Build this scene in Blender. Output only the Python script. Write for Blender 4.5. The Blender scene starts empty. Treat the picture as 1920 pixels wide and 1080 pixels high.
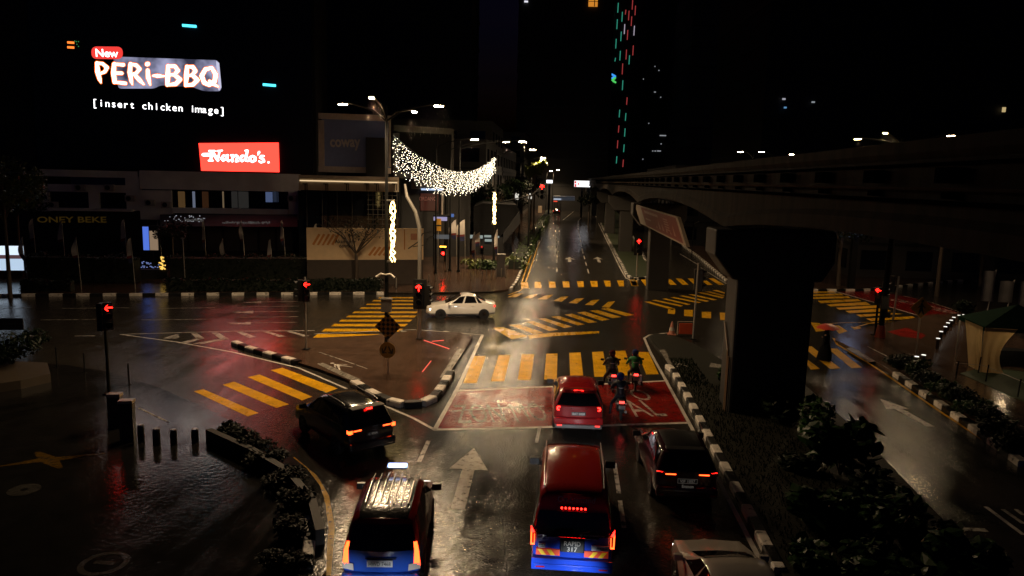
import bpy, bmesh, math, random
from mathutils import Vector, Matrix
sc = bpy.context.scene
COL = sc.collection
PI = math.pi
rnd = random.Random(7)

# ------------------------------------------------------------------ camera
F, HC = 1371.0, 9.2                       # focal length in photo pixels, camera height in metres
ROLL = math.radians(1.4)
_v = Vector(((1058-960)/F, (540-340)/F, -1.0)); _h = Vector((math.cos(ROLL), -math.sin(ROLL), 0))
AY = _v.normalized(); AZ = _h.cross(_v).normalized(); AX = AY.cross(AZ)
CAMP = Vector((0, 0, HC))
cam_data = bpy.data.cameras.new('camera'); cam_data.sensor_width = 36; cam_data.lens = 36*F/1920
cam_data.clip_start = 0.1; cam_data.clip_end = 4000
cam = bpy.data.objects.new('camera', cam_data); COL.objects.link(cam)
cam.matrix_world = Matrix.Translation(CAMP) @ Matrix((AX, AY, AZ)).to_4x4()
sc.camera = cam

# ------------------------------------------------------------------ night sky, exposure
W = bpy.data.worlds.new('World'); sc.world = W; W.use_nodes = True
nt = W.node_tree
bg = nt.nodes['Background']
sky = nt.nodes.new('ShaderNodeTexSky'); sky.sky_type = 'NISHITA'; sky.sun_disc = False
sky.sun_elevation = math.radians(-2.5); sky.sun_rotation = math.radians(200); sky.ozone_density = 5; sky.dust_density = 0; sky.air_density = .6
nt.links.new(sky.outputs[0], bg.inputs[0]); bg.inputs[1].default_value = 0.03
sc.view_settings.view_transform = 'Standard'; sc.view_settings.look = 'None'
sc.view_settings.exposure = 0.0; sc.view_settings.gamma = 1.0
sc.cycles.sample_clamp_indirect = 6.0
sc.cycles.max_bounces = 6; sc.cycles.diffuse_bounces = 2; sc.cycles.glossy_bounces = 3
sc.cycles.transmission_bounces = 3; sc.cycles.transparent_max_bounces = 6

# ------------------------------------------------------------------ pixel -> place
def ray(px, py):
    c = Vector(((px-960)/F, (540-py)/F, -1.0))
    return Vector((AX.dot(c), AY.dot(c), AZ.dot(c)))
def G(px, py, z=0.0):
    r = ray(px, py); return CAMP + r*((z-HC)/r.z)
def D(px, py, d):
    return CAMP + ray(px, py)*d
def height_at(p, px, py):
    """height of the pixel's ray above the ground point p (same depth)"""
    fwd = Vector((-0.0715, 0.9974, 0))
    r = ray(px, py); k = p.dot(fwd)/r.dot(fwd)
    return HC + r.z*k

# ------------------------------------------------------------------ materials
MATS = {}
def _new(name):
    m = bpy.data.materials.new(name); m.use_nodes = True
    n = m.node_tree; b = n.nodes['Principled BSDF']; MATS[name] = m
    return m, n, b
def mat(name, col, rough=.5, metal=0.0, var=.25, scale=3.0, bump=0.0, bscale=60.0, emit=None, estr=0.0, coat=0.0, sample=True, spec=.5):
    if name in MATS: return MATS[name]
    m, n, b = _new(name)
    tc = n.nodes.new('ShaderNodeTexCoord')
    nz = n.nodes.new('ShaderNodeTexNoise'); nz.inputs['Scale'].default_value = scale; nz.inputs['Detail'].default_value = 5
    n.links.new(tc.outputs['Object'], nz.inputs['Vector'])
    mx = n.nodes.new('ShaderNodeMixRGB')
    mx.inputs[1].default_value = (*[c*(1-var) for c in col], 1); mx.inputs[2].default_value = (*[min(1, c*(1+var)) for c in col], 1)
    n.links.new(nz.outputs['Fac'], mx.inputs[0]); n.links.new(mx.outputs[0], b.inputs['Base Color'])
    b.inputs['Roughness'].default_value = rough; b.inputs['Metallic'].default_value = metal
    b.inputs['Specular IOR Level'].default_value = spec
    if coat: b.inputs['Coat Weight'].default_value = coat; b.inputs['Coat Roughness'].default_value = .06
    if bump:
        n2 = n.nodes.new('ShaderNodeTexNoise'); n2.inputs['Scale'].default_value = bscale
        n.links.new(tc.outputs['Object'], n2.inputs['Vector'])
        bp = n.nodes.new('ShaderNodeBump'); bp.inputs['Strength'].default_value = bump; bp.inputs['Distance'].default_value = .03
        n.links.new(n2.outputs['Fac'], bp.inputs['Height']); n.links.new(bp.outputs[0], b.inputs['Normal'])
    if emit:
        b.inputs['Emission Color'].default_value = (*emit, 1); b.inputs['Emission Strength'].default_value = estr
        if not sample: m.cycles.emission_sampling = 'NONE'
    return m
def glow(name, col, strength, sample=True):
    if name in MATS: return MATS[name]
    m, n, b = _new(name)
    b.inputs['Base Color'].default_value = (.02, .02, .02, 1); b.inputs['Roughness'].default_value = .4
    b.inputs['Emission Color'].default_value = (*col, 1); b.inputs['Emission Strength'].default_value = strength
    if not sample: m.cycles.emission_sampling = 'NONE'
    return m
def wet(name, paint, base=(.03, .027, .024), wear=0.0, rlo=.11, rhi=.2, bump=.42, grain=18.0, puddle=.32, spec=.26):
    """rain-wet road surface: paint worn through to asphalt, puddles smoother than the grain between"""
    if name in MATS: return MATS[name]
    m, n, b = _new(name); L = n.links.new
    g = n.nodes.new('ShaderNodeNewGeometry')
    def noise(s, d=4, r=.55):
        q = n.nodes.new('ShaderNodeTexNoise'); q.inputs['Scale'].default_value = s; q.inputs['Detail'].default_value = d
        q.inputs['Roughness'].default_value = r; L(g.outputs['Position'], q.inputs['Vector']); return q
    def ramp(src, a, c, va=(0, 0, 0), vb=(1, 1, 1)):
        q = n.nodes.new('ShaderNodeValToRGB'); q.color_ramp.elements[0].position = a; q.color_ramp.elements[1].position = c
        q.color_ramp.elements[0].color = (*va, 1); q.color_ramp.elements[1].color = (*vb, 1); L(src, q.inputs[0]); return q
    big = noise(puddle, 5, .6); mid = noise(1.7, 4); fine = noise(grain, 1.5, .6); rip = noise(6.5, 3)
    tone = ramp(mid.outputs['Fac'], .3, .7, [c*.72 for c in paint], [c*1.12 for c in paint])
    worn = ramp(noise(4.5, 6, .72).outputs['Fac'], .62-wear*.3, .72-wear*.3)
    mx = n.nodes.new('ShaderNodeMixRGB'); mx.inputs[2].default_value = (*base, 1)
    L(tone.outputs[0], mx.inputs[1])
    if wear > 0: L(worn.outputs[0], mx.inputs[0])
    else: mx.inputs[0].default_value = 0
    L(mx.outputs[0], b.inputs['Base Color'])
    # tyre tracks: noise drawn out along the driving direction breaks the water film
    mp_ = n.nodes.new('ShaderNodeMapping'); mp_.inputs['Scale'].default_value = (1.5, .13, 1); L(g.outputs['Position'], mp_.inputs['Vector'])
    trk = n.nodes.new('ShaderNodeTexNoise'); trk.inputs['Scale'].default_value = 1.3; trk.inputs['Detail'].default_value = 6; trk.inputs['Roughness'].default_value = .65; L(mp_.outputs[0], trk.inputs['Vector'])
    ad = n.nodes.new('ShaderNodeMath'); ad.operation = 'ADD'; L(big.outputs['Fac'], ad.inputs[0]); L(trk.outputs['Fac'], ad.inputs[1])
    hf = n.nodes.new('ShaderNodeMath'); hf.operation = 'MULTIPLY'; hf.inputs[1].default_value = .5; L(ad.outputs[0], hf.inputs[0])
    pud = ramp(hf.outputs[0], .41, .57)
    rr = n.nodes.new('ShaderNodeMapRange'); rr.inputs['To Min'].default_value = rhi; rr.inputs['To Max'].default_value = rlo
    L(pud.outputs[0], rr.inputs['Value']); L(rr.outputs[0], b.inputs['Roughness'])
    b.inputs['Specular IOR Level'].default_value = spec          # water film
    st = n.nodes.new('ShaderNodeMapRange'); st.inputs['To Min'].default_value = bump; st.inputs['To Max'].default_value = bump*.35
    L(pud.outputs[0], st.inputs['Value'])
    bp = n.nodes.new('ShaderNodeBump'); bp.inputs['Distance'].default_value = .03
    L(st.outputs[0], bp.inputs['Strength']); L(fine.outputs['Fac'], bp.inputs['Height'])
    b2 = n.nodes.new('ShaderNodeBump'); b2.inputs['Distance'].default_value = .05; b2.inputs['Strength'].default_value = .14
    L(rip.outputs['Fac'], b2.inputs['Height']); L(bp.outputs[0], b2.inputs['Normal']); L(b2.outputs[0], b.inputs['Normal'])
    return m

# ------------------------------------------------------------------ mesh helpers
class MB:
    def __init__(s): s.v = []; s.f = []; s.m = []
    def add(s, vs, fs, mi=0):
        o = len(s.v); s.v += [tuple(p) for p in vs]; s.f += [tuple(i+o for i in f) for f in fs]; s.m += [mi]*len(fs); return s
    def box(s, c, d, rz=0.0, mi=0, taper=1.0):
        x, y, z = d[0]/2, d[1]/2, d[2]/2; R = Matrix.Rotation(rz, 3, 'Z')
        vs = []
        for sz in (-1, 1):
            k = taper if sz > 0 else 1
            for sx, sy in ((-1, -1), (1, -1), (1, 1), (-1, 1)):
                vs.append(R @ Vector((sx*x*k, sy*y*k, sz*z)) + Vector(c))
        return s.add(vs, [(3, 2, 1, 0), (4, 5, 6, 7), (0, 1, 5, 4), (1, 2, 6, 5), (2, 3, 7, 6), (3, 0, 4, 7)], mi)
    def b6(s, x0, x1, y0, y1, z0, z1, mi=0):
        return s.box(((x0+x1)/2, (y0+y1)/2, (z0+z1)/2), (abs(x1-x0), abs(y1-y0), abs(z1-z0)), 0, mi)
    def tube(s, pts, r, n=8, mi=0, caps=True):
        pts = [Vector(p) for p in pts]; k = len(pts)
        rs = r if isinstance(r, (list, tuple)) else [r]*k
        rings = []; ref = None
        for i, p in enumerate(pts):
            t = (pts[min(i+1, k-1)]-pts[max(i-1, 0)])
            t = t.normalized() if t.length > 1e-9 else Vector((0, 0, 1))
            if ref is None:
                ref = Vector((1, 0, 0)) if abs(t.x) < .8 else Vector((0, 1, 0))
            a = (ref - t*ref.dot(t)).normalized(); b = t.cross(a); ref = a
            rings.append([p + (a*math.cos(2*PI*j/n)+b*math.sin(2*PI*j/n))*rs[i] for j in range(n)])
        vs = [q for g in rings for q in g]; fs = []
        for i in range(k-1):
            for j in range(n):
                fs.append((i*n+j, i*n+(j+1) % n, (i+1)*n+(j+1) % n, (i+1)*n+j))
        if caps: fs += [tuple(range(n-1, -1, -1)), tuple((k-1)*n+j for j in range(n))]
        return s.add(vs, fs, mi)
    def lathe(s, prof, c=(0, 0, 0), n=12, axis='z', mi=0):
        vs = []; fs = []
        for r, z in prof:
            for j in range(n):
                a = 2*PI*j/n; p = (r*math.cos(a), r*math.sin(a), z)
                if axis == 'x': p = (z, p[0], p[1])
                if axis == 'y': p = (p[0], z, p[1])
                vs.append((p[0]+c[0], p[1]+c[1], p[2]+c[2]))
        for i in range(len(prof)-1):
            for j in range(n): fs.append((i*n+j, i*n+(j+1) % n, (i+1)*n+(j+1) % n, (i+1)*n+j))
        fs += [tuple(range(n-1, -1, -1)), tuple((len(prof)-1)*n+j for j in range(n))]
        return s.add(vs, fs, mi)
    def quad(s, a, b, c, d, mi=0): return s.add([a, b, c, d], [(0, 1, 2, 3)], mi)
    def prism(s, poly, z0, z1, mi=0):
        n = len(poly); bm = bmesh.new()
        vs = [bm.verts.new((p[0], p[1], z1)) for p in poly]; f = bm.faces.new(vs)
        bm.normal_update()
        if f.normal.z < 0: f.normal_flip()
        bmesh.ops.triangulate(bm, faces=[f], ngon_method='EAR_CLIP')
        bm.verts.index_update()
        s.add([v.co for v in bm.verts], [tuple(v.index for v in q.verts) for q in bm.faces], mi); bm.free()
        if z0 is not None and z0 < z1:
            vs = [(p[0], p[1], z) for z in (z0, z1) for p in poly]
            s.add(vs, [(i, (i+1) % n, n+(i+1) % n, n+i) for i in range(n)], mi)
        return s
    def xf(s, M): s.v = [tuple(M @ Vector(p)) for p in s.v]; return s
    def merge(s, o, M=None, mi=None):
        return s.add([(M @ Vector(p)) if M else p for p in o.v], o.f, 0) if mi is None else s.add([(M @ Vector(p)) if M else p for p in o.v], o.f, mi)
def obj(name, mb, m, parent=None, smooth=False, bevel=0.0, fix=False, angle=35):
    me = bpy.data.meshes.new(name); me.from_pydata(mb.v, [], mb.f)
    ms = m if isinstance(m, (list, tuple)) else [m]
    for q in ms: me.materials.append(q)
    if len(ms) > 1: me.polygons.foreach_set('material_index', mb.m)
    if fix:
        bm = bmesh.new(); bm.from_mesh(me); bmesh.ops.remove_doubles(bm, verts=bm.verts, dist=1e-4)
        bmesh.ops.recalc_face_normals(bm, faces=bm.faces); bm.to_mesh(me); bm.free()
    if smooth:
        me.polygons.foreach_set('use_smooth', [True]*len(me.polygons)); me.set_sharp_from_angle(angle=math.radians(angle))
    me.update()
    o = bpy.data.objects.new(name, me); COL.objects.link(o)
    if parent: o.parent = parent
    if bevel:
        b = o.modifiers.new('bevel', 'BEVEL'); b.width = bevel; b.segments = 2; b.limit_method = 'ANGLE'; b.angle_limit = math.radians(40)
    return o
def tag(o, label, cat, group=None, kind=None):
    o['label'] = label; o['category'] = cat
    if group: o['group'] = group
    if kind: o['kind'] = kind
    return o
def thing(name, label, cat, loc=(0, 0, 0), rz=0.0, group=None):
    o = bpy.data.objects.new(name, None); COL.objects.link(o); o.empty_display_size = .2
    o.location = loc; o.rotation_euler = (0, 0, rz)
    return tag(o, label, cat, group)
def struct(name, mb, m, smooth=False):
    o = obj(name, mb, m, None, smooth); o['kind'] = 'structure'; return o
def dup(root, loc, rz, label, group=None):
    r = root.copy(); COL.objects.link(r); r.location = loc; r.rotation_euler = (0, 0, rz); r['label'] = label
    if group: r['group'] = group
    for ch in list(root.children):
        c = ch.copy(); COL.objects.link(c); c.parent = r
        for g in list(ch.children):
            d = g.copy(); COL.objects.link(d); d.parent = c
    return r
def text_mb(s, size=1.0, mono=0.0, bold=0.0, shear=0.0, sx=1.0, spacing=1.0):
    """lettering as faces in the XY plane, left edge at x=0, baseline y=0; returns MB and its width"""
    out = MB(); x = 0.0
    def one(t):
        cu = bpy.data.curves.new('lettering', 'FONT'); cu.body = t; cu.size = size; cu.offset = bold; cu.shear = shear; cu.space_character = spacing
        cu.resolution_u = 3
        o = bpy.data.objects.new('lettering', cu); COL.objects.link(o)
        me = bpy.data.meshes.new_from_object(o)
        vs = [(v.co.x*sx, v.co.y, 0) for v in me.vertices]; fs = [tuple(p.vertices) for p in me.polygons]
        bpy.data.objects.remove(o); bpy.data.curves.remove(cu); bpy.data.meshes.remove(me)
        return vs, fs
    if mono:
        for ch in s:
            if ch != ' ':
                vs, fs = one(ch); a = min(v[0] for v in vs); b = max(v[0] for v in vs)
                out.add([(v[0]-(a+b)/2+x+mono/2, v[1], 0) for v in vs], fs)
            x += mono
        return out, x
    vs, fs = one(s); a = min(v[0] for v in vs); b = max(v[0] for v in vs)
    out.add([(v[0]-a, v[1], 0) for v in vs], fs)
    return out, b-a
def place(mb, o, u, v, n=None):
    """map an XY drawing into space: o + x*u + y*v"""
    o, u, v = Vector(o), Vector(u), Vector(v)
    w = n or u.cross(v).normalized()
    mb.v = [tuple(o + u*p[0] + v*p[1] + Vector(w)*p[2]) for p in mb.v]; return mb
def ribbon(strokes, lift=0.0, seg=8):
    """brush lettering: strokes of (x, y, width) joined by quads with round ends"""
    mb = MB(); k = 0
    for st in strokes:
        pts = st
        for i in range(len(pts)-1):
            a, b = pts[i], pts[i+1]; d = Vector((b[0]-a[0], b[1]-a[1])); 
            if d.length < 1e-6: continue
            n = Vector((-d.y, d.x)).normalized(); z = lift + k*1e-4; k += 1
            mb.add([(a[0]+n.x*a[2]/2, a[1]+n.y*a[2]/2, z), (a[0]-n.x*a[2]/2, a[1]-n.y*a[2]/2, z), (b[0]-n.x*b[2]/2, b[1]-n.y*b[2]/2, z), (b[0]+n.x*b[2]/2, b[1]+n.y*b[2]/2, z)], [(0, 1, 2, 3)])
        for p in pts:
            z = lift + k*1e-4; k += 1
            if p[2] > 1e-3: mb.add([(p[0]+p[2]/2*math.cos(2*PI*j/seg), p[1]+p[2]/2*math.sin(2*PI*j/seg), z) for j in range(seg)], [tuple(range(seg))])
    return mb
def skin(name, vs, es, m, parent=None, sub=1, root=0):
    me = bpy.data.meshes.new(name); me.from_pydata([v[:3] for v in vs], es, []); me.materials.append(m)
    o = bpy.data.objects.new(name, me); COL.objects.link(o)
    if parent: o.parent = parent
    o.modifiers.new('skin', 'SKIN').use_smooth_shade = True
    lay = me.skin_vertices[0].data if me.skin_vertices else None
    if lay is None:
        bm = bmesh.new(); bm.from_mesh(me); bm.verts.layers.skin.verify(); bm.to_mesh(me); bm.free(); lay = me.skin_vertices[0].data
    for i, v in enumerate(vs): lay[i].radius = (v[3], v[3] if len(v) < 5 else v[4]); lay[i].use_root = (i == root)
    s = o.modifiers.new('sub', 'SUBSURF'); s.levels = sub; s.render_levels = sub
    # freeze so copies and checks see the real surface
    dg = bpy.context.evaluated_depsgraph_get(); dg.update()
    fin = bpy.data.meshes.new_from_object(o.evaluated_get(dg)); o.modifiers.clear(); o.data = fin
    if not fin.materials: fin.materials.append(m)
    return o
def leaves(mb, c, rad, n, size, r, shell=.55, up=.3, squash=1.0):
    c = Vector(c)
    for _ in range(n):
        while True:
            p = Vector((r.uniform(-1, 1), r.uniform(-1, 1), r.uniform(-1, 1)))
            if shell*r.random() < p.length < 1: break
        q = c + Vector((p.x*rad[0], p.y*rad[1], p.z*rad[2]))
        t = Vector((r.gauss(0, 1), r.gauss(0, 1), r.gauss(0, .6))).normalized()
        w = t.cross(Vector((r.gauss(0, .5), r.gauss(0, .5), 1+up))).normalized()
        s = size*r.uniform(.45, 1.5); nn = t.cross(w); k = s*squash; dr = Vector((0, 0, -s*r.uniform(.05, .3)))
        mb.add([q-t*s*.5, q-w*k*.22-t*s*.15+nn*s*.07, q-w*k*.2+t*s*.2+nn*s*.05+dr*.4, q+t*s*.5+dr, q+w*k*.2+t*s*.2+nn*s*.05+dr*.4, q+w*k*.22-t*s*.15+nn*s*.07, q+t*s*.02], [(0, 1, 6), (1, 2, 3, 6), (6, 3, 4, 5), (0, 6, 5)])
    return mb
# ------------------------------------------------------------------ materials of the place
ASPH = wet('wet_asphalt', (.031, .027, .022), rlo=.10, rhi=.16)
FARM = wet('wet_ground', (.03, .028, .026), rlo=.25, rhi=.45)
PAVE = wet('wet_pavement', (.072, .042, .028), rlo=.09, rhi=.18, bump=.4, grain=14)
PLAZA = wet('wet_plaza_paving', (.012, .011, .010), rlo=.08, rhi=.2, bump=.16, grain=11, puddle=.5)  # very low albedo: the shade over this corner is put into the colour
YEL = wet('yellow_road_paint', (.68, .35, .004), wear=.12, rlo=.24, rhi=.45, spec=.1)
YELW = wet('worn_yellow_road_paint', (.62, .33, .006), wear=.3, rlo=.18, rhi=.42, spec=.13)
WHT = wet('white_road_paint', (.6, .56, .5), wear=.15, rlo=.2, rhi=.42)
WHTW = wet('worn_white_road_paint', (.45, .42, .37), wear=.4, rlo=.2, rhi=.42)
REDP = wet('red_road_paint', (.21, .010, .006), wear=.25, rlo=.12, rhi=.3, spec=.28)
KW = wet('white_kerb_paint', (.78, .72, .64), wear=.2, rlo=.25, rhi=.5)
KB = wet('black_kerb_paint', (.012, .012, .012), wear=.15, rlo=.25, rhi=.5)
GRASS = mat('grass_green', (.028, .06, .018), .7, scale=9, bump=.5)
PATCH = wet('asphalt_repair', (.02, .018, .016), rlo=.1, rhi=.22)
METAL = mat('galvanised_steel', (.42, .40, .36), .38, .7, .15)
DARKM = mat('dark_painted_steel', (.005, .005, .005), .8, spec=.2)
BLACK = mat('black_plastic', (.012, .012, .012), .35)
CONC = mat('wet_concrete', (.022, .017, .012), .75, 0, .35, 1.1, .15, 14, spec=.1)
_t = CONC.node_tree; _m = _t.nodes.new('ShaderNodeMapping'); _m.inputs['Scale'].default_value = (1, 1.6, .12); _c = _t.nodes.new('ShaderNodeTexCoord'); _n = _t.nodes.new('ShaderNodeTexNoise'); _n.inputs['Scale'].default_value = 1.4; _n.inputs['Detail'].default_value = 6
_t.links.new(_c.outputs['Object'], _m.inputs[0]); _t.links.new(_m.outputs[0], _n.inputs['Vector'])           # water stains running down the concrete
_r = _t.nodes.new('ShaderNodeValToRGB'); _r.color_ramp.elements[0].position = .36; _r.color_ramp.elements[1].position = .66; _r.color_ramp.elements[0].color = (.25, .22, .2, 1); _x = _t.nodes.new('ShaderNodeMixRGB'); _x.blend_type = 'MULTIPLY'; _x.inputs[0].default_value = 1
_b = _t.nodes['Principled BSDF']; _s = _b.inputs['Base Color'].links[0].from_socket; _t.links.new(_n.outputs['Fac'], _r.inputs[0]); _t.links.new(_s, _x.inputs[1]); _t.links.new(_r.outputs[0], _x.inputs[2]); _t.links.new(_x.outputs[0], _b.inputs['Base Color'])
CONCD = mat('dark_concrete', (.02, .017, .014), .7, 0, .35, .8, .15, 14)
GLASSD = mat('dark_glass', (.008, .009, .011), .05, 0, .3, 2)
RUB = mat('tyre_rubber', (.012, .012, .012), .6)
LEAF = mat('wet_leaf', (.014, .038, .008), .38, 0, .5, 3, spec=.22)
LEAFD = mat('dark_wet_leaf', (.005, .011, .004), .5, 0, .5, 3, spec=.18)
LEAFLIT = mat('lamplit_leaf', (.09, .11, .02), .3, 0, .5, 3)  # leaf colour raised and yellowed to stand for lamplight on the foliage
BARK = mat('bark', (.07, .05, .035), .7, 0, .3, 12, .5)

# ------------------------------------------------------------------ ground, roads, pavements
gb = MB().quad((-1500, -300, -.2), (1500, -300, -.2), (1500, 3000, -.2), (-1500, 3000, -.2)); struct('ground', gb, FARM)
rb = MB().quad((-140, -25, 0), (140, -25, 0), (140, 420, 0), (-140, 420, 0)); struct('road', rb, ASPH)
def P(*ps): return [G(*p).to_2d() for p in ps]
def pave(name, poly, m, z=.13):
    struct(name, MB().prism(poly, -.1, z), m)
cs0 = G(0, 556); cs1 = G(720, 552); CU = (cs1-cs0).normalized()     # direction of the cross street
fl = cs0 - CU*70
A = P((0, 556), (720, 552), (830, 551), (925, 549), (953, 545), (968, 530), (980, 503), (992, 472), (1006, 437), (1021, 410), (1036, 396), (1050, 383))
pave('pavement', [fl.to_2d()] + A + [Vector((-9, 300)), Vector((-138, 300)), Vector((-138, 30))], PAVE)
ISL = P((440, 646), (466, 657), (520, 672), (600, 697), (650, 716), (690, 738), (718, 753), (748, 763), (785, 764), (815, 750), (832, 725), (852, 690), (876, 652), (886, 636), (860, 627), (780, 624), (690, 633), (600, 637), (500, 639), (455, 641))
pave('traffic_island', ISL, PAVE)
FP = P((60, 684), (130, 690), (200, 702), (290, 729), (370, 763), (425, 792), (480, 822), (535, 853), (575, 885), (600, 918), (611, 955), (614, 1000), (612, 1079))
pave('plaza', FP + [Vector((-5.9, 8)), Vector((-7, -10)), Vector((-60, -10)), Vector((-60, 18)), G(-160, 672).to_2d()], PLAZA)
MED = P((1216, 634), (1228, 629), (1262, 631), (1300, 648), (1330, 664), (1370, 690), (1440, 705), (1510, 728), (1580, 790), (1660, 870), (1760, 975), (1860, 1079))
pave('median', MED + [Vector((10.4, 8)), Vector((10.2, -10)), Vector((5.7, -10))] + P((1462, 1079), (1390, 940), (1330, 826), (1290, 748), (1262, 698), (1240, 662)), mat('wet_soil', (.012, .012, .007), .6, 0, .4, 2.5, .6, 12, spec=.2))
RP = P((1566, 641), (1610, 663), (1690, 712), (1800, 788), (1919, 876))
pave('pavement', RP + [Vector((34, 15)), Vector((70, 15)), Vector((70, 40))] + P((1919, 640), (1850, 601), (1800, 591), (1745, 593), (1700, 602), (1640, 614), (1590, 624), (1566, 632)), wet('brown_plaza_paving', (.10, .062, .042), rlo=.1, rhi=.24, bump=.4, grain=18))
FM = P((1118, 398), (1127, 420), (1147, 462), (1166, 497), (1176, 518), (1190, 524), (1213, 522), (1220, 514), (1210, 490), (1190, 450), (1168, 412), (1152, 392))
pave('median', FM + [Vector((4.2, 260)), Vector((1.5, 260))], mat('wet_verge', (.03, .04, .018), .55, 0, .4, 2.5, .6, 12))
RF = P((1150, 373), (1240, 432), (1310, 482), (1362, 527), (1400, 540), (1515, 546), (1620, 546), (1700, 537), (1790, 528), (1919, 522))
pave('pavement', RF + [Vector((130, 90)), Vector((130, 330)), Vector((20, 330))], PAVE)

# ------------------------------------------------------------------ kerbs (painted black and white, or plain)
def resample(pts, step):
    out = [pts[0]]; 
    for a, b in zip(pts, pts[1:]):
        L = (b-a).length; n = max(1, int(L/ .1))
        out += [a.lerp(b, i/n) for i in range(1, n+1)]
    res = [out[0]]; acc = 0
    for a, b in zip(out, out[1:]):
        acc += (b-a).length
        if acc >= step: res.append(b); acc = 0
    if (out[-1]-res[-1]).length > step*.4: res.append(out[-1])
    return res
def kerb(pts, step=.8, w=.26, h=.17, ms=(KW, KB), gap=.012):
    pts = resample([Vector((p[0], p[1])) for p in pts], step); mb = MB(); n = len(pts)
    for i in range(n-1):
        a, b = pts[i], pts[i+1]; d = (b-a).normalized(); nn = Vector((-d.y, d.x))*w/2; a = a + d*gap; b = b - d*gap
        vs = []
        for z, k in ((-.02, 1.0), (h*.8, 1.0), (h, .8)):
            for q in (a-nn*k, b-nn*k, b+nn*k, a+nn*k): vs.append((q.x, q.y, z))
        mb.add(vs, [(0, 1, 5, 4), (4, 5, 9, 8), (1, 2, 6, 5), (5, 6, 10, 9), (2, 3, 7, 6), (6, 7, 11, 10), (3, 0, 4, 7), (7, 4, 8, 11), (8, 9, 10, 11)], i % 2)
    struct('kerb', mb, list(ms))
kerb([cs0-CU*40, cs1], .83, .3, .2)
kerb(P((720, 552), (830, 551), (925, 549)), 1.5, .2, .14, (CONC, CONC))
kerb(P((958, 543), (968, 530), (980, 503), (992, 472), (1006, 437), (1021, 410), (1036, 396), (1050, 383)), .8)
kerb(P((440, 646), (466, 657), (520, 672), (560, 684)), .78, .4, .22)
kerb(P((664, 722), (690, 738), (718, 753), (748, 763), (785, 764), (815, 750), (832, 725), (846, 702)), .78, .42, .24)
kerb(P((575, 940), (581, 985), (580, 1030), (576, 1079)), .62, .3, .25)
kerb(P((1252, 690), (1262, 698), (1290, 748), (1330, 826), (1390, 940), (1462, 1079)), .74, .3, .2)
kerb(P((1680, 705), (1800, 788), (1919, 876)), .78, .36, .22)
kerb(P((1118, 398), (1127, 420), (1147, 462), (1166, 497), (1176, 518), (1190, 524), (1213, 522), (1220, 514)), .8)
kerb(P((1210, 490), (1190, 450), (1168, 412)), .8)
kerb(P((1240, 432), (1310, 482), (1362, 527)), .8)
kerb(P((1515, 546), (1620, 546), (1700, 537), (1790, 528), (1919, 522)), .83, .3, .2)

# ------------------------------------------------------------------ painted markings (sheets a few mm above the road)
def marks(name, polys, m, z=.004):
    mb = MB()
    for p in polys: mb.prism([G(*q).to_2d() for q in p], None, z)
    o = obj(name, mb, m); o['kind'] = 'structure'; return o
def zo(ox, oy, s, polys): return [[(ox+x/s, oy+y/s) for x, y in p] for p in polys]
def line(pts, w, m, z=.005, dash=None, name='road_marking'):
    P_ = [G(*q).to_2d() for q in pts]; mb = MB()
    segs = []
    for a, b in zip(P_, P_[1:]):
        if dash:
            L = (b-a).length; t = 0
            while t < L:
                segs.append((a.lerp(b, t/L), a.lerp(b, min(1, (t+dash[0])/L)))); t += dash[0]+dash[1]
        else: segs.append((a, b))
    if not dash:
        n = len(P_); l = []
        for i, p in enumerate(P_):
            d = (P_[min(i+1, n-1)]-P_[max(i-1, 0)]).normalized(); nn = Vector((-d.y, d.x))*w/2; l.append((p+nn, p-nn))
        for (a, b), (c, d) in zip(l, l[1:]): mb.quad((*b, z), (*d, z), (*c, z), (*a, z))
    else:
        for a, b in segs:
            d = (b-a).normalized(); nn = Vector((-d.y, d.x))*w/2
            mb.quad((*(a-nn), z), (*(b-nn), z), (*(b+nn), z), (*(a+nn), z))
    o = obj(name, mb, m); o['kind'] = 'structure'; return o
def zline(ox, oy, s, pts, *a, **k): return line([(ox+x/s, oy+y/s) for x, y in pts], *a, **k)
marks('crosswalk', zo(560, 440, 3, [
    [(985, 683), (1053, 683), (1000, 835), (925, 835)], [(1125, 678), (1190, 678), (1155, 825), (1080, 825)], [(1255, 673), (1325, 673), (1305, 818), (1232, 818)],
    [(1393, 670), (1456, 668), (1452, 815), (1380, 815)], [(1522, 665), (1586, 662), (1600, 792), (1527, 794)], [(1650, 660), (1713, 657), (1735, 800), (1663, 800)], [(1775, 655), (1838, 653), (1876, 790), (1805, 795)]])
    + zo(1110, 660, 7.713, [[(655, 0), (817, 0), (965, 322), (785, 325)]]), YEL)
marks('crosswalk', zo(0, 640, 2.4547, [[(892, 230), (937, 221), (1190, 330), (1140, 346)], [(1025, 200), (1077, 186), (1330, 290), (1272, 307)], [(1140, 165), (1195, 153), (1437, 255), (1390, 272)], [(1245, 133), (1300, 122), (1555, 217), (1500, 237)]]), YEL)
rows = [(570, 88, 590, 20), (537, 135, 575, 16), (509, 188, 603, 14), (484, 230, 630, 12), (460, 270, 655, 11), (437, 305, 665, 10), (413, 345, 668, 9), (392, 380, 668, 8), (372, 415, 668, 8), (355, 450, 668, 7)]
marks('crosswalk', zo(560, 440, 3, [[(a+h*.9, y-h/2), (b+h*.9, y-h/2), (b-h*.4, y+h/2), (a-h*.4, y+h/2)] for y, a, b, h in rows]), YEL)
far = [(1255, 1295), (1328, 1366), (1406, 1447), (1482, 1525), (1562, 1605), (1635, 1683), (1710, 1755), (1783, 1830), (1856, 1905)]
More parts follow.
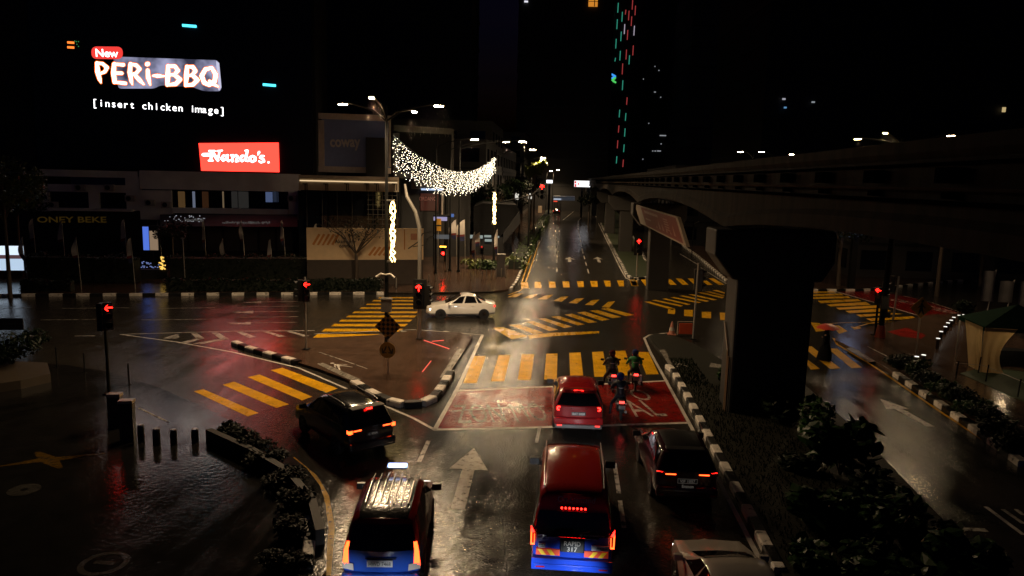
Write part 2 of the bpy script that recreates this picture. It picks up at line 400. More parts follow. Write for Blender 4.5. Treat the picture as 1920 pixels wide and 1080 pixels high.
marks('crosswalk', zo(560, 440, 3, [[(a-2+i*1.2-(4-i)*.0, 267-i*1.3), (b-6+i*.6, 267-i*1.3), (b, 302-i*1.6), (a-4+i*3.4, 302-i*1.6)] for i, (a, b) in enumerate(far)])
    + zo(1180, 500, 5.4, [[(0, 132), (55, 132), (92, 192), (25, 195)], [(115, 130), (175, 130), (225, 190), (160, 193)], [(240, 127), (300, 127), (358, 187), (295, 189)], [(355, 124), (415, 124), (480, 184), (418, 186)], [(470, 121), (530, 121), (600, 182), (540, 184)], [(590, 120), (645, 120), (715, 182), (660, 184)], [(705, 120), (750, 118), (845, 184), (790, 186)], [(800, 118), (850, 116), (960, 182), (905, 184)]]), YEL)
marks('crosswalk', zo(560, 440, 3, [[(1345, 472), (1385, 470), (1540, 518), (1495, 525)], [(1420, 462), (1465, 458), (1610, 505), (1570, 510)], [(1495, 450), (1540, 445), (1680, 492), (1635, 497)], [(1565, 438), (1610, 433), (1750, 478), (1705, 485)], [(1635, 428), (1680, 424), (1815, 463), (1765, 470)], [(1700, 417), (1740, 413), (1890, 452), (1840, 458)],
    [(1280, 490), (1320, 487), (1460, 535), (1410, 543)], [(1180, 508), (1240, 505), (1375, 550), (1330, 560)], [(1090, 525), (1150, 520), (1290, 570), (1200, 590)], [(1290, 566), (1400, 553), (1690, 543), (1690, 555), (1420, 572), (1300, 586)]]), YELW)
marks('crosswalk', zo(560, 440, 3, [[(1175, 352), (1215, 332), (1265, 330), (1222, 352)], [(1260, 357), (1300, 340), (1345, 335), (1310, 358)], [(1345, 363), (1385, 342), (1432, 338), (1395, 365)], [(1432, 373), (1475, 350), (1520, 347), (1480, 377)], [(1518, 384), (1560, 360), (1607, 357), (1565, 388)], [(1610, 395), (1650, 368), (1693, 366), (1655, 398)], [(1705, 408), (1740, 378), (1780, 375), (1748, 410)]]), YELW)
marks('crosswalk', zo(1180, 500, 5.4, [[(150, 355), (200, 352), (460, 425), (440, 440)], [(225, 340), (270, 336), (545, 395), (520, 405)], [(330, 326), (370, 322), (620, 380), (590, 388)], [(415, 312), (455, 308), (730, 362), (695, 370)], [(505, 296), (545, 292), (810, 348), (775, 355)], [(595, 281), (635, 278), (890, 334), (850, 340)], [(690, 262), (735, 258), (960, 310), (940, 322)], [(765, 253), (815, 250), (962, 288), (960, 302)], [(840, 240), (885, 237), (965, 260), (965, 274)], [(395, 420), (465, 428), (462, 482), (388, 474)], [(555, 436), (645, 438), (642, 506), (555, 500)], [(733, 456), (828, 458), (828, 524), (735, 518)], [(915, 465), (1010, 468), (1015, 545), (920, 540)]]), YEL)
marks('crosswalk', zo(1280, 440, 3, [[(700, 318), (845, 316), (860, 326), (710, 328)], [(700, 336), (890, 331), (905, 341), (712, 345)], [(712, 352), (930, 346), (945, 357), (740, 362)], [(760, 372), (985, 362), (1005, 374), (775, 386)], [(808, 392), (1030, 378), (1058, 395), (830, 404)], [(862, 411), (1090, 397), (1096, 412), (880, 422)], [(915, 429), (1135, 414), (1172, 430), (940, 442)], [(975, 450), (1180, 440), (1240, 446), (1000, 463)], [(1030, 472), (1290, 459), (1320, 472), (1060, 486)]]), YEL)
marks('crosswalk', zo(1280, 440, 3, [[(720, 494), (770, 498), (810, 540), (750, 546)], [(830, 508), (880, 512), (935, 548), (880, 556)], [(945, 518), (1000, 522), (1055, 553), (1000, 560)], [(1130, 530), (1185, 534), (1215, 560), (1160, 562)], [(670, 628), (725, 628), (888, 752), (830, 756)], [(650, 660), (672, 680), (772, 755), (720, 760)], [(815, 640), (868, 640), (1008, 748), (950, 752)]]), YEL)
# red waiting box with lettering
BOX = [(858, 731), (960, 726), (1100, 722), (1252, 715), (1289, 793), (1100, 799), (960, 803), (820, 805)]
marks('road_marking', [BOX], REDP, .004)
line([(905, 628), (858, 728), (815, 806)], .17, WHT, .009); line([(850, 734), (960, 728), (1040, 725), (1252, 714)], .18, WHT, .009)
line([(812, 806), (960, 803), (1100, 799), (1292, 793)], .2, WHT, .009)
def road_text(s, p0, p1, h, m=WHTW, z=.010):
    a, b = G(*p0), G(*p1); mb, w = text_mb(s, 1.0); u = (b-a)/w; ht = max(p[1] for p in mb.v)
    v = Vector((-u.y, u.x, 0)).normalized()*(h/ht); place(mb, a+Vector((0, 0, z)), u, v, (0, 0, 1))
    o = obj('road_marking', mb, m); o['kind'] = 'structure'
WORN = wet('worn_lettering_paint', (.34, .3, .25), wear=.5); road_text('ZON MO', (858, 794), (1032, 789), 2.3, WORN); road_text('AL', (1192, 782), (1252, 780), 2.2, WHTW); road_text('O', (1196, 751), (1228, 750), 1.6)
line([(848, 771), (940, 765), (1020, 762)], .16, WHTW, .009)
# lane lines and kerb-side lines
line([(815, 806), (775, 784), (712, 757)], .14, WHT); line([(905, 628), (780, 618), (590, 626)], .1, WHT)
line([(1213, 646), (1220, 662), (1250, 716), (1292, 793), (1350, 905), (1440, 1079)], .14, WHT)
line([(1213, 646), (1208, 634), (1218, 628), (1252, 624)], .14, WHT)
line([(804, 826), (780, 878)], .15, WHTW, dash=(2.0, 1.6)); line([(1190, 812), (1208, 870)], .12, WHTW, dash=(1.2, 2.6))
line([(1012, 802), (1003, 842)], .12, WHTW, dash=(1.6, 2)); line([(1152, 868), (1170, 990)], .13, WHTW, dash=(2.4, .5))
line([(75, 686), (200, 703), (290, 731), (370, 764), (415, 786)], .13, YEL); line([(548, 858), (590, 893), (612, 930), (622, 990), (614, 1079)], .15, YELW)
line([(225, 627), (330, 641), (440, 661), (560, 690), (650, 729)], .12, WHT)
line([(225, 627), (330, 624), (440, 621), (590, 620)], .1, WHT)
marks('road_marking', zo(0, 300, 3, [[(920, 1003), (990, 978), (1010, 985), (960, 1006)], [(960, 1003), (1000, 985), (1010, 998), (985, 1005)], [(1075, 975), (1110, 975), (1150, 1003), (1110, 1010)], [(1110, 1003), (1150, 1003), (1040, 1033), (1000, 1030)], [(1190, 972), (1225, 970), (1290, 1008), (1245, 1012)], [(1245, 1005), (1290, 1008), (1130, 1036), (1085, 1033)], [(1330, 968), (1365, 967), (1440, 995), (1400, 1000)], [(1480, 966), (1510, 965), (1610, 993), (1570, 996)], [(1610, 964), (1640, 963), (1740, 990), (1705, 994)]]), WHTW)
marks('road_marking', zo(560, 440, 3, [[(560, 540), (590, 538), (700, 572), (660, 574)], [(690, 542), (720, 540), (812, 572), (775, 575)], [(810, 543), (830, 541), (920, 568), (890, 570)]]), WHTW)
for y, xs in ((835, [(-60, 183), (350, 725), (888, 1210)]), (900, [(228, 600), (795, 1178)]), (990, [(150, 270), (420, 535)])):
    for a, b in xs: zline(0, 300, 3, [(a, y), (b, y-(4 if y < 950 else 1))], .11, WHTW)
for y, a, b in ((800, 1370, 1690), (826, 1360, 1680), (855, 1310, 1680), (885, 1332, 1676), (917, 1280, 1672)): zline(0, 300, 3, [(a, y), (b, y-4)], .1, WHTW)
marks('road_marking', zo(0, 300, 3, [[(1370, 802), (1470, 794), (1470, 806)], [(1305, 857), (1425, 848), (1425, 863)], [(1280, 922), (1410, 911), (1410, 925)]]), WHTW)
# straight arrows
def arrow(p0, p1, w=.16, hw=.5, hl=1.1, m=WHTW, z=.005):
    a, b = G(*p0).to_2d(), G(*p1).to_2d(); d = (b-a).normalized(); n = Vector((-d.y, d.x)); s = b-d*hl
    mb = MB().prism([a-n*w, s-n*w, s-n*hw, b, s+n*hw, s+n*w, a+n*w], None, z); o = obj('road_marking', mb, m); o['kind'] = 'structure'
arrow((858, 955), (889, 840), .2, .62, 1.9, wet('worn_arrow_paint', (.5, .46, .38), wear=.3)); arrow((1745, 800), (1650, 748), .16, .5, 1.4); arrow((1068, 491), (1068, 482), .18, .6, 2.5); arrow((1124, 492), (1120, 482), .18, .6, 2.5)
# far road
line([(986, 536), (975, 545), (953, 553)], .12, YELW); line([(985, 531), (999, 490), (1012, 452)], .12, YELW); line([(977, 533), (990, 495), (996, 477)], .12, YELW)
line([(1104, 513), (1092, 470), (1084, 430), (1084, 415), (1092, 405)], .13, WHTW, dash=(4, 3)); line([(1056, 412), (1070, 401), (1076, 396)], .13, WHTW); line([(1044, 510), (1043, 450), (1046, 425)], .12, WHTW, dash=(4, 5))
line([(1198, 524), (1188, 527), (1174, 522), (1164, 505), (1143, 462), (1124, 423), (1117, 405)], .12, WHT); line([(1224, 515), (1215, 492), (1196, 455)], .12, WHTW)
line([(1314, 502), (1362, 532)], .13, WHTW); line([(1232, 488), (1216, 478)], .1, WHTW); line([(1245, 500), (1225, 470)], .1, WHTW, dash=(3, 2)); line([(1275, 476), (1310, 497)], .12, WHTW)
# right-hand road and its red box
marks('road_marking', zo(1280, 440, 3, [[(860, 316), (1060, 308), (1180, 335), (1290, 352), (1565, 440), (1520, 470), (1360, 468)]]), REDP, .004)
zline(1280, 440, 3, [(848, 316), (1100, 388), (1430, 486)], .16, WHT, .009); zline(1280, 440, 3, [(1240, 345), (1400, 382), (1560, 435)], .12, WHTW, .009)
road_text('ZON MOTOSIKAL', (1655, 560), (1790, 590), 1.3)
line([(1563, 634), (1570, 646), (1640, 688), (1760, 770), (1919, 874)], .14, YEL); zline(1280, 440, 3, [(720, 508), (900, 495), (1100, 492), (1430, 486)], .11, YELW); zline(1280, 440, 3, [(975, 520), (1045, 500), (1110, 493)], .13, YEL)
line([(1848, 950), (1919, 1003)], .13, WHT); line([(1880, 955), (1919, 982)], .13, WHTW); line([(1905, 955), (1919, 966)], .13, WHTW); line([(1803, 992), (1850, 994)], .2, WHTW)
# pavement paint and tactile strips
def top(name, polys, m, z=.136): return marks_z(name, polys, m, z)
def marks_z(name, polys, m, z):
    mb = MB()
    for p in polys: mb.prism([G(*q, z).to_2d() for q in p], None, z)
    o = obj(name, mb, m); o['kind'] = 'structure'; return o
def walker(c, s, ang, z=.137, m=WHT):
    mb = ribbon([[(0, .55, .1), (.0, .25, .16), (-.22, -.1, .08), (-.4, -.45, .07)], [(0, .2, .12), (.2, -.05, .08), (.3, -.45, .07)], [(0, .45, .08), (.26, .3, .06), (.4, .12, .05)], [(0, .45, .08), (-.2, .28, .06), (-.3, .02, .05)], [(.02, .8, .2), (.03, .8, .2)]])
    p = G(*c, z); ca, sa = math.cos(ang)*s, math.sin(ang)*s
    place(mb, p, (ca, sa, 0), (-sa, ca, 0), (0, 0, 1)); o = obj('road_marking', mb, m); o['kind'] = 'structure'
TAC = wet('tactile_paving', (.22, .2, .17), wear=.2, rlo=.15, rhi=.4, bump=.6, grain=10)
top('tactile_paving', [[(594, 682), (606, 680), (678, 712), (664, 716)], [(1236, 656), (1247, 655), (1265, 690), (1258, 690)], [(824, 708), (838, 706), (872, 655), (858, 655)]], TAC)
top('tactile_paving', zo(1280, 440, 3, [[(920, 640), (955, 630), (1085, 712), (1045, 718)]]), TAC)
top('road_marking', [[(1664, 622), (1700, 614), (1736, 628), (1728, 635), (1690, 631)]], wet('red_plaza_paint', (.4, .03, .02), wear=.1))
top('tactile_paving', [[(1333, 680), (1352, 684), (1352, 690), (1330, 688)]], TAC)
walker((640, 687), 1.0, .9); walker((1275, 684), .8, .3)
zline(560, 440, 3, [(115, 675), (240, 718), (385, 770)], .06, WHTW, .14)
zline(0, 640, 2.4547, [(640, 322), (780, 390)], .07, WHTW, .14); zline(1280, 440, 3, [(1040, 642), (1145, 696)], .06, WHTW, .14)
# painted cross and emblems on the plaza
mbx = ribbon([[(-1.2, -.75, .05), (-.3, -.1, .34), (.25, .12, .34), (1.35, .75, .05)], [(-.75, .5, .2), (0, 0, .5), (.75, -.55, .16)]])
o = obj('road_marking', place(mbx, G(92, 862, .135), (1, 0, 0), (0, 1, 0), (0, 0, 1)), wet('dark_yellow_paint', (.11, .06, .008), wear=.35)); o['kind'] = 'structure'  # yellow kept well below the other road paint
def ring(c, r, w, z=.135, m=WHTW, n=28, fill=0):
    p = G(*c, z); mb = MB()
    for i in range(n):
        a, b = 2*PI*i/n, 2*PI*(i+1)/n
        mb.quad(*[(p.x+q*math.cos(t), p.y+q*math.sin(t), z) for q, t in ((r-w, a), (r, a), (r, b), (r-w, b))])
    if fill: mb.prism([(p.x-fill, p.y-.05), (p.x+fill, p.y-.05), (p.x+fill, p.y+.1), (p.x-fill, p.y+.1)], None, z)
    o = obj('road_marking', mb, m); o['kind'] = 'structure'
DIMW = wet('dark_emblem_paint', (.05, .047, .042), wear=.4); ring((45, 918), .42, .32, m=DIMW); ring((195, 1056), .55, .14, fill=.25, m=DIMW)  # emblem paint kept very dark, broken up by wear
# repaired patches and a drain cover
marks('asphalt_patch', [[(868, 807), (932, 805), (935, 839), (864, 842)], [(858, 843), (946, 840), (958, 866), (838, 876)], [(1050, 560), (1110, 556), (1120, 580), (1040, 584)]], PATCH, .003)
line([(866, 806), (838, 843), (836, 878)], .05, PATCH, .0035, name='asphalt_joint'); line([(838, 862), (900, 860), (962, 858)], .05, PATCH, .0035, name='asphalt_joint'); line([(962, 830), (966, 846), (958, 860)], .05, PATCH, .0035, name='asphalt_joint'); line([(1000, 560), (1020, 600), (1000, 660)], .06, PATCH, .0035, name='asphalt_joint')
line([(930, 880), (944, 1000), (950, 1079)], .05, PATCH, .0035, name='asphalt_joint')
# lit strips set in the crossing's pavement edge
for pts in ([(795, 638), (842, 654)], [(810, 640), (832, 638)], [(792, 697), (808, 677)]):
    a, b = G(*pts[0], .14), G(*pts[1], .14)
    o = obj('light_strip', MB().tube([a, b], .022, 6), glow('red_strip_light' if pts[0][0] != 792 else 'pink_strip_light', (1, .12, .08), 1.2))
    tag(o, {795: 'long glowing red strip across the corner of the traffic island', 810: 'short glowing red strip at the back corner of the traffic island', 792: 'short reddish strip lying loose in the island beside tactile paving'}[pts[0][0]], 'light strip', 'red lit strips in the pavement')
# ------------------------------------------------------------------ buildings: each is built in its own frame (x along the front, y away from us, z up)
class Fr:
    def __init__(s, p, u):
        s.o = Vector((p.x, p.y, 0)); s.u = Vector((u[0], u[1], 0)).normalized(); s.n = Vector((-s.u.y, s.u.x, 0)); s.rz = math.atan2(s.u.y, s.u.x)
    def sz(s, px, py, off=0.0):
        r = ray(px, py); k = ((s.o + s.n*off - CAMP).dot(s.n))/r.dot(s.n); p = CAMP + r*k
        return (p-s.o).dot(s.u), p.z
    def box(s, mb, x0, y0, x1, y1, f=0.0, b=.3, mi=0, zlo=None):
        xm, ym = (x0+x1)/2, (y0+y1)/2
        a = s.sz(x0, ym, f)[0]; c = s.sz(x1, ym, f)[0]; t = s.sz(xm, y0, f)[1]; l = s.sz(xm, y1, f)[1] if zlo is None else zlo
        return mb.b6(a, c, f, b, l, t, mi)
    def pt(s, px, py, off=0.0):
        a, z = s.sz(px, py, off); return Vector((a, off, z))
    def world(s, q): return s.o + s.u*q[0] + s.n*q[1] + Vector((0, 0, q[2]))
FACE = mat('dark_facade', (.014, .0135, .014), .6, 0, .4, .4, .1, 8)
FACE2 = mat('grey_render', (.05, .046, .043), .6, 0, .35, .6, .15, 6)
PLAS = mat('pale_plaster', (.8, .76, .74), .7, 0, .3, .7, .15, 8)
BEIGE = mat('beige_panel', (.42, .35, .27), .55, 0, .25, .8)
NAVY = mat('navy_awning', (.012, .014, .024), .6)
WINL = glow('lit_window', (.62, .72, 1), .16); WINW = glow('warm_window', (1, .55, .2), .06); WINB = glow('blue_lit_window', (.35, .5, 1), .16)
SCR = glow('screen_white', (1, .95, .85), 4); SCO = glow('screen_orange', (1, .16, .02), 2.2); SCP = glow('screen_bluegrey', (.36, .37, .58), .62)
SCRED = glow('screen_red', (.95, .055, .045), 1.0); SCW = glow('screen_text_white', (1, 1, 1), 3)

# --- the big corner block with the screens
f1 = Fr(D(300, 325, 74), CU)
blk = thing('corner_building', 'tall black corner block carrying the big lit advertising screen', 'building', f1.o, f1.rz)
mb = MB(); xa = f1.sz(-260, 200)[0]; xb = f1.sz(592, 200)[0]; zp = f1.sz(300, 322)[1]
mb.b6(xa, xb, 0, 22, zp, 46)
for i in range(14):
    x = xa + (xb-xa)*i/14; mb.b6(x, x+.25, -.12, -.002, zp+.4, 45)
obj('wall', mb, FACE, blk)
cl = MB(); f1.box(cl, 541, 195, 570, 290, -.5, -.13); obj('pilaster', cl, BEIGE, blk)
pd = MB(); f1.box(pd, 262, 323, 562, 357, -1.0, -.02); f1.box(pd, 262, 357, 322, 412, -1.0, -.02); f1.box(pd, 541, 357, 562, 412, -1.15, -.02)
f1.box(pd, 323, 391, 540, 401, -1.25, -.02); f1.box(pd, 60, 319, 258, 332, -.8, -.02); f1.box(pd, 70, 346, 240, 360, -.8, -.02); f1.box(pd, 90, 391, 246, 396, -1.6, -.02); f1.box(pd, 236, 332, 262, 395, -.9, -.02); f1.box(pd, 60, 360, 92, 396, -.8, -.02); f1.box(pd, 166, 360, 186, 391, -.8, -.02)
obj('podium_wall', pd, PLAS, blk)
bs = MB(); f1.box(bs, -260, 395, 562, 540, .3, 10, zlo=0.0); f1.box(bs, -260, 322, 60, 395, .3, 10); obj('ground_storey', bs, FACE, blk)
wn = MB(); f1.box(wn, 323, 357, 540, 391, -.5, -.3); obj('window', wn, GLASSD, blk)
for x0, x1, m in ((334, 347, WINW), (361, 366, WINL), (379, 391, glow('dim_red_window', (.5, .2, .08), .05)), (417, 420, glow('thin_lit_jamb', (1, .7, .4), .12)), (434, 466, glow('dim_grey_window', (.35, .33, .3), .05)), (498, 511, WINB), (512, 522, glow('dim_blue_window', (.2, .28, .5), .06))):
    w = MB(); f1.box(w, x0, 359 if x0 != 498 else 360, x1, 390 if x0 not in (498, 512) else 379, -.53, -.51); obj('pane', w, m, blk)
for i in range(9):
    w = MB(); x = 323+i*24.5; f1.box(w, x, 356.5, x+1.2, 391.5, -.6, -.535); obj('window_frame', w, DARKM, blk)
for x0, x1 in ((92, 166), (187, 236)):
    w = MB(); f1.box(w, x0, 360, x1, 391, -.4, -.2); w2 = obj('window', w, GLASSD, blk)
    f_ = MB(); f1.box(f_, (x0+x1)/2-.6, 360, (x0+x1)/2+.6, 391, -.46, -.42); obj('window_frame', f_, DARKM, w2)
aw = MB()
for x0, x1, yb in ((300, 424, 424), (424, 558, 425)):
    a = f1.pt(x0, 402, -1.3); b = f1.pt(x1, 402, -1.3); c = f1.pt(x1, yb, -3.2); d = f1.pt(x0, yb, -3.2); aw.quad(d, c, b, a); aw.quad(a+Vector((0, 0, -.06)), b+Vector((0, 0, -.06)), c+Vector((0, 0, -.06)), d+Vector((0, 0, -.06)))
obj('awning', aw, NAVY, blk)
def sign_text(fr, parent, s, x0, x1, yb, off, m, name='lettering', hpx=None, **k):
    t, w = text_mb(s, 1.0, **k); a = fr.pt(x0, yb, off); b = fr.pt(x1, yb, off); u = (b-a)/w
    u = Vector((u.x, 0, u.z)); sc_ = u.length
    if hpx: 
        H = max(p[1] for p in t.v); sc_ = abs(fr.pt(x0, yb-hpx, off).z - a.z)/H
    place(t, a, u, Vector((-u.z, 0, u.x)).normalized()*sc_, (0, -1, 0)); return obj(name, t, m, parent)
sign_text(f1, blk, 'ONEY BEKE', 70, 200, 417, -2.0, glow('amber_letters', (.75, .42, .05), .028), hpx=11, bold=.02)
# unreadable pale shop lettering on the two awnings: only its broken strokes show
sq = MB(); r_ = random.Random(21)
for i in range(17): p = f1.pt(347+i*2.1, 412.5, -3.35); sq.box((p.x, p.y, p.z+r_.uniform(-.05, .05)), (.07, .02, r_.uniform(.12, .32)))
for i in range(30): p = f1.pt(418+i*3.0, 417.5, -3.35); sq.box((p.x, p.y, p.z+r_.uniform(-.05, .05)), (r_.uniform(.05, .13), .02, r_.uniform(.1, .26)))
obj('sign_strokes', sq, glow('pale_letters', (.8, .75, .7), .07), blk)
dots = MB(); r_ = random.Random(3)
for i in range(40):
    p = f1.pt(r_.uniform(308, 384), r_.uniform(404, 416), -3.35); dots.box(p, (.06, .02, .05))
obj('sparkle_lights', dots, glow('sparkle', (.85, .9, 1), .5, False), blk)

# screen on the block: name plate, badge and caption
scrn = thing('led_screen', 'huge black advertising screen showing PERi-BBQ lettering and a white caption', 'screen', f1.o, f1.rz)
pn = MB(); f1.box(pn, 60, -40, 585, 318, -.55, -.14); obj('panel', pn, mat('screen_black', (.004, .004, .005), .3), scrn)
def quadpx(fr, pts, off): return [fr.pt(*p, off) for p in pts]
# grey rounded plate behind the lettering, fading to black at its lower left
def rounded(c, r, n=5):
    out = []; k = len(c)
    for i in range(k):
        p = Vector(c[i]); a = (Vector(c[i-1])-p).normalized(); b = (Vector(c[(i+1) % k])-p).normalized()
        p0 = p+a*r; p1 = p+b*r
        for j in range(n+1):
            t = j/n; out.append(tuple(p0*(1-t)**2 + p*2*t*(1-t) + p1*t*t))
    return out
m, n_, b_ = _new('screen_plate'); L_ = n_.links.new
tc = n_.nodes.new('ShaderNodeTexCoord'); nz = n_.nodes.new('ShaderNodeTexNoise'); nz.inputs['Scale'].default_value = .45; nz.inputs['Detail'].default_value = 3
L_(tc.outputs['Object'], nz.inputs['Vector']); cr = n_.nodes.new('ShaderNodeValToRGB'); cr.color_ramp.elements[0].position = .4; cr.color_ramp.elements[1].position = .66
cr.color_ramp.elements[0].color = (.05, .05, .09, 1); cr.color_ramp.elements[1].color = (.46, .47, .72, 1)
L_(nz.outputs['Fac'], cr.inputs[0]); L_(cr.outputs[0], b_.inputs['Emission Color']); b_.inputs['Emission Strength'].default_value = .75; b_.inputs['Base Color'].default_value = (.01, .01, .01, 1)
PLATE = m
def flat(name, pxpoly, off, m, parent=None, fr=None):
    fr = fr or f1
    return obj(name, MB().add([fr.pt(*p, off) for p in pxpoly][::-1], [tuple(range(len(pxpoly)))]), m, parent or scrn)
flat('plate', rounded([(212, 106), (409, 113), (415, 171), (383, 171), (360, 163), (300, 160), (290, 166), (222, 166)], 6), -.565, PLATE)
flat('plate_edge', [(405, 114), (411, 118), (415.3, 164), (411, 170.5), (408.5, 167), (409.5, 160), (405.5, 121)], -.572, glow('plate_edge', (.62, .62, .82), .95))
flat('badge', rounded([(171, 87), (230, 87.5), (230.5, 111), (171.5, 110.5)], 11.5, 7), -.58, SCRED)
tx, w = text_mb('New', 1, bold=.012); a = f1.pt(180, 106, -.59); b = f1.pt(222, 107.2, -.59); u = (b-a)/w; place(tx, a, u, Vector((-u.z, 0, u.x))*1.0, (0, -1, 0)); obj('badge_lettering', tx, SCW, scrn)
# PERi-BBQ drawn as brush strokes in photo-pixel units relative to (178,160), y up
def brush(strokes, fx, off, m, name, grow=0.0):
    mb = ribbon([[(x, y, max(.8, w_+grow)) for x, y, w_ in st] for st in strokes], 0, 10)
    o_ = f1.pt(178, 156, off); ux = (f1.pt(408, 161.5, off)-o_)/230; uy = f1.pt(178, 106, off)-o_; uy = uy/50
    place(mb, o_, ux, uy, (0, -1, 0)); return obj(name, mb, m, scrn)
PB = [[(3.5, 38, 6), (5, 22, 8.5), (8.5, 8, 6.5), (11, 1, 2)], [(4, 38, 5), (14, 37, 5.5), (22, 30, 6.5), (18, 22, 5.5), (9, 18, 4)],
      [(35, 37, 7), (34, 20, 8.5), (36, 3, 7)], [(36, 37, 5), (52, 36, 6)], [(35, 20, 5), (49, 20, 6)], [(36, 3, 5), (56, 1, 6)],
      [(65, 38, 6.5), (64, 22, 8), (67, 5, 6), (69, -1, 2)], [(65, 38, 5), (76, 36, 6), (82, 29, 6.5), (76, 21, 5.5), (67, 18, 4)], [(72, 19, 6), (82, 8, 7.5), (90, 0, 3)],
      [(97, 27, 6.5), (98, 14, 8), (102, 0, 3.5)], [(96, 38.5, 8), (97, 39, 8)],
      [(107, 17, 3), (115, 17, 7), (128, 16.5, 3)],
      [(135, 36, 7), (135, 18, 9), (134, 0, 6)], [(135, 36, 5), (148, 36, 6.5), (154, 28, 7), (147, 20, 6), (137, 19, 4)], [(147, 20, 6), (158, 11, 8), (150, 2, 7), (134, 0, 5)],
      [(171, 36, 7), (170, 18, 9), (169, 0, 6)], [(171, 36, 5), (182, 36, 6.5), (187, 28, 7), (181, 20, 6), (172, 19, 4)], [(181, 20, 6), (191, 11, 8), (183, 2, 7), (169, 0, 5)],
      [(218, 35, 6), (206, 32, 7), (199, 19, 8), (204, 6, 7.5), (214, 2, 7), (224, 9, 8), (226, 22, 8), (218, 35, 6)], [(214, 10, 4), (222, 4, 7), (231, -1, 3)]]
brush(PB, 1, -.60, SCO, 'lettering_edge', 2.6); brush(PB, 1, -.635, SCR, 'lettering', -.6)
tx, w = text_mb('[insert chicken image]', 1, mono=.57); a = f1.pt(172.5, 198.5, -.60); b = f1.pt(422, 214, -.60); u = (b-a)/w; place(tx, a, u, Vector((-u.z, 0, u.x)), (0, -1, 0)); obj('caption', tx, SCW, scrn)
# the red shop sign below
ns = thing('shop_sign', 'glowing red rectangular sign with white script lettering under the big screen', 'sign', f1.o, f1.rz)
nq = [(372.5, 268.5), (521.8, 267.5), (523.3, 322.8), (377.3, 320)]
pa = [f1.pt(*p, -.9) for p in nq]; pb_ = [p+Vector((0, .3, 0)) for p in pa]
obj('panel', MB().add(pa[::-1]+pb_[::-1], [(0, 1, 2, 3), (7, 6, 5, 4), (0, 4, 5, 1), (1, 5, 6, 2), (2, 6, 7, 3), (3, 7, 4, 0)]), glow('sign_red', (1, .038, .024), 3.4), ns)
ND = [  # N a n d o ' s . with slab serifs; photo-pixel units from (380,305)
    [(1, 12, 6), (16, 12, 7)], [(12, 19, 3.5), (22, 19, 3.5)], [(17, 18, 4.5), (15, 2, 4.5)], [(17, 18, 5.5), (28, 2, 5.5)], [(28, 2, 3.5), (31, 18, 3.5)], [(27, 19, 3), (36, 20, 3)], [(11, 1, 3), (19, 1, 3)],
    [(44, 10, 3.5), (38, 10, 4.5), (35, 5, 5), (38, 1, 4), (45, 6, 3.5)], [(46, 11, 4.5), (45, 3, 4.5), (48, 0, 3.5), (51, 2, 2.5)],
    [(52, 11, 3), (56, 11, 4.5), (55, 0, 4.5)], [(56, 8, 3), (62, 11, 4.5), (65, 8, 5), (62, 0, 4.5), (67, 0, 2.5)],
    [(79, 10, 3.5), (73, 10, 4.5), (70, 5, 5), (73, 0, 4), (79, 4, 3.5)], [(79, 20, 3), (83, 20, 4.5), (80, 2, 4.5), (84, 0, 3)],
    [(93, 10, 4), (88, 7, 5), (88, 2, 5), (93, -1, 4), (98, 2, 5), (98, 7, 5), (93, 10, 4)],
    [(105, 17, 5), (103, 12, 2)], [(114, 10, 3.5), (109, 10, 4), (107, 7, 4), (113, 4, 4.5), (115, 0, 4), (109, -2, 4), (105, 0, 3)], [(123, -2, 4), (123.5, -2, 4)]]
mbn = ribbon(ND, 0, 8); o_ = f1.pt(380, 302, -.915); ux = (f1.pt(520, 302.5, -.915)-o_)/140; uy = (f1.pt(380, 282, -.915)-o_)/20; place(mbn, o_, ux, uy, (0, -1, 0)); obj('lettering', mbn, SCW, ns)
for (x0, y0, x1, y1), cc, lab in (((342, 46.5, 368, 51), (.08, .75, 1), 'short cyan light bar high on the black corner block, upper of two'), ((493, 157.5, 517, 162), (.08, .75, .9), 'short cyan light bar on the black corner block, lower of two')):
    q = MB(); a = f1.pt(x0, y0+1, -.7); b = f1.pt(x1, y1-1.5, -.7); q.tube([a, b], .13, 6); o = obj('light_bar', q, glow('cyan_light', cc, 2.2)); o.location = f1.o; o.rotation_euler = (0, 0, f1.rz); tag(o, lab, 'light bar', 'cyan light bars')
lp = thing('indicator_panel', 'small display with two orange bars and green dots beside the big screen', 'display', f1.o, f1.rz)
q = MB(); f1.box(q, 122, 74, 152, 95, -.7, -.56); obj('panel', q, BLACK, lp)
for y in (80, 89): q = MB(); f1.box(q, 126, y-2.2, 139, y+1.8, -.74, -.71); obj('bar', q, glow('orange_bar', (1, .22, .03), 1.6), lp)
q = MB()
for p in ((140, 77), (143, 78), (147, 78), (144, 83), (147, 87)): f1.box(q, p[0]-.8, p[1]-.8, p[0]+.8, p[1]+.8, -.74, -.71)
obj('dots', q, glow('green_dot', (.05, .5, .15), .5), lp)

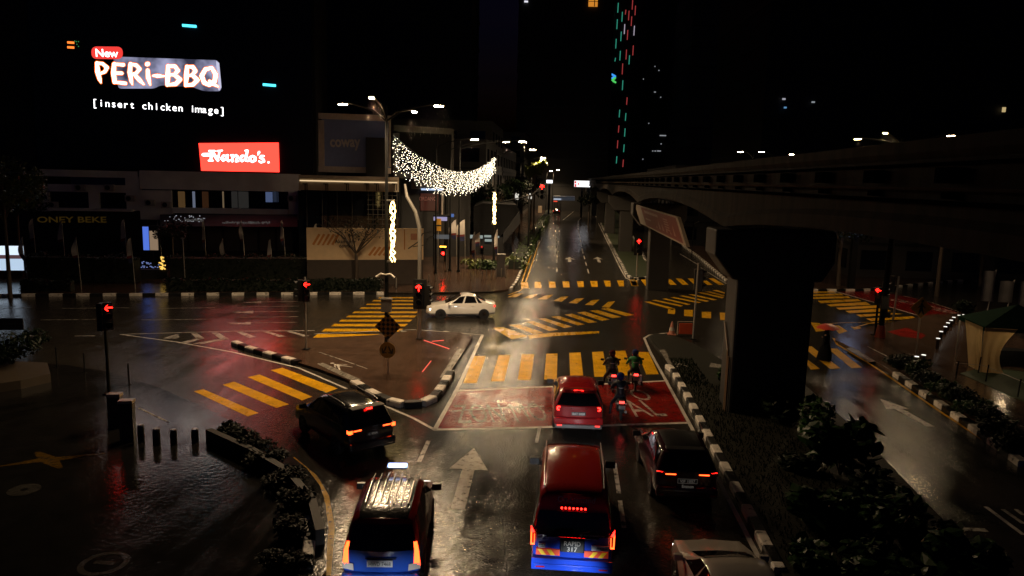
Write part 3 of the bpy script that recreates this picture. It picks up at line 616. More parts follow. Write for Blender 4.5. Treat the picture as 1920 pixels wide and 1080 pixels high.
# --- lit screens and kiosk at street level on the left
def litbox(name, label, cat, px, d, parts, zground=0, depth=.4):
    fr = Fr(D((px[0]+px[2])/2, (px[1]+px[3])/2, d), CU); t = thing(name, label, cat, fr.o, fr.rz)
    q = MB(); fr.box(q, px[0]-1.5, px[1]-1.5, px[2]+1.5, px[3]+1.5, .03, depth); q.b6(-.12, .12, .1, .3, .13, fr.sz((px[0]+px[2])/2, px[3])[1]); obj('cabinet', q, BLACK, t)
    for nm, x0, y0, x1, y1, m in parts: q = MB(); fr.box(q, x0, y0, x1, y1, -.01, .02); obj(nm, q, m, t)
    return t
litbox('led_screen', 'bright white and blue roadside screen at the left edge of the street', 'screen', (-30, 461, 44, 507), 60,
    [('picture', -30, 461, 44, 478, glow('cold_white', (.72, .85, 1), 1.1)), ('picture', -30, 478.2, 44, 485, glow('dim_pinkish', (.35, .18, .2), .25)), ('picture', -30, 485.2, 44, 507, glow('cold_white_low', (.6, .78, 1), .8))])
kt = litbox('advert_column', 'narrow lit column with blue and warm white panels by dark shopfront', 'advert column', (268, 425, 297, 469), 66,
    [('panel', 268, 425, 279, 469, glow('blue_panel', (.12, .25, 1), .7)), ('panel', 280.5, 433, 296, 469, glow('warm_panel', (.8, .55, .35), .3))])
fk = Fr(D(285, 497, 62), CU); gk = thing('lit_shrine', 'small cluster of golden and blue lights glowing beneath the lit advert column', 'lights', fk.o, fk.rz)
q = MB(); r_ = random.Random(5)
for i in range(34): p = fk.pt(304+r_.gauss(0, 2.2), r_.uniform(482, 505)-0, 0); q.box(p, (.1, .08, .1))
obj('lamps', q, glow('gold_lamps', (1, .6, .12), 1.2, False), gk)['kind'] = 'stuff'; q = MB()
for i in range(20): p = fk.pt(r_.uniform(264, 298), r_.uniform(490, 502), 0); q.box(p, (.09, .08, .07))
obj('lamps', q, glow('blue_lamps', (.3, .4, .9), .45, False), gk)['kind'] = 'stuff'
q = MB(); a = fk.sz(258, 504)[0]; b = fk.sz(312, 504)[0]; q.b6(a, b, .1, .5, .13, fk.sz(285, 506)[1]); obj('plinth', q, FACE, gk)

# --- billboards and the storefront right of the corner block
f2 = Fr(D(665, 330, 70), CU)
def billboard(label, px, fr, frame, face, legs, letters=None):
    t = thing('billboard', label, 'billboard', fr.o, fr.rz, 'unlit billboards'); x0, y0, x1, y1 = px; q = MB(); e = 11
    fr.box(q, x0, y0, x1, y0+e, -.25, .15); fr.box(q, x0, y1-e, x1, y1, -.25, .15); fr.box(q, x0, y0+e+.1, x0+e, y1-e-.1, -.25, .15); fr.box(q, x1-e*.4, y0+e+.1, x1, y1-e-.1, -.25, .15); obj('frame', q, frame, t)
    q = MB(); fr.box(q, x0+e*.6, y0+e*.6, x1-e*.2, y1-e*.6, -.12, .1); obj('panel', q, face, t)
    q = MB()
    for x in legs: a, z = fr.sz(x, y1); q.b6(a-.15, a+.15, .2, .5, .13, z+.5)
    obj('post', q, DARKM, t); return t
PALEF = mat('pale_frame', (.55, .47, .41), .6)
t = billboard('large unlit billboard with pale frame, dark blue panel and faint lettering', (597, 214, 733, 324), f2, PALEF, mat('dark_blue_print', (.2, .26, .5), .6, 0, .1), (615, 700))
sign_text(f2, t, 'coway', 619, 676, 275, -.14, mat('grey_letters', (.6, .58, .57), .5), hpx=14, bold=.03)
q = MB(); f2.box(q, 686, 258, 726, 332, -.6, -.3); obj('screen_back', q, FACE, t)
f3 = Fr(D(795, 330, 78), (CU.x*.9+.0, CU.y+.3))
t = billboard('dark billboard with thin pale rim behind the hanging string lights', (738, 238, 851, 335), f3, mat('thin_rim', (.06, .055, .05), .7), mat('dark_print', (.008, .008, .008), .7, spec=.1), (750, 840))
st = thing('shop_building', 'two-storey glass shopfront with beige canopy behind the printed hoarding', 'building', f2.o, f2.rz)
q = MB(); f2.box(q, 560, 330, 748, 336, -1.2, 0); f2.box(q, 560, 336.3, 748, 358, -.4, 0); obj('canopy', q, BEIGE, st)
q = MB(); f2.box(q, 562, 339.5, 745, 341.5, -.5, -.41); obj('light_strip', q, glow('warm_strip', (1, .72, .4), .9), st)
for x in (572, 611, 650, 688, 706, 740):
    q = MB(); f2.box(q, x-5, 344, x+4, 345.5, -1.0, -.42); f2.box(q, x-.7, 344, x+.7, 358, -.6, -.42); f2.box(q, x+3, 346, x+4, 357, -1.0, -.6); obj('bracket', q, DARKM, st)
q = MB(); f2.box(q, 560, 359, 748, 500, .2, 12, zlo=0); obj('glass_wall', q, GLASSD, st)
q = MB()
for x in range(690, 745, 9): f2.box(q, x, 359, x+.9, 430, .05, .15)
for y in range(366, 430, 9): f2.box(q, 688, y, 745, y+.8, .02, .18)
for x in (575, 604, 632, 660): f2.box(q, x, 359, x+.6, 436, .1, .19)
obj('lattice', q, mat('lattice_steel', (.09, .085, .075), .5), st)
# printed hoarding
f4 = Fr(D(680, 488, 62), (CU.x, CU.y+.05))
hd = thing('hoarding', 'white construction hoarding with orange stripes and a small route map', 'hoarding', f4.o, f4.rz)
q = MB(); a = f4.sz(575, 460)[0]; b = f4.sz(794, 460)[0]; zt = f4.sz(690, 428)[1]; zb = f4.sz(690, 487)[1]; q.b6(a, b, 0, .2, zb, zt); obj('panel', q, mat('hoarding_print', (.8, .58, .34), .5, 0, .12), hd)
q = MB(); q.b6(a, b, -.1, .4, .1, zb-.01); obj('base', q, mat('brown_plinth', (.05, .035, .025), .6), hd)
OR = mat('orange_print', (.55, .20, .03), .5, 0, .1); q = MB()
for x in range(0, 5): q.add([f4.pt(585+x*9, 460-abs(2-x)*1.0, -.006), f4.pt(589+x*9, 460, -.006), f4.pt(601+x*9, 440, -.006), f4.pt(597+x*9, 438, -.006)], [(0, 1, 2, 3)])
for x in range(0, 4): q.add([f4.pt(690+x*9, 478, -.006), f4.pt(694+x*9, 480, -.006), f4.pt(706+x*9, 464, -.006), f4.pt(702+x*9, 462, -.006)], [(0, 1, 2, 3)])
f4.box(q, 757.5, 430, 759.5, 468, -.007, -.002); obj('stripes', q, OR, hd)
for s_, x0, x1, y, h in (('Akan hadir', 628, 668, 456, 7), ('dengan', 636, 660, 464, 7)): sign_text(f4, hd, s_, x0, x1, y, -.008, mat('black_print', (.01, .01, .01), .5), hpx=h, bold=.02)
q = ribbon([[(0, 0, .1), (.8, .7, .1), (1.2, 1.6, .1), (2, 1.9, .1)], [(.4, .2, .08), (1.4, .4, .08), (1.7, 1.2, .08), (2.2, 1.3, .08)], [(1.3, .1, .08), (1.9, -.4, .08)]]); place(q, f4.pt(766, 466, -.01), (1, 0, 0), (0, 0, .8), (0, -1, 0)); obj('route_map', q, mat('black_print', (.01, .01, .01)), hd)
q = MB(); f4.box(q, 770, 438, 782, 450, -.008, -.002); obj('map_area', q, mat('peach_print', (.5, .22, .12), .5), hd)
# clothes shop with its signs
f5 = Fr(D(810, 370, 84), (CU.x, CU.y+.1))
gs = thing('shop_building', 'dark shop with beige fascia and dim red window poster behind curved signal mast', 'building', f5.o, f5.rz)
q = MB(); f5.box(q, 752, 335, 882, 470, .2, 14, zlo=0); obj('wall', q, FACE, gs); q = MB(); f5.box(q, 772, 338, 840, 355, -.2, .15); obj('fascia', q, mat('beige_fascia', (.25, .2, .14), .6), gs)
sign_text(f5, gs, 'GIORDANO', 777, 838, 352, -.22, mat('black_print', (.01, .01, .01)), hpx=9); q = MB(); f5.box(q, 789, 363, 822, 395, -.1, .15); obj('poster', q, glow('dim_red_poster', (.12, .012, .008), .28), gs)
sign_text(f5, gs, 'ORDANO', 786, 818, 376, -.13, mat('pink_letters', (.4, .2, .18), .6, emit=(.5, .25, .2), estr=.08), hpx=7)
q = MB(); f5.box(q, 790, 353.5, 830, 357, -.4, -.22); obj('light_strip', q, glow('cold_strip', (.55, .7, 1), .9), gs); q = MB(); f5.box(q, 828, 355, 831, 405, -.4, .1); obj('pilaster', q, PALEF, gs)
# covered station entrance with sloping side
f6 = Fr(D(925, 455, 88), (1, .1))
en = thing('station_entrance', 'low dark covered entrance with sloping roof beside the far road', 'entrance', f6.o, f6.rz)
def prof(fr, pts, y0, y1): 
    q = MB(); P2 = [fr.pt(*p, y0) for p in pts]; B2 = [p+Vector((0, y1-y0, 0)) for p in P2]; n = len(P2)
    return q.add(P2+B2, [tuple(range(n)), tuple(range(2*n-1, n-1, -1))]+[(i, n+i, n+(i+1) % n, (i+1) % n) for i in range(n)])
obj('roof', prof(f6, [(888, 388), (905, 381), (968, 384), (975, 395), (945, 432), (940, 442), (888, 442)], 0, 16), mat('ribbed_dark_roof', (.012, .012, .013), .7, 0, .3, 1, spec=.15), en)
obj('balustrade', prof(f6, [(943, 437), (974, 396), (976, 418), (944, 457)], -.3, 12), mat('grey_glass', (.035, .035, .036), .35), en)
q = MB(); f6.box(q, 888, 443, 944, 500, .5, 14, zlo=0); obj('wall', q, FACE, en)
for x0, x1, y0, y1 in ((872, 905, 441, 447), (908, 921, 441, 445), (909, 922, 449, 453), (925, 936, 443, 446)):
    q = MB(); f6.box(q, x0, y0, x1, y1, -.1, .4); obj('ceiling_light', q, glow('entrance_light', (.75, .9, .85), .32), en)
for i in range(9):
    q = MB(); f6.box(q, 890, 398+i*5, 941, 398.6+i*5, -.06, -.01); obj('roof_rib', q, DARKM, en)
# blue-lit shelter with yellow notice
f7 = Fr(D(838, 430, 76), (1, .1))
sh = thing('bus_shelter', 'small shelter with cold lit header standing behind the yellow notice', 'shelter', f7.o, f7.rz)
q = MB(); f7.box(q, 813, 407, 838, 414, -.1, .3); obj('header', q, glow('lilac_header', (.55, .5, .85), .55), sh)
q = MB(); f7.box(q, 812, 415, 814.5, 470, 0, .2, zlo=.1); f7.box(q, 843, 415, 846, 470, 0, .2, zlo=.1); f7.box(q, 812, 404, 852, 406.5, -.2, 1.5); obj('post', q, DARKM, sh)
q = MB(); f7.box(q, 814, 440, 843, 448, .3, .4); obj('pane', q, glow('grey_pane', (.4, .45, .5), .16), sh)
q = MB(); f7.box(q, 843, 401, 851, 407, -.3, -.21); obj('lamp', q, glow('blue_lamp', (.1, .3, .9), .4), sh)
ys = thing('notice_board', 'yellow notice board with black band on a thin post', 'sign', f7.o, f7.rz)
q = MB(); f7.box(q, 816, 410, 827, 433, -.6, -.5); obj('panel', q, mat('yellow_sign', (.5, .26, .03), .5, 0, .1), ys); q = MB(); f7.box(q, 816, 421.5, 827, 424, -.62, -.605); obj('band', q, BLACK, ys); q = MB(); f7.box(q, 821, 433, 822, 470, -.56, -.52, zlo=.1); obj('post', q, METAL, ys)

# --- street of dark blocks along both sides of the far road
def block(label, x0, x1, y0, y1, H, m=FACE2, rz=0.0, lit=None, win=True, ledge=True):
    t = thing('dark_building', label, 'building', ((x0+x1)/2, (y0+y1)/2, 0), rz); w, d = (x1-x0)/2, (y1-y0)/2
    q = MB().b6(-w, w, -d, d, 0, H)
    obj('wall', q, m, t)
    q = MB()
    k = int(H/3.6)
    for i in range(1, k): q.b6(-w-.12, w+.12, -d-.12, d+.12, i*3.6-.15, i*3.6+.12)
    obj('floor_bands', q, FACE, t)
    q = MB()
    for i in range(0, k):
        n = max(2, int(2*d/4.5))
        for j in range(n):
            yy = -d+ (j+.5)*2*d/n
            for sx in (-1, 1): q.b6(sx*(w+.02)-.03, sx*(w+.02)+.03, yy-1.3, yy+1.3, i*3.6+.9, i*3.6+2.9)
        n = max(2, int(2*w/4.5))
        for j in range(n):
            xx = -w+(j+.5)*2*w/n; q.b6(xx-1.3, xx+1.3, -d-.05, -d+.01, i*3.6+.9, i*3.6+2.9)
    o = obj('window', q, GLASSD, t); o['kind'] = 'stuff'
    return t
block('four-storey dark shophouse behind the bright string lights', -30, -11.5, 108, 124, 15)
block('taller dark shophouse beyond the string lights', -32, -12.5, 126, 148, 19)
block('dim shop block farther down the left side of the road', -34, -12.5, 150, 190, 16)
block('distant dark block closing the left side of the road', -40, -11, 200, 250, 22)
block('dark building behind hedge on the far right corner', 30, 62, 78, 120, 10)
block('dark building under the railway beam past far crossing', 16.5, 40, 112, 150, 12)
# towers
def tower(label, pxl, pxr, d, H, m=FACE, depth=40, top=None):
    a = D(pxl, 300, d); b = D(pxr, 300, d); w = (b-a).length/2; fr = Fr((a+b)/2, b-a)
    t = thing('tower', label, 'tower', fr.o, fr.rz); q = MB().b6(-w, w, 0, depth, 0, H); obj('wall', q, m, t)
    q = MB()
    for i in range(1, int(H/8)): q.b6(-w-.3, w+.3, -.3, depth+.3, i*8-.3, i*8+.3)
    obj('floor_bands', q, mat('tower_bands', (.02, .02, .022), .5), t); return t, fr, depth/2
block_t, fr, hd_ = tower('massive black tower left of the coloured light strips', 968, 1140, 230, 150)
q = MB(); fr.box(q, 1104, -20, 1121, 12, -.8, -.4); obj('lit_window', q, glow('amber_window', (1, .36, .04), .62), block_t)
q = MB(); fr.box(q, 1114.5, -20, 1116, 12, -.95, -.82); fr.box(q, 1104, 2, 1121, 3, -.95, -.82); obj('window_frame', q, BLACK, block_t)
q = MB(); fr.box(q, 983, 1, 990, 4, -.8, -.4); obj('lit_window', q, glow('pale_window', (.9, .9, 1), .9), block_t)
lt, fr, hd_ = tower('slim dark tower studded with vertical red and green light strips', 1141, 1196, 330, 260)
GRN = glow('green_strip', (.06, .55, .38), .5, False); RDS = glow('red_strip', (.62, .07, .07), .55, False); WTS = glow('white_strip', (.7, .6, .75), .6, False)
Z = 3.374
for x, y0, y1, m_ in [(623, 0, 72, WTS), (671, 18, 80, GRN), (697, 75, 137, GRN), (643, 88, 150, GRN), (665, 122, 184, GRN), (617, 135, 192, RDS), (719, 62, 92, RDS), (739, 68, 128, RDS), (762, 0, 60, RDS), (780, 36, 96, RDS), (756, 104, 164, RDS), (712, 153, 215, WTS), (773, 163, 224, WTS), (731, 190, 252, RDS), (636, 210, 270, GRN), (690, 200, 260, GRN), (658, 246, 306, GRN), (766, 288, 350, RDS), (723, 314, 376, RDS), (629, 331, 390, GRN), (684, 322, 382, GRN), (742, 350, 407, GRN), (653, 366, 388, GRN), (699, 401, 470, RDS), (700, 508, 570, GRN), (727, 616, 662, RDS), (680, 694, 742, GRN), (719, 716, 764, GRN), (675, 794, 838, RDS), (714, 812, 864, GRN), (668, 888, 938, RDS), (708, 914, 962, GRN), (662, 988, 1034, GRN), (703, 1010, 1056, RDS)]:
    a = fr.pt(960+x/Z+.5, y0/Z, -.9); b = fr.pt(960+x/Z-.6, y1/Z, -.9); obj('light_strip', MB().tube([a, b], .17, 4), m_, lt)
q = ribbon([[(-.9, 1.8, .8), (.6, 1.0, .9), (-.6, .2, .9)]]); q2 = ribbon([[(.6, .3, .9), (-.6, -.8, .9), (.9, -1.6, .8)]])
place(q, fr.pt(960+643/Z, 497/Z, -1.0), (1, 0, 0), (0, 0, 1), (0, -1, 0)); obj('emblem', q, glow('emblem_blue', (.05, .35, 1), 1), lt)
place(q2, fr.pt(960+643/Z, 497/Z, -1.02), (1, 0, 0), (0, 0, 1), (0, -1, 0)); obj('emblem', q2, glow('emblem_green', (.1, .8, .15), .8), lt)
t2, fr2, _ = tower('wide dark tower with a few tiny lit windows beside the strip-lit tower', 1200, 1285, 380, 105)
LW = glow('tiny_window', (.75, .8, .85), .35, False); r_ = random.Random(11)
for x, y, ww in [(905, 420, 4), (930, 445, 5), (832, 500, 4), (905, 582, 10), (941, 615, 5), (866, 780, 4), (980, 858, 90), (944, 910, 6), (891, 955, 6), (907, 955, 8), (930, 955, 24), (978, 928, 6), (1010, 925, 6), (1018, 955, 5), (1002, 995, 4), (828, 1007, 5)]:
    q = MB(); fr2.box(q, 960+(x-ww/2)/Z, (y-3)/Z, 960+(x+ww/2)/Z, (y+3)/Z, -.8, -.4); obj('lit_window', q, LW, t2)
t3, _, _ = tower('broad grey tower standing behind the elevated railway', 1284, 1425, 300, 100, mat('tower_grey', (.10, .10, .11), .7, 0, .4, .05)); 
t4, fr4, _ = tower('black tower rising behind the right side of the railway', 1425, 1990, 160, 95)
for x0, y0, x1, y1, cc in [(1468, 184, 1473, 187, (.7, .7, .8)), (1471, 200, 1475, 203, (.2, .5, .9)), (1523, 190, 1528, 192.5, (.5, .55, .6)), (1881, 201, 1886, 210, (1, .75, .35))]:
    q = MB(); fr4.box(q, x0, y0, x1, y1, -.8, -.4); obj('lit_window', q, glow('spot_%d' % x0, cc, .5), t4)
t5, _, _ = tower('black tower behind the billboards left of the road', 600, 880, 190, 75)

# --- lights and signs at the end of the road
def farsign(name, label, cat, px, d, m, post=True, extra=()):
    fr = Fr(D((px[0]+px[2])/2, (px[1]+px[3])/2, d), (1, 0)); t = thing(name, label, cat, fr.o, fr.rz); q = MB(); fr.box(q, *px, 0, .5); obj('panel', q, m, t)
    for x0, y0, x1, y1, mm in extra: q = MB(); fr.box(q, x0, y0, x1, y1, -.05, -.01); obj('print', q, mm, t)
    if post: xm = (px[0]+px[2])/2; z = fr.sz(xm, px[3])[1]; q = MB(); q.b6(-.25, .25, .6, 1.1, 0, z+1); obj('post', q, DARKM, t)
    return t
farsign('lit_billboard', 'bright white billboard with red patches at the end of the road', 'billboard', (1077, 339, 1106.5, 350.5), 190, glow('white_board', (.95, .95, 1), 1.7), True, [(1077.5, 339.5, 1081, 344, SCRED), (1077.5, 345, 1081, 350, SCRED), (1083, 343, 1085.5, 347, SCRED), (1088, 345, 1097, 346, glow('pinkish', (.9, .4, .4), 1))])
farsign('lit_billboard', 'small plain white lit board just right of the red overhead arrow light', 'billboard', (1024.5, 337.5, 1036, 343.5), 180, glow('white_board', (.95, .95, 1), 1.7))
farsign('shop_sign', 'small green lit sign above the covered entrance', 'sign', (889, 376, 900, 381), 110, glow('green_sign', (.06, .8, .15), .8), True, [(889, 381.2, 894, 385, glow('green_sign_low', (.8, .9, .85), .6))])
farsign('shop_sign', 'faint teal lit sign high on the left street', 'sign', (914, 361, 920, 364.5), 125, glow('teal_sign', (.2, .8, .6), .35))
farsign('shop_sign', 'white crown-shaped lit sign far along the left shopfronts', 'sign', (963, 366, 972, 374), 140, glow('crown_white', (1, .95, .85), .7), True, [(961, 363.5, 964, 366, glow('crown_white', (1, .95, .85), .7)), (966, 361.5, 968.5, 366, glow('crown_white', (1, .95, .85), .7)), (970, 363.5, 973, 366, glow('crown_white', (1, .95, .85), .7))])
farsign('shop_sign', 'small white pointed lit sign beside the far signal mast', 'sign', (990.5, 367, 997, 373), 150, glow('crown_white', (1, .95, .85), .7), True, [(992.5, 362.5, 995, 367, glow('crown_white', (1, .95, .85), .7))])
stn = thing('far_station', 'pale lit canopy building across the end of the road', 'building', G(1062, 380).to_tuple()); p0 = G(1062, 380)
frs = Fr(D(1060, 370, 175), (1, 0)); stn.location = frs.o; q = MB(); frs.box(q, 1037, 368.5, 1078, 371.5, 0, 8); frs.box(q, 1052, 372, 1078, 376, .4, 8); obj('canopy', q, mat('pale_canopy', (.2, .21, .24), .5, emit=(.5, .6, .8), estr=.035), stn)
q = MB(); frs.box(q, 1038, 372, 1052, 375, -.1, .3); obj('light_strip', q, glow('cold_far', (.7, .8, 1), .5), stn); q = MB(); frs.box(q, 1038, 376.5, 1045, 378.5, -.3, -.1); obj('red_light', q, glow('red_far', (1, .08, .03), .9), stn)
for i in range(5): q = MB(); frs.box(q, 1039+i*3, 376, 1040+i*3, 384, .0, .2, zlo=0); obj('post', q, DARKM, stn)

farsign('shop_sign', 'dim red upright sign board on the left shopfronts behind the flags', 'sign', (862, 366, 874, 392), 100, glow('dim_red_board', (.12, .03, .025), .3), False)
farsign('shop_sign', 'faint pale upright sign above the dim red board', 'sign', (902, 352, 909, 370), 118, glow('dim_pale_board', (.3, .28, .26), .22), False)
farsign('shop_sign', 'dim red square sign beside the green lit sign', 'sign', (911, 370, 921, 386), 104, glow('dim_red_board', (.12, .03, .025), .3), False)
farsign('shop_doorway', 'small warm lit doorway at the foot of the overhead signal mast', 'doorway', (1009, 386, 1016, 399), 132, glow('warm_doorway', (.5, .26, .1), .35), False)
farsign('shop_sign', 'narrow orange lit sign low on the far left street', 'sign', (846, 378, 851, 384), 104, glow('orange_spot', (.7, .25, .05), .4), False)
farsign('lit_billboard', 'cold blue-white panel hidden behind the railway beam, added for its road reflection', 'screen', (1278, 388, 1304, 398), 140, glow('unseen_cold_panel', (.55, .7, 1), 7), True)  # out-of-sight glowing panel, placed for the blue-white reflection on the road
# joints, air-conditioners and shutters on the left shopfronts
for i, (x, y) in enumerate([(100, 384), (150, 352), (205, 352), (244, 372), (281, 380), (312, 384), (548, 372), (60, 384)]):
    t = thing('air_conditioner', 'outdoor air-conditioner box on the pale left shopfront, %s' % ['under the window nearest the edge tree', 'in the band left of the middle', 'in the band right of the middle', 'by the pilaster end', 'on plain wall left of windows', 'close to the window band', 'on the end pilaster', 'lowest one at far left'][i], 'air conditioner', f1.world((f1.sz(x, y, -1.2)[0], -1.2, f1.sz(x, y, -1.2)[1])), f1.rz, 'air-conditioners on the shopfront')
    obj('case', MB().box((0, 0, 0), (.9, .36, .62)), mat('ac_case', (.4, .38, .35), .5), t, bevel=.02); obj('fan_grille', MB().lathe([(.24, -.19), (.24, -.182), (.05, -.182)], (-.12, 0, 0), 14, 'y'), BLACK, t)
q = MB()
for i in range(7):
    f1.box(q, 322+i*33, 428, 350+i*33, 470, .18, .24)
obj('shutter', q, mat('roller_shutter', (.10, .09, .08), .5, .2, .3, 1.5), blk)

farsign('unseen_light_panel', 'cold white panel hidden behind the far railway beam, added for its plaza reflection', 'screen', (1600, 412, 1626, 426), 66, glow('unseen_cold_panel_dim', (.5, .62, 1), 3), True)  # unseen glowing panel put in for the blue streak on the right plaza
# ------------------------------------------------------------------ street lamps: their lenses are what lights the street
WARM = (1.0, .70, .40)
LENS = glow('lamp_lens', WARM, 300); LENSF = glow('lamp_lens_far', (1.0, .72, .42), 600); LENSR = glow('lamp_lens_right', (1.0, .68, .34), 50)
THROW = {'lamp_lens': 2100, 'lamp_lens_far': 2300, 'lamp_lens_right': 560, 'lamp_lens_small': 6000}
def lamp_head(parent, p, d, m, s=1.0, boost=1.0):
    """p: lens centre in the parent's frame, d: direction the head points away from the pole"""
    d = Vector((d[0], d[1], 0)).normalized(); n = Vector((-d.y, d.x, 0)); hb = MB(); k = []
    for t, w, z0, z1 in ((-.55, .07, .10, .17), (-.3, .15, .03, .2), (0, .19, .03, .21), (.35, .16, .03, .19), (.5, .06, .05, .12)):
        c = Vector(p)+d*t*s; k.append([c+n*w*s+Vector((0, 0, z0*s)), c-n*w*s+Vector((0, 0, z0*s)), c-n*w*.7*s+Vector((0, 0, z1*s)), c+n*w*.7*s+Vector((0, 0, z1*s))])
    for r in k: hb.v += [tuple(q) for q in r]
    for i in range(len(k)-1):
        for j in range(4): hb.f.append((i*4+j, i*4+(j+1) % 4, i*4+4+(j+1) % 4, i*4+4+j)); hb.m.append(0)
    hb.f += [(3, 2, 1, 0), (16, 17, 18, 19)]; hb.m += [0, 0]
    h = obj('lamp_head', hb, DARKM, parent, fix=True)
    lb = MB(); c = Vector(p); prof_ = [(.0, -.03), (.9, -.03), (1, -.012), (1.02, .03)]; vs = []
    for r, z in prof_[1:]:
        for j in range(12): a = 2*PI*j/12; q = c + d*(r*.33*s*math.cos(a)) + n*(r*.15*s*math.sin(a)) + Vector((0, 0, (z+.0)*s)); vs.append(q)
    fs = [tuple(range(12))]
    for i in range(2): fs += [(i*12+j, (i+1)*12+j, (i+1)*12+(j+1) % 12, i*12+(j+1) % 12) for j in range(12)]
    lb.add(vs, fs); obj('lens', lb, m, h, fix=True)
    if m.name in THROW:                                   # the reflector throws the lamp's light downward, cut off near the horizontal
        l = bpy.data.lights.new('lamp_beam', 'SPOT'); l.energy = THROW[m.name]*boost; l.color = WARM; l.spot_size = math.radians(154); l.spot_blend = .4; l.shadow_soft_size = .14
        lo = bpy.data.objects.new('lamp_beam', l); COL.objects.link(lo); lo.parent = h; lo.location = Vector(p)+Vector((0, 0, -.2))
def street_lamp(label, base, heads, m, r=.15, group='street lamps', zarm=None, s=1.0, foot=True, boost=1.0):
    b = Vector((base.x, base.y, 0)); t = thing('street_lamp', label, 'street lamp', b, 0, group)
    q = MB(); zt = max(h.z for h in heads)-.05
    q.tube([(0, 0, 0), (0, 0, zt*.5), (0, 0, zt)], [r, r*.8, r*.5], 10); obj('pole', q, DARKM, t)
    if foot: obj('base_plate', MB().box((0, 0, .18), (r*3.2, r*3.2, .36)), DARKM, t)
    for h in heads:
        l = h-b; d = Vector((l.x, l.y, 0)); L = d.length; u = d/L if L > .01 else Vector((1, 0, 0)); e = u*max(.1, L-.5*s)
        q = MB(); q.tube([(0, 0, zt-.75), e*.35+Vector((0, 0, zt-.2)), e+Vector((0, 0, l.z+.13*s))], .045, 6); obj('arm', q, DARKM, t)
        lamp_head(t, l, u, m, s, boost)
    return t
HL = 12.8
heads = [G(*p, HL) for p in ((697, 184), (823, 199), (777, 210), (643, 196))]
street_lamp('tall dark four-armed street lamp at the traffic island holding the string lights', G(725, 660), heads, LENS, .12, s=.7)
street_lamp('four-armed street lamp whose lit heads show above the right end of the railway beam', Vector((23.6, 54.1, 0)), [G(*p, HL) for p in ((1608, 261), (1660, 250), (1783, 255), (1722, 266))], LENSR, .16, s=.8)
for (px, py), off, lab in [((890, 262), -3.6, 'nearest of the single-armed street lamps along the left side of far road'), ((948, 266), -5.3, 'second single-armed street lamp along the left side of the far road'), ((980, 266), -6.0, 'street lamp with a long arm reaching over the far road'), ((999, 281), -2.6, 'street lamp beyond the long-armed one on the left of the far road'), ((1018, 296), -3, 'street lamp half hidden in the lit palm tree down the far road')]:
    h = G(px, py, HL); street_lamp(lab, Vector((min(h.x+off, -8.2 if h.y < 100 else -7), h.y+.3, 0)), [h], LENSF, .1, boost=1.0 if px < 990 else (3.0 if px < 1010 else 4.5))
for (px, py), off, lab in [((1388, 285), 1.6, 'leftmost lit street lamp peeping over the railway beam'), ((1428, 285), 1.6, 'second lit street lamp from the left peeping over the beam'), ((1485, 290), 1.6, 'faint third street lamp peeping over the railway beam')]:
    h = G(px, py, HL); street_lamp(lab, Vector((h.x+off, h.y+.6, 0)), [h], glow('lamp_lens_dim', (1, .75, .45), 90), .1)
for (px, py), d, lab in [((1008, 314), 150, 'small far street lamp below the lit palm tree'), ((1033, 321), 220, 'farthest small street lamp on the left of the road'), ((1046, 319), 200, 'tiny distant street lamp right of the farthest left ones'), ((1096, 327), 280, 'small distant street lamp above the white billboard at road end')]:
    h = D(px, py, d); street_lamp(lab, Vector((h.x-1.2, h.y+.3, 0)), [h], glow('lamp_lens_small', (1, .72, .42), 300), .1)
# rain caught in the light under the lamps
rm, n_, b_ = _new('rain_drops'); b_.inputs['Base Color'].default_value = (.75, .75, .75, 1); b_.inputs['Roughness'].default_value = .2; b_.inputs['Transmission Weight'].default_value = .6; b_.inputs['IOR'].default_value = 1.33
q = MB(); r_ = random.Random(4)
for px, py, n in ((697, 184, 26), (823, 199, 34), (777, 210, 16), (890, 262, 8), (980, 266, 8), (948, 266, 6), (1608, 261, 26), (1660, 250, 20), (1783, 255, 20)):
    h = G(px, py, HL)
    for i in range(n):
        zz = r_.uniform(.15, 1.5)**1.0; w = .35+.4*zz
        p = h+Vector((r_.gauss(.15, w*.5), r_.gauss(0, w*.5), -zz)); L = r_.uniform(.1, .26); k = .004
        q.add([p+Vector((k, 0, 0)), p+Vector((-k*.5, k, 0)), p+Vector((-k*.5, -k, 0)), p+Vector((.02, 0, -L))], [(0, 1, 2), (0, 3, 1), (1, 3, 2), (2, 3, 0)])
o = obj('rain', q, rm); tag(o, 'fine rain streaks caught in the light below the street lamps', 'rain', None, 'stuff')
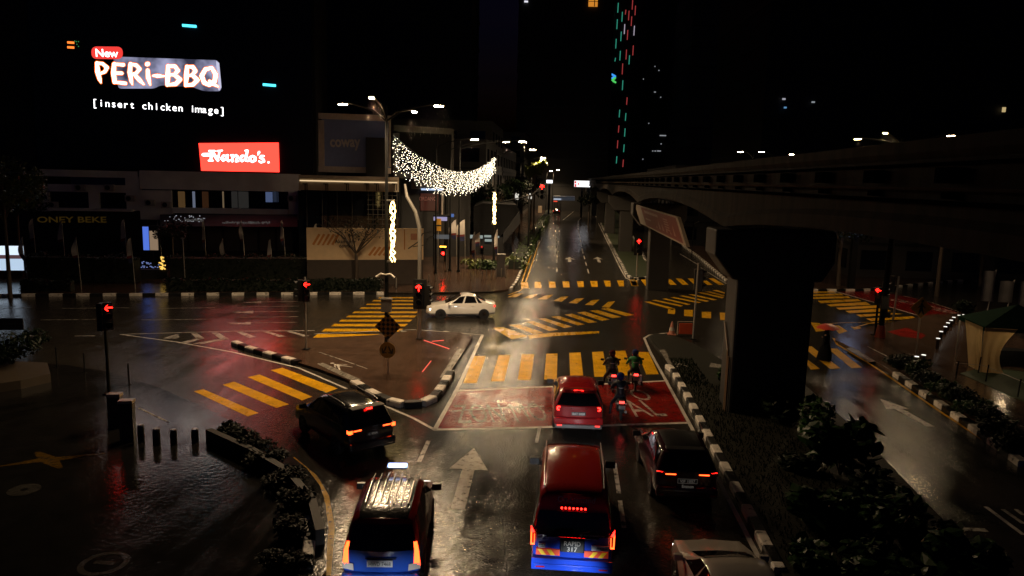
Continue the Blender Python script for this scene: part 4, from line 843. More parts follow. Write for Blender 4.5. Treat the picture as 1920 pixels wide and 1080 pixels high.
# curtain of string lights between the two lamp posts
pA = D(737.5, 254, 38.2); pB = D(928, 293, 76)
pole2 = thing('street_lamp', 'slim dark post by covered entrance that carries the far end of the string lights', 'lamp post', Vector((pB.x+.1, pB.y, 0)))
obj('pole', MB().tube([(0, 0, 0), (0, 0, 6), (0, 0, pB.z+.2)], [.13, .11, .08], 8), DARKM, pole2); obj('base_plate', MB().box((0, 0, .2), (.4, .4, .4)), DARKM, pole2)
ct = thing('string_light_curtain', 'swag of white hanging string lights slung across between two posts', 'string lights', (0, 0, 0))
def cat_(t, k=1.75): return pA.lerp(pB, t) - Vector((0, 0, 4*k*t*(1-t)))
obj('cable', MB().tube([cat_(i/40) for i in range(41)], .012, 5), BLACK, ct)
q = MB(); r_ = random.Random(2); NS = 112
for i in range(NS):
    t = (i+.5)/NS; top_ = cat_(t); n = 14; ph = r_.uniform(0, .12); ln = 2.0*(1-.25*abs(math.sin(i*.9)))
    for j in range(n):
        if r_.random() < .12: continue
        p = top_+Vector((r_.gauss(0, .09), r_.gauss(0, .05), -ph-ln*(j+r_.uniform(-.35, .35))/n)); s = .019+.010*t
        q.add([p+Vector(v)*s for v in ((1, 0, 0), (-1, 0, 0), (0, 1, 0), (0, -1, 0), (0, 0, 1), (0, 0, -1))], [(0, 2, 4), (2, 1, 4), (1, 3, 4), (3, 0, 4), (2, 0, 5), (1, 2, 5), (3, 1, 5), (0, 3, 5)])
o = obj('bulbs', q, glow('string_bulb', (1, .86, .62), 7, False), ct); o['kind'] = 'stuff'
# twisted rope lights on the two posts
ROPE = glow('rope_light', (1, .68, .22), 9)
def rope(label, p0, p1, n, r, w):
    q = MB(); t = thing('rope_light', label, 'rope light', p0)
    for ph, fq in ((0, 1), (PI, 1), (1.3, .62)):
        pts = []
        for i in range(81):
            k = i/80; a = ph+k*n*PI*fq+.5*math.sin(k*23+ph); pts.append((p1-p0)*k + Vector((math.sin(a)*r*(.75+.25*math.sin(k*17)), math.cos(a)*r*.5, 0)))
        q = MB().tube(pts, w, 5); obj('strand', q, ROPE, t)
    obj('clamp', MB().b6(-.3, .1, -.05, .05, -.02, .06).b6(-.3, .1, -.05, .05, (p1-p0).length-.02, (p1-p0).length+.05), METAL, t)
rope('twisted golden rope light up the near lamp post beneath the string lights', D(736.5, 491, 37.2), D(736.3, 377, 37.2), 9, .14, .03)
rope('twisted golden rope light up the far slim post', D(926.8, 420, 75.6), D(927.6, 361, 75.6), 8, .15, .05)
# ------------------------------------------------------------------ fittings on the near lamp post
fp = G(725, 660); zz = height_at(fp, 728, 552)
b = thing('control_box', 'grey equipment box strapped to the near lamp post above the diamond sign', 'box', fp+Vector((0, 0, 0)))
obj('box', MB().box((.05, -.26, height_at(fp, 727, 570)), (.52, .3, .75)), mat('grey_box', (.14, .13, .12), .4), b, bevel=.02); obj('lid', MB().box((.05, -.26, height_at(fp, 727, 559)), (.62, .38, .05)), METAL, b); obj('bracket', MB().box((0, -.12, height_at(fp, 727, 575)), (.3, .06, .08)), METAL, b)
cm = thing('camera_cluster', 'pair of white drooping cameras on the near lamp post', 'camera', fp)
for s_, x in ((-1, 708), (1, 738)):
    z = height_at(fp, 726, 516); obj('camera', MB().tube([(0, -.2, z+.05), (s_*.25, -.22, z+.1), (s_*.48, -.25, z-.08)], [.04, .05, .07], 8), mat('white_plastic', (.5, .47, .42), .4), cm)
def signpost(name, label, cat, base, shapes, rpost=.04, ztop=None):
    t = thing(name, label, cat, base); obj('post', MB().tube([(0, 0, 0), (0, 0, ztop)], rpost, 6), METAL, t)
    for nm, poly, y, m in shapes:
        q = MB(); n = len(poly); q.add([(x, y-.012, z) for x, z in poly]+[(x, y+.012, z) for x, z in poly], [tuple(range(n)), tuple(range(2*n-1, n-1, -1))]+[(i, n+i, n+(i+1) % n, (i+1) % n) for i in range(n)]); obj(nm, q, m, t, fix=True)
    return t
AMB = mat('amber_sign_face', (.38, .20, .02), .45, 0, .15)
def sgn(base, px, py): return height_at(base, px, py)
b = G(728, 704); z = sgn(b, 728, 612); h = .62
chk = [('diamond_panel', [(-h, z), (0, z-h), (h, z), (0, z+h)], -.05, AMB)]
k = h/3.0
for i in range(-3, 3):
    for j in range(-3, 3):
        if (i+j) % 2 == 0:
            u0, v0 = i/6*1.0, j/6*1.0
            c = lambda u, v: ((u-v)*h, z+(u+v)*h)
            e = 1/6*.97; chk.append(('check', [c(u0, v0), c(u0+e, v0), c(u0+e, v0+e), c(u0, v0+e)], -.08, BLACK))
t = signpost('traffic_sign', 'amber and black checkered diamond sign in front of the near lamp post', 'sign', b, chk[:1], .035, z+.3)
q = MB()
for nm, poly, y, m in chk[1:]: q.add([(x, -.066, z_) for x, z_ in poly], [(0, 1, 2, 3)])
obj('checks', q, BLACK, t)
z2 = sgn(b, 728, 655); dsc = [(.38*math.cos(2*PI*i/20), z2+.38*math.sin(2*PI*i/20)) for i in range(20)]
t = signpost('traffic_sign', 'round amber sign with two black arrows below the checkered diamond', 'sign', b+Vector((.0, -.1, 0)), [('disc', dsc, -.05, AMB)], .02, z2)
for s_ in (-1, 1):
    q = ribbon([[(s_*.06, .16, .06), (s_*.14, -.04, .07), (s_*.2, -.1, .05)], [(s_*.24, .06, .06), (s_*.22, -.14, .07), (s_*.06, -.12, .05)]]); place(q, (0, -.066, z2), (1, 0, 0), (0, 0, 1), (0, -1, 0)); obj('arrow', q, BLACK, t)
b = G(1717, 669); z = sgn(b, 1728, 577); h = .6
t = signpost('traffic_sign', 'yellow diamond pedestrian warning sign among shrubs at the right plaza', 'sign', b, [('diamond_panel', [(-h, z), (0, z-h), (h, z), (0, z+h)], -.05, AMB)], .05, z+.3)
q = ribbon([[(0, .25, .12), (0, .02, .16), (-.12, -.35, .07)], [(0, 0, .1), (.14, -.35, .07)], [(0, .2, .07), (.2, .0, .05)], [(0, .2, .07), (-.18, 0, .05)], [(.02, .38, .14), (.03, .38, .14)]]); place(q, (0, -.066, z), (1, 0, 0), (0, 0, 1), (0, -1, 0)); obj('pictogram', q, BLACK, t)
b = G(1745, 1079, .13); z = sgn(b, 1735, 1030); h = .42
t = signpost('traffic_sign', 'dim amber diamond sign with black figure low in the median shrubs', 'sign', b, [('diamond_panel', [(-h, z), (0, z-h), (h, z), (0, z+h)], -.05, mat('dull_amber_face', (.22, .1, .015), .5))], .035, z+.2)
q = MB().b6(-.11, .11, -.07, -.066, z-.28, z+.26); obj('pictogram', q, BLACK, t)
# ------------------------------------------------------------------ traffic lights
REDL = glow('signal_red', (1, .006, .004), 32); REDA = glow('signal_red_dim', (1, .012, .007), 9); AMBL = glow('signal_amber', (1, .42, .04), 5)
def arrow_strokes(kind, s=.13):
    if kind == 'up': return [[(0, -s, s*.34), (0, s*.1, s*.34)], [(-s*.85, s*.05, s*.3), (0, s*.85, s*.34), (s*.85, s*.05, s*.3)]]
    if kind == 'left': return [[(s, 0, s*.36), (-s*.2, 0, s*.36)], [(-s*.1, s*.8, s*.3), (-s*.9, 0, s*.34), (-s*.1, -s*.8, s*.3)]]
    return [[(-.001, 0, s*1.6), (.001, 0, s*1.6)]]
def signal_head(parent, p, face, lit=None, s=1.0, board=False, lenses=3, m=None, lit_i=0, kind='up'):
    """face: angle (rad) of the lens normal about z, 0 faces -y"""
    R = Matrix.Translation(Vector(p)) @ Matrix.Rotation(face, 4, 'Z') @ Matrix.Scale(s, 4)
    q = MB().b6(-.17, .17, -.12, .12, -.18*lenses-.02, .18*lenses+.02)
    if board: q.b6(-.33, .33, .121, .15, -.18*lenses-.2, .18*lenses+.2)
    h = obj('signal_head', q.xf(R), BLACK, parent, bevel=.015)
    for i in range(lenses):
        z = .18*(lenses-1)-.36*i
        v = MB(); n = 10
        for j in range(n+1):
            a = PI*.0+PI*j/n; v.v += [(.15*math.cos(a), -.12, z+.15*math.sin(a)), (.155*math.cos(a), -.34+.08*abs(math.cos(a)), z+.155*math.sin(a))]
        v.f = [(2*j, 2*j+1, 2*j+3, 2*j+2) for j in range(n)]; v.m = [0]*n; obj('visor', v.xf(R), BLACK, h)
        if i == lit_i and lit: q = ribbon(arrow_strokes(kind, .15), 0); place(q, (0, -.13, z), (1, 0, 0), (0, 0, 1), (0, -1, 0)); obj('lens', q.xf(R), m or REDL, h)
        else: obj('lens', MB().lathe([(.0001, 0), (.13, 0), (.13, .01)], (0, 0, 0), 12, 'y').xf(Matrix.Translation((0, -.132, z))).xf(R), GLASSD, h)
    return h
def signal(label, base, poles, heads, r=.06, pm=METAL):
    t = thing('traffic_light', label, 'traffic light', (base.x, base.y, .0), 0, 'traffic lights')
    for pts, rr in poles: obj('pole', MB().tube(pts, rr, 8), pm, t, smooth=True)
    obj('base_plate', MB().box((0, 0, .15), (.34, .34, .06)), DARKM, t)
    for a in heads: signal_head(t, **a)
    return t
b = G(205, 745); z = height_at(b, 213, 592)
signal('tall near traffic light with red arrow on the dark left plaza', b, [([(0, 0, .1), (0, 0, z+.55)], .065)], [dict(p=(.2, -.1, z), face=.75, lit=True, kind='left', m=REDA), dict(p=(.02, -.2, z-.02), face=1.5, lit=None)], pm=DARKM)
b = G(574, 660); z = height_at(b, 581, 545)
signal('slim traffic light with red left arrow on the tip of the traffic island', b, [([(0, 0, .1), (0, 0, z+.7)], .055)], [dict(p=(.12, -.14, z), face=.45, lit=True, kind='left', m=REDA), dict(p=(-.25, 0, z), face=-1.2)])
b = G(786, 640); z = height_at(b, 787, 551)
pp = [(0, 0, .1), (0, 0, height_at(b, 785, 460)), (-.03, 0, height_at(b, 783, 425)), (-.25, 0, height_at(b, 776, 397)), (-.75, .05, height_at(b, 760, 368)), (-.86, .05, height_at(b, 757, 345))]
signal('traffic light with red up arrow on the bent grey mast of the island', b, [(pp, [.12, .11, .11, .1, .09, .06])], [dict(p=(.05, -.3, z), face=0, lit=True, kind='up', s=1.15, board=True), dict(p=(.5, 0, z-.05), face=1.4)])
b = G(837, 512); z = height_at(b, 833, 477)
t = signal('small traffic light showing red and amber beside the plaza bollards', b, [([(0, 0, .1), (0, 0, z+.5)], .06)], [dict(p=(-.3, -.2, z+.35), face=0, lit=True, kind='dot', lenses=2, lit_i=1, s=1.2)])
obj('lens', MB().b6(-.62, .02, -.42, -.40, z+.72, z+.86), AMBL, t)
b = G(990, 478); z = height_at(b, 1017, 352); xo = (D(1017, 352, b.y*.9974-b.x*.0715)-b).x
signal('overhead traffic light with bright red up arrow above the far road', b, [([(0, 0, .1), (0, 0, z-.9)], .12), ([(0, 0, z-1.2), (xo, 0, z+.2)], .08), ([(0, 0, z-1.0), (-3.6, -.3, z-1.9)], .07)], [dict(p=(xo, -.3, z-.5), face=0, lit=True, kind='up', s=1.7, m=REDL)], pm=DARKM)
b = G(1193, 522); z = height_at(b, 1196, 455)
signal('traffic light with red up arrow on the far median beside the beam pier', b, [([(0, 0, .1), (0, 0, z)], .07)], [dict(p=(.05, -.2, z-.3), face=0, lit=True, kind='up', s=1.25, board=True)])
b = G(1299, 640); z = height_at(b, 1312, 525)
signal('unlit traffic light turned away on the leaning post at the median tip', b, [([(0, 0, .1), (.05, 0, z+1.0)], .055)], [dict(p=(.25, 0, z), face=1.3, s=1.15), dict(p=(.1, .25, z), face=3.1, s=1.1)])
b = G(1640, 632); z = height_at(b, 1645, 548)
signal('traffic light with a faint red light by the right plaza corner', b, [([(0, 0, .1), (0, 0, z+.5)], .07)], [dict(p=(-.1, -.2, z-.2), face=-.7, lit=True, kind='left', m=REDA), dict(p=(.3, 0, z+.1), face=1.2)], pm=DARKM)
b = G(1674, 605); z = height_at(b, 1681, 530)
signal('pale post with a traffic light facing away by the right crosswalk', b, [([(0, 0, .1), (.1, 0, z+.45)], .07)], [dict(p=(-.25, .1, z-.1), face=2.6)])
b = G(905, 515); z = height_at(b, 903, 468)
t = signal('low dark traffic light with tiny red light beneath the flags', b, [([(0, 0, .1), (0, 0, z+.4)], .05)], [dict(p=(-.15, -.2, z), face=.4, lit=True, kind='dot', m=glow('signal_red_faint', (1, .05, .03), .7), s=.8)], pm=DARKM)
# ------------------------------------------------------------------ elevated monorail: guideway beams, crossheads, piers
BZ = HC
MATTEB = mat('matte_black_fitting', (.004, .004, .004), 1.0, spec=0.0)  # plain matte black without sheen
def guideway(label, x, w, ztop, piers, zb_mid, zb_pier, y0, y1, span):
    t = thing('guideway_beam', label, 'railway beam', (x, 0, 0), 0, 'elevated railway beams'); q = MB(); st = []
    n = int((y1-y0)/1.0)
    for i in range(n+1):
        y = y0+(y1-y0)*i/n; k = min(abs(y-p) for p in piers)/(span/2); k = max(0, min(1, 1-k)); zb = zb_mid+(zb_pier-zb_mid)*k**2.2
        st.append([(-w, y, zb), (w, y, zb), (w, y, zb+.35), (w*.82, y, zb+.5), (w*.82, y, ztop-.35), (w, y, ztop-.22), (w, y, ztop), (-w, y, ztop), (-w, y, ztop-.22), (-w*.82, y, ztop-.35), (-w*.82, y, zb+.5), (-w, y, zb+.35)])
    m_ = 12
    for r in st: q.v += r
    for i in range(n):
        for j in range(m_): q.f.append((i*m_+j, i*m_+(j+1) % m_, (i+1)*m_+(j+1) % m_, (i+1)*m_+j)); q.m.append(0)
    q.f += [tuple(range(m_-1, -1, -1)), tuple(n*m_+j for j in range(m_))]; q.m += [0, 0]
    obj('beam', q, CONC, t, fix=True)
    for s_ in (-1, 1):
        zr = BZ+.02; q = MB().b6(s_*(w+.10)-.03, s_*(w+.10)+.03, y0, y1, zr-.025, zr+.025); obj('power_rail', q, mat('dull_rail', (.06, .045, .032), .9, spec=.05), t)
        q = MB().b6(s_*(w*.9+.03)-.05, s_*(w*.9+.03)+.05, y0, y1, zr-.27, zr-.19); obj('cable_tray', q, MATTEB, t)
        q = MB().b6(s_*(w*.9+.02)-.04, s_*(w*.9+.02)+.04, y0, y1, zr+.40, zr+.46); obj('cable_duct', q, MATTEB, t)
        q = MB()
        y = y0+2
        while y < min(y1, 150):
            q.b6(s_*(w*.82+.01), s_*(w+.14), y, y+.55, zr+.10, zr+.36); q.b6(s_*(w*.82+.01), s_*(w+.1), y+.15, y+.35, zr-.16, zr-.05); y += 3.0
        o = obj('insulator', q, MATTEB, t)
    return t
PIERS = [29.9, 64.5, 99, 133.5, 168, 202.5, 237]
guideway('nearer concrete monorail beam crossing the upper right of view', 6.85, .44, 10.1, PIERS+[-4.6], 8.25, 7.55, 1.5, 250, 34.5)
guideway('farther concrete monorail beam running behind the near one', 10.1, .44, 10.1, PIERS+[-4.6], 8.1, 7.5, 5, 250, 34.5)
for i, y in enumerate(PIERS):
    t = thing('railway_pier', ['huge black pier with crosshead standing in the median shrubs', 'second railway pier behind the hanging red banner board', 'third railway pier beyond the banner board', 'fourth railway pier from the camera', 'fifth railway pier far along the beam', 'sixth railway pier far along the beam', 'last railway pier at the end of the beam'][i], 'pier', (8.45, y, 0), 0, 'railway piers')
    q = MB().b6(-1.55, 1.45, -.9, .9, -.1, 5.6) if i == 0 else MB().b6(-.9, .9, -.8, .8, -.1, 5.6)
    obj('column', q, CONCD if i else mat('black_concrete', (.02, .02, .02), .6, 0, .3, 1), t, bevel=.12)
    q = MB(); P2 = [(-2.5, 7.5), (-2.5, 6.5), (-1.75, 5.55), (1.68, 5.55), (2.1, 6.3), (2.1, 7.5)]; n = 6
    q.add([(x, -1.0, z) for x, z in P2]+[(x, 1.0, z) for x, z in P2], [tuple(range(n)), tuple(range(2*n-1, n-1, -1))]+[(k, n+k, n+(k+1) % n, (k+1) % n) for k in range(n)]); obj('crosshead', q, CONCD if i else MATS['black_concrete'], t, fix=True, bevel=.08)
    if i == 0:
        q = MB().tube([(-1.62, -.5, .1), (-1.62, -.5, 2.6), (-1.62, .4, 3.6)], .05, 6).tube([(-1.62, -.72, .1), (-1.62, -.72, 2.4)], .05, 6); obj('drain_pipe', q, mat('rusty_pipe', (.16, .10, .06), .4), t)
bb = thing('banner_board', 'red printed banner board hanging below the monorail beam', 'banner', G(1300, 460, 6))
bb.location = (0, 0, 0)
def onX(px, py, X): r = ray(px, py); return CAMP + r*((X-CAMP.x)/r.x)
c4 = [onX(1190, 383, 6.2), onX(1270, 407, 6.2), onX(1287, 463, 6.2), onX(1201, 419, 6.2)]
y0_, y1_ = c4[0].y, c4[2].y; zt_ = c4[0].z; zb_ = c4[2].z
q = MB().add([tuple(p) for p in c4]+[(p.x+.18, p.y, p.z) for p in c4], [(0, 1, 2, 3), (7, 6, 5, 4), (0, 4, 5, 1), (1, 5, 6, 2), (2, 6, 7, 3), (3, 7, 4, 0)]); obj('frame', q, mat('cream_board_frame', (.2, .155, .11), .6), bb, fix=True)
def bl(u, v): return c4[0].lerp(c4[1], u).lerp(c4[3].lerp(c4[2], u), v)
def bp_(us, m, nm, o_=.012): obj(nm, MB().add([bl(u, v)-Vector((o_, 0, 0)) for u, v in us], [tuple(range(len(us)))]), m, bb)
bp_([(.2, .05), (.97, .05), (.97, .93), (.2, .93)], mat('red_print', (.10, .016, .010), .6, spec=.2), 'panel')
bp_([(.28, .18), (.62, .18), (.62, .3), (.28, .3)], mat('pale_print', (.16, .07, .05), .6), 'print', .018); bp_([(.26, .55), (.4, .55), (.4, .62), (.26, .62)], mat('pale_print', (.3, .14, .1)), 'print', .018)
for k in range(6): bp_([(.5+k*.07, .8), (.52+k*.07, .8-.1*((k*7) % 4+1)), (.535+k*.07, .8)], mat('pale_print', (.3, .14, .1)), 'print', .018)
for k in range(5): bp_([(.72, .25+k*.1), (.80, .25+k*.1), (.80, .3+k*.1), (.72, .3+k*.1)], mat('pale_print', (.3, .14, .1)), 'print', .018)
for u in (.15, .6): p = bl(u, 0); obj('hanger', MB().tube([p+Vector((.1, 0, -.05)), p+Vector((.3, 0, .6))], .04, 6), DARKM, bb)
pst = thing('street_post', 'thin dark post beside the end of the red banner board', 'post', G(1297, 480)); obj('shaft', MB().tube([(0, 0, 0), (0, 0, 4.6)], .06, 6), DARKM, pst); obj('bracket', MB().tube([(0, 0, 4.2), (.7, 0, 4.5)], .03, 6), METAL, pst)
# ------------------------------------------------------------------ flags, bollards, posts
FW = mat('flag_white', (.5, .46, .42), .7, 0, .2, 2); FR_ = mat('flag_red', (.14, .02, .02), .7); FB = mat('flag_blue', (.012, .016, .06), .7)
def flag(label, base, ztop, L, w, lean, group):
    t = thing('feather_flag', label, 'flag', (base.x, base.y, .1), 0, group); obj('pole', MB().tube([(lean*.0, 0, 0), (-lean*.5, 0, ztop*.6), (-lean, 0, ztop)], [.035, .03, .015], 6), METAL, t)
    q = MB(); n = 10
    for i in range(n):
        for a, b_2 in ((i, i+1),):
            def at_(k, e): 
                z = ztop-.03-L*k; px_ = -lean*(z/ztop)
                wd = w*(.25+.75*math.sin(min(1, k*2.2)*PI/2))*(1 if k < .75 else max(.35, 1-(k-.75)*2.4)); return (px_-e*wd-.02, .1*math.sin(k*7+base.x)*e-.03, z-.10*e)
            ka, kb = a/n, b_2/n; mi = 0 if ka < .62 else (1 if ka < .76 else 2)
            q.add([at_(ka, 0), at_(kb, 0), at_(kb, .5), at_(ka, .5)], [(0, 1, 2, 3)], mi); q.add([at_(ka, .5), at_(kb, .5), at_(kb, 1), at_(ka, 1)], [(0, 1, 2, 3)], mi)
    obj('cloth', q, [FW, FR_, FB], t, smooth=True)
ORD = ['first', 'second', 'third', 'fourth', 'fifth', 'sixth', 'seventh', 'eighth', 'ninth', 'tenth', 'eleventh', 'twelfth']
for i, (bx, by, ty) in enumerate([(52, 531, 446), (153, 546, 447), (254, 545, 448), (424, 524, 450), (512, 523, 450), (598, 524, 421)]):
    b = G(bx, by); zt = height_at(b, bx-6, ty); flag('hanging feather flag, %s from the left in the row by the kerb' % ORD[i], b, zt, 1.9, .38 if i < 3 else .3, .18, 'feather flags along the kerb')
for i, (bx, ty, sd) in enumerate([(70, 412, 0), (124, 414, 0), (240, 413, 0), (306, 416, 1), (388, 416, 0), (461, 415, 1), (537, 414, 1)]):
    b = G(bx, 512); zt = height_at(b, bx, ty); flag('dim feather flag, %s from the left in the row behind hedge' % ORD[i], b, zt, 2.4, .42 if i < 3 else .25, .3 if sd else .1, 'feather flags behind the hedge')
for i, (bx, by, ty, w_, l_) in enumerate([(856, 500, 413, .75, 2.0), (872, 500, 413, .95, 2.2), (891, 520, 436, .3, 2.4), (900, 515, 437, .7, 1.3), (933, 512, 431, .3, 2.4)]):
    b = G(bx, by); flag(['pale event flag, left one of the upper pair at the plaza', 'pale event flag with round emblem, right one of the upper pair', 'thin white flag left of the slim rope-lit post', 'short pale flag just left of the slim rope-lit post', 'thin white flag right of the slim rope-lit post'][i], b, height_at(b, bx, ty), l_, w_, .1, 'event flags at the plaza')
for bx, by, ty, lab in ((348, 546, 447, 'thin bare white post among the kerbside flags'), (663, 520, 440, 'thin pale pole at the foot of the bare tree')):
    b = G(bx, by); t = thing('street_post', lab, 'post', b); z = height_at(b, bx-2, ty); obj('shaft', MB().tube([(0, 0, 0), (-.05, 0, z)], .035, 6), METAL, t); obj('cap', MB().box((-.1, 0, z), (.3, .06, .06)), METAL, t)
for i, (bx, by, ty) in enumerate([(948, 520, 502), (940, 521, 503), (930, 522, 504), (921, 523, 505), (912, 524, 506), (904, 525, 507), (883, 525, 507), (828, 527, 512), (817, 527, 513), (804, 528, 514), (770, 530, 516), (757, 531, 517), (743, 541, 521), (698, 544, 521)]):
    b = G(bx, by, .13); t = thing('bollard', 'slim steel bollard, %s from the right along the plaza edge' % (ORD+['thirteenth', 'fourteenth'])[i], 'bollard', b, 0, 'steel bollards along the plaza'); h = height_at(b, bx, ty)-.13; obj('shaft', MB().lathe([(.05, 0), (.05, h-.04), (.03, h)], n=8), METAL, t); obj('collar', MB().lathe([(.07, 0), (.07, .04)], n=8), DARKM, t)
for i, (bx, by, ty, w) in enumerate([(265, 828, 796, .22), (294, 833, 803, .25), (326, 832, 805, .22), (366, 828, 804, .24)]):
    b = G(bx, by, .13); h = height_at(b, bx, ty)-.13; t = thing('bollard', 'short black bollard on the dark plaza, %s from the left' % ORD[i], 'bollard', b, 0, 'black plaza bollards'); obj('body', MB().lathe([(w*.5, 0), (w*.5, h*.86), (w*.42, h*.93)], n=12), mat('black_bollard', (.015, .015, .015), .3), t, smooth=True); obj('cap', MB().lathe([(w*.44, h*.932), (w*.40, h)], n=12), mat('steel_cap', (.5, .45, .38), .3, .8), t)
for i, (bx, by, ty, lab) in enumerate([(218, 800, 737, 'tall dark slab post, left one of the pair by near traffic light'), (241, 826, 749, 'tall dark slab post with steel top, right one of the pair')]):
    b = G(bx, by, .13); h = height_at(b, bx, ty)-.13; t = thing('gate_post', lab, 'post', b, .2, 'dark slab posts'); obj('body', MB().box((0, 0, (h-.12)/2), (.44, .3, h-.12)), mat('dark_slab', (.04, .038, .036), .25), t, bevel=.015); obj('cap', MB().box((0, 0, h-.06), (.46, .32, .1)), mat('steel_cap', (.5, .45, .38), .3, .8), t)
for i, (bx, by, ty) in enumerate([(107, 690, 655), (159, 700, 665), (242, 723, 686)]):
    b = G(bx, by, .1); t = thing('bollard', 'thin dark post along the yellow-lined kerb, %s from the left' % ORD[i], 'bollard', b, 0, 'thin posts by the yellow line'); h = height_at(b, bx, ty); obj('shaft', MB().lathe([(.035, 0), (.035, h)], n=6), DARKM, t); obj('foot', MB().box((0, 0, .02), (.14, .14, .03)), DARKM, t)
SOL = glow('solar_cap', (1, .95, .85), 1.2)
for i, (bx, by, ty) in enumerate([(1806, 600, 592), (1797, 601, 593), (1787, 605, 595), (1782, 611, 600), (1776, 616, 605), (1771, 624, 612), (1763, 633, 622), (1757, 650, 634), (1717, 684, 668), (1730, 681, 665)]):
    b = G(bx, by+3, .13); h = max(.5, height_at(b, bx, ty)-.13); t = thing('bollard', ('low bollard with glowing cap, %s from the back of the right plaza row' % ORD[i]) if i < 8 else ['low bollard with glowing cap left of the pair in front of shrubs', 'low bollard with glowing cap right of the pair in front of shrubs'][i-8], 'bollard', b, 0, 'solar bollards on the right plaza'); obj('body', MB().lathe([(.10, 0), (.10, h-.03)], n=10), mat('brown_bollard', (.05, .035, .025), .4), t); obj('cap', MB().lathe([(.11, h-.028), (.11, h)], n=10), SOL, t)
# directional board cut by the left edge, barriers at the median tip
fr = Fr(D(20, 608, 36), (1, .2)); t = thing('direction_sign', 'dark direction board on a post cut by the left picture edge', 'sign', fr.o, fr.rz); q = MB(); fr.box(q, -90, 597, 43, 619, 0, .08); obj('panel', q, BLACK, t); q = MB(); fr.box(q, -86, 607, 42, 607.8, -.01, -.002); obj('rule', q, mat('grey_rule', (.08, .08, .085), .5), t); a, z = fr.sz(-60, 610); obj('post', MB().tube([(a, .15, 0), (a, .15, z+.2)], .07, 8), DARKM, t)
b = G(1285, 628, .13); t = thing('barrier', 'orange-red plastic barrier board with cream frame at the median tip', 'barrier', b, .12)
obj('panel', MB().b6(-.42, .42, -.04, .04, .05, .72), mat('orange_plastic', (.42, .06, .02), .35), t, bevel=.02); obj('frame', MB().tube([(-.5, 0, 0), (-.5, 0, .82), (.46, 0, .82), (.46, 0, 0)], .03, 6), mat('cream_frame', (.34, .28, .21)), t)
b = G(1259, 627, .13); t = thing('traffic_cone', 'dirty orange and white traffic cone beside the barrier board', 'cone', b); obj('cone', MB().lathe([(.2, .03), (.04, .78), (.03, .8)], n=14), mat('faded_orange', (.42, .16, .10), .5, 0, .3), t); obj('base', MB().box((0, 0, .025), (.5, .5, .05)), mat('faded_orange', (.4, .1, .06)), t); obj('sleeve', MB().lathe([(.163, .25), (.118, .45)], n=14), mat('dirty_white', (.4, .36, .3), .5), t)
b = G(1650, 632, .13); t = thing('lamp_post_base', 'dark thick post with orange-wrapped foot at the right crossing', 'post', b); obj('shaft', MB().tube([(0, 0, 0), (.05, 0, 4), (.1, 0, 7)], [.17, .15, .13], 10), DARKM, t); obj('wrap', MB().lathe([(.3, 0), (.26, .4), (.2, .75)], n=12), mat('orange_plastic', (.4, .08, .03)), t); obj('cabinet', MB().box((0, -.2, 2.2), (.4, .25, .8)), BLACK, t)
# tents and tall banners at the right edge
CAN = mat('green_canvas', (.008, .04, .022), .9, 0, .2, 2, spec=.05); CRM = mat('cream_canvas', (.6, .44, .22), .7, 0, .25, 3)
_t = CRM.node_tree; _tr = _t.nodes.new('ShaderNodeBsdfTranslucent'); _tr.inputs[0].default_value = (.7, .5, .26, 1); _mx = _t.nodes.new('ShaderNodeMixShader'); _mx.inputs[0].default_value = .55
_t.links.new(_t.nodes['Principled BSDF'].outputs[0], _mx.inputs[1]); _t.links.new(_tr.outputs[0], _mx.inputs[2]); _t.links.new(_mx.outputs[0], _t.nodes['Material Output'].inputs[0])
pL = G(1836, 698, .13); dt = thing('market_tent', 'green-roofed market tent with gathered cream side drape', 'tent', pL, -.12)
hh = 2.35; q = MB(); W_, L_2 = 4.2, 3.2
q.add([(0, 0, hh), (W_, 0, hh), (W_, L_2, hh), (0, L_2, hh), (W_/2, L_2/2, hh+1.0)], [(0, 1, 4), (1, 2, 4), (2, 3, 4), (3, 0, 4)]); q.add([(0, 0, hh-.22), (W_, 0, hh-.22), (W_, L_2, hh-.22), (0, L_2, hh-.22), (0, 0, hh), (W_, 0, hh), (W_, L_2, hh), (0, L_2, hh)], [(0, 1, 5, 4), (1, 2, 6, 5), (2, 3, 7, 6), (3, 0, 4, 7)]); obj('canopy', q, CAN, dt)
for x, y in ((.05, .05), (W_-.05, .05), (W_-.05, L_2-.05), (.05, L_2-.05)): obj('leg', MB().b6(x-.03, x+.03, y-.03, y+.03, 0, hh-.01), METAL, dt)
q = MB(); n = 26
for side in (0,):
    for i in range(n):
        for j in range(8):
            def dp(i_, j_):
                u = i_/n; v = j_/8; pinch = 1-.55*math.sin(v*PI*.9)**2*0; y = u*2.2; z = (hh-.05)*(1-v)
                return (-.08+.04*math.sin(i_*1.3)*(.3+v)+.12*v, y*(1-.35*v)+.08*math.sin(i_*1.1), z+.02)
            q.add([dp(i, j), dp(i+1, j), dp(i+1, j+1), dp(i, j+1)], [(0, 1, 2, 3)])
obj('drape', q, CRM, dt, smooth=True, fix=True)
q = MB(); 
for i in range(10):
    for j in range(8):
        def dq(i_, j_): u = i_/10; v = j_/8; return (u*1.5*(1-.45*math.sin(v*PI*.8)), -.06+.035*math.sin(i_*1.5)*(.4+v), (hh-.05)*(1-v)+.02)
        q.add([dq(i, j), dq(i+1, j), dq(i+1, j+1), dq(i, j+1)], [(0, 1, 2, 3)])
obj('drape', q, CRM, dt, smooth=True, fix=True)
q = MB().b6(1.0, 4.1, 1.8, 2.6, 0, .85); obj('counter', q, BLACK, dt); obj('lamp', MB().lathe([(.001, -.06), (.06, -.02), (.06, .04), (.02, .08)], (1.7, 1.2, 1.9), 10), glow('tent_bulb', (1, .72, .4), 130), dt)
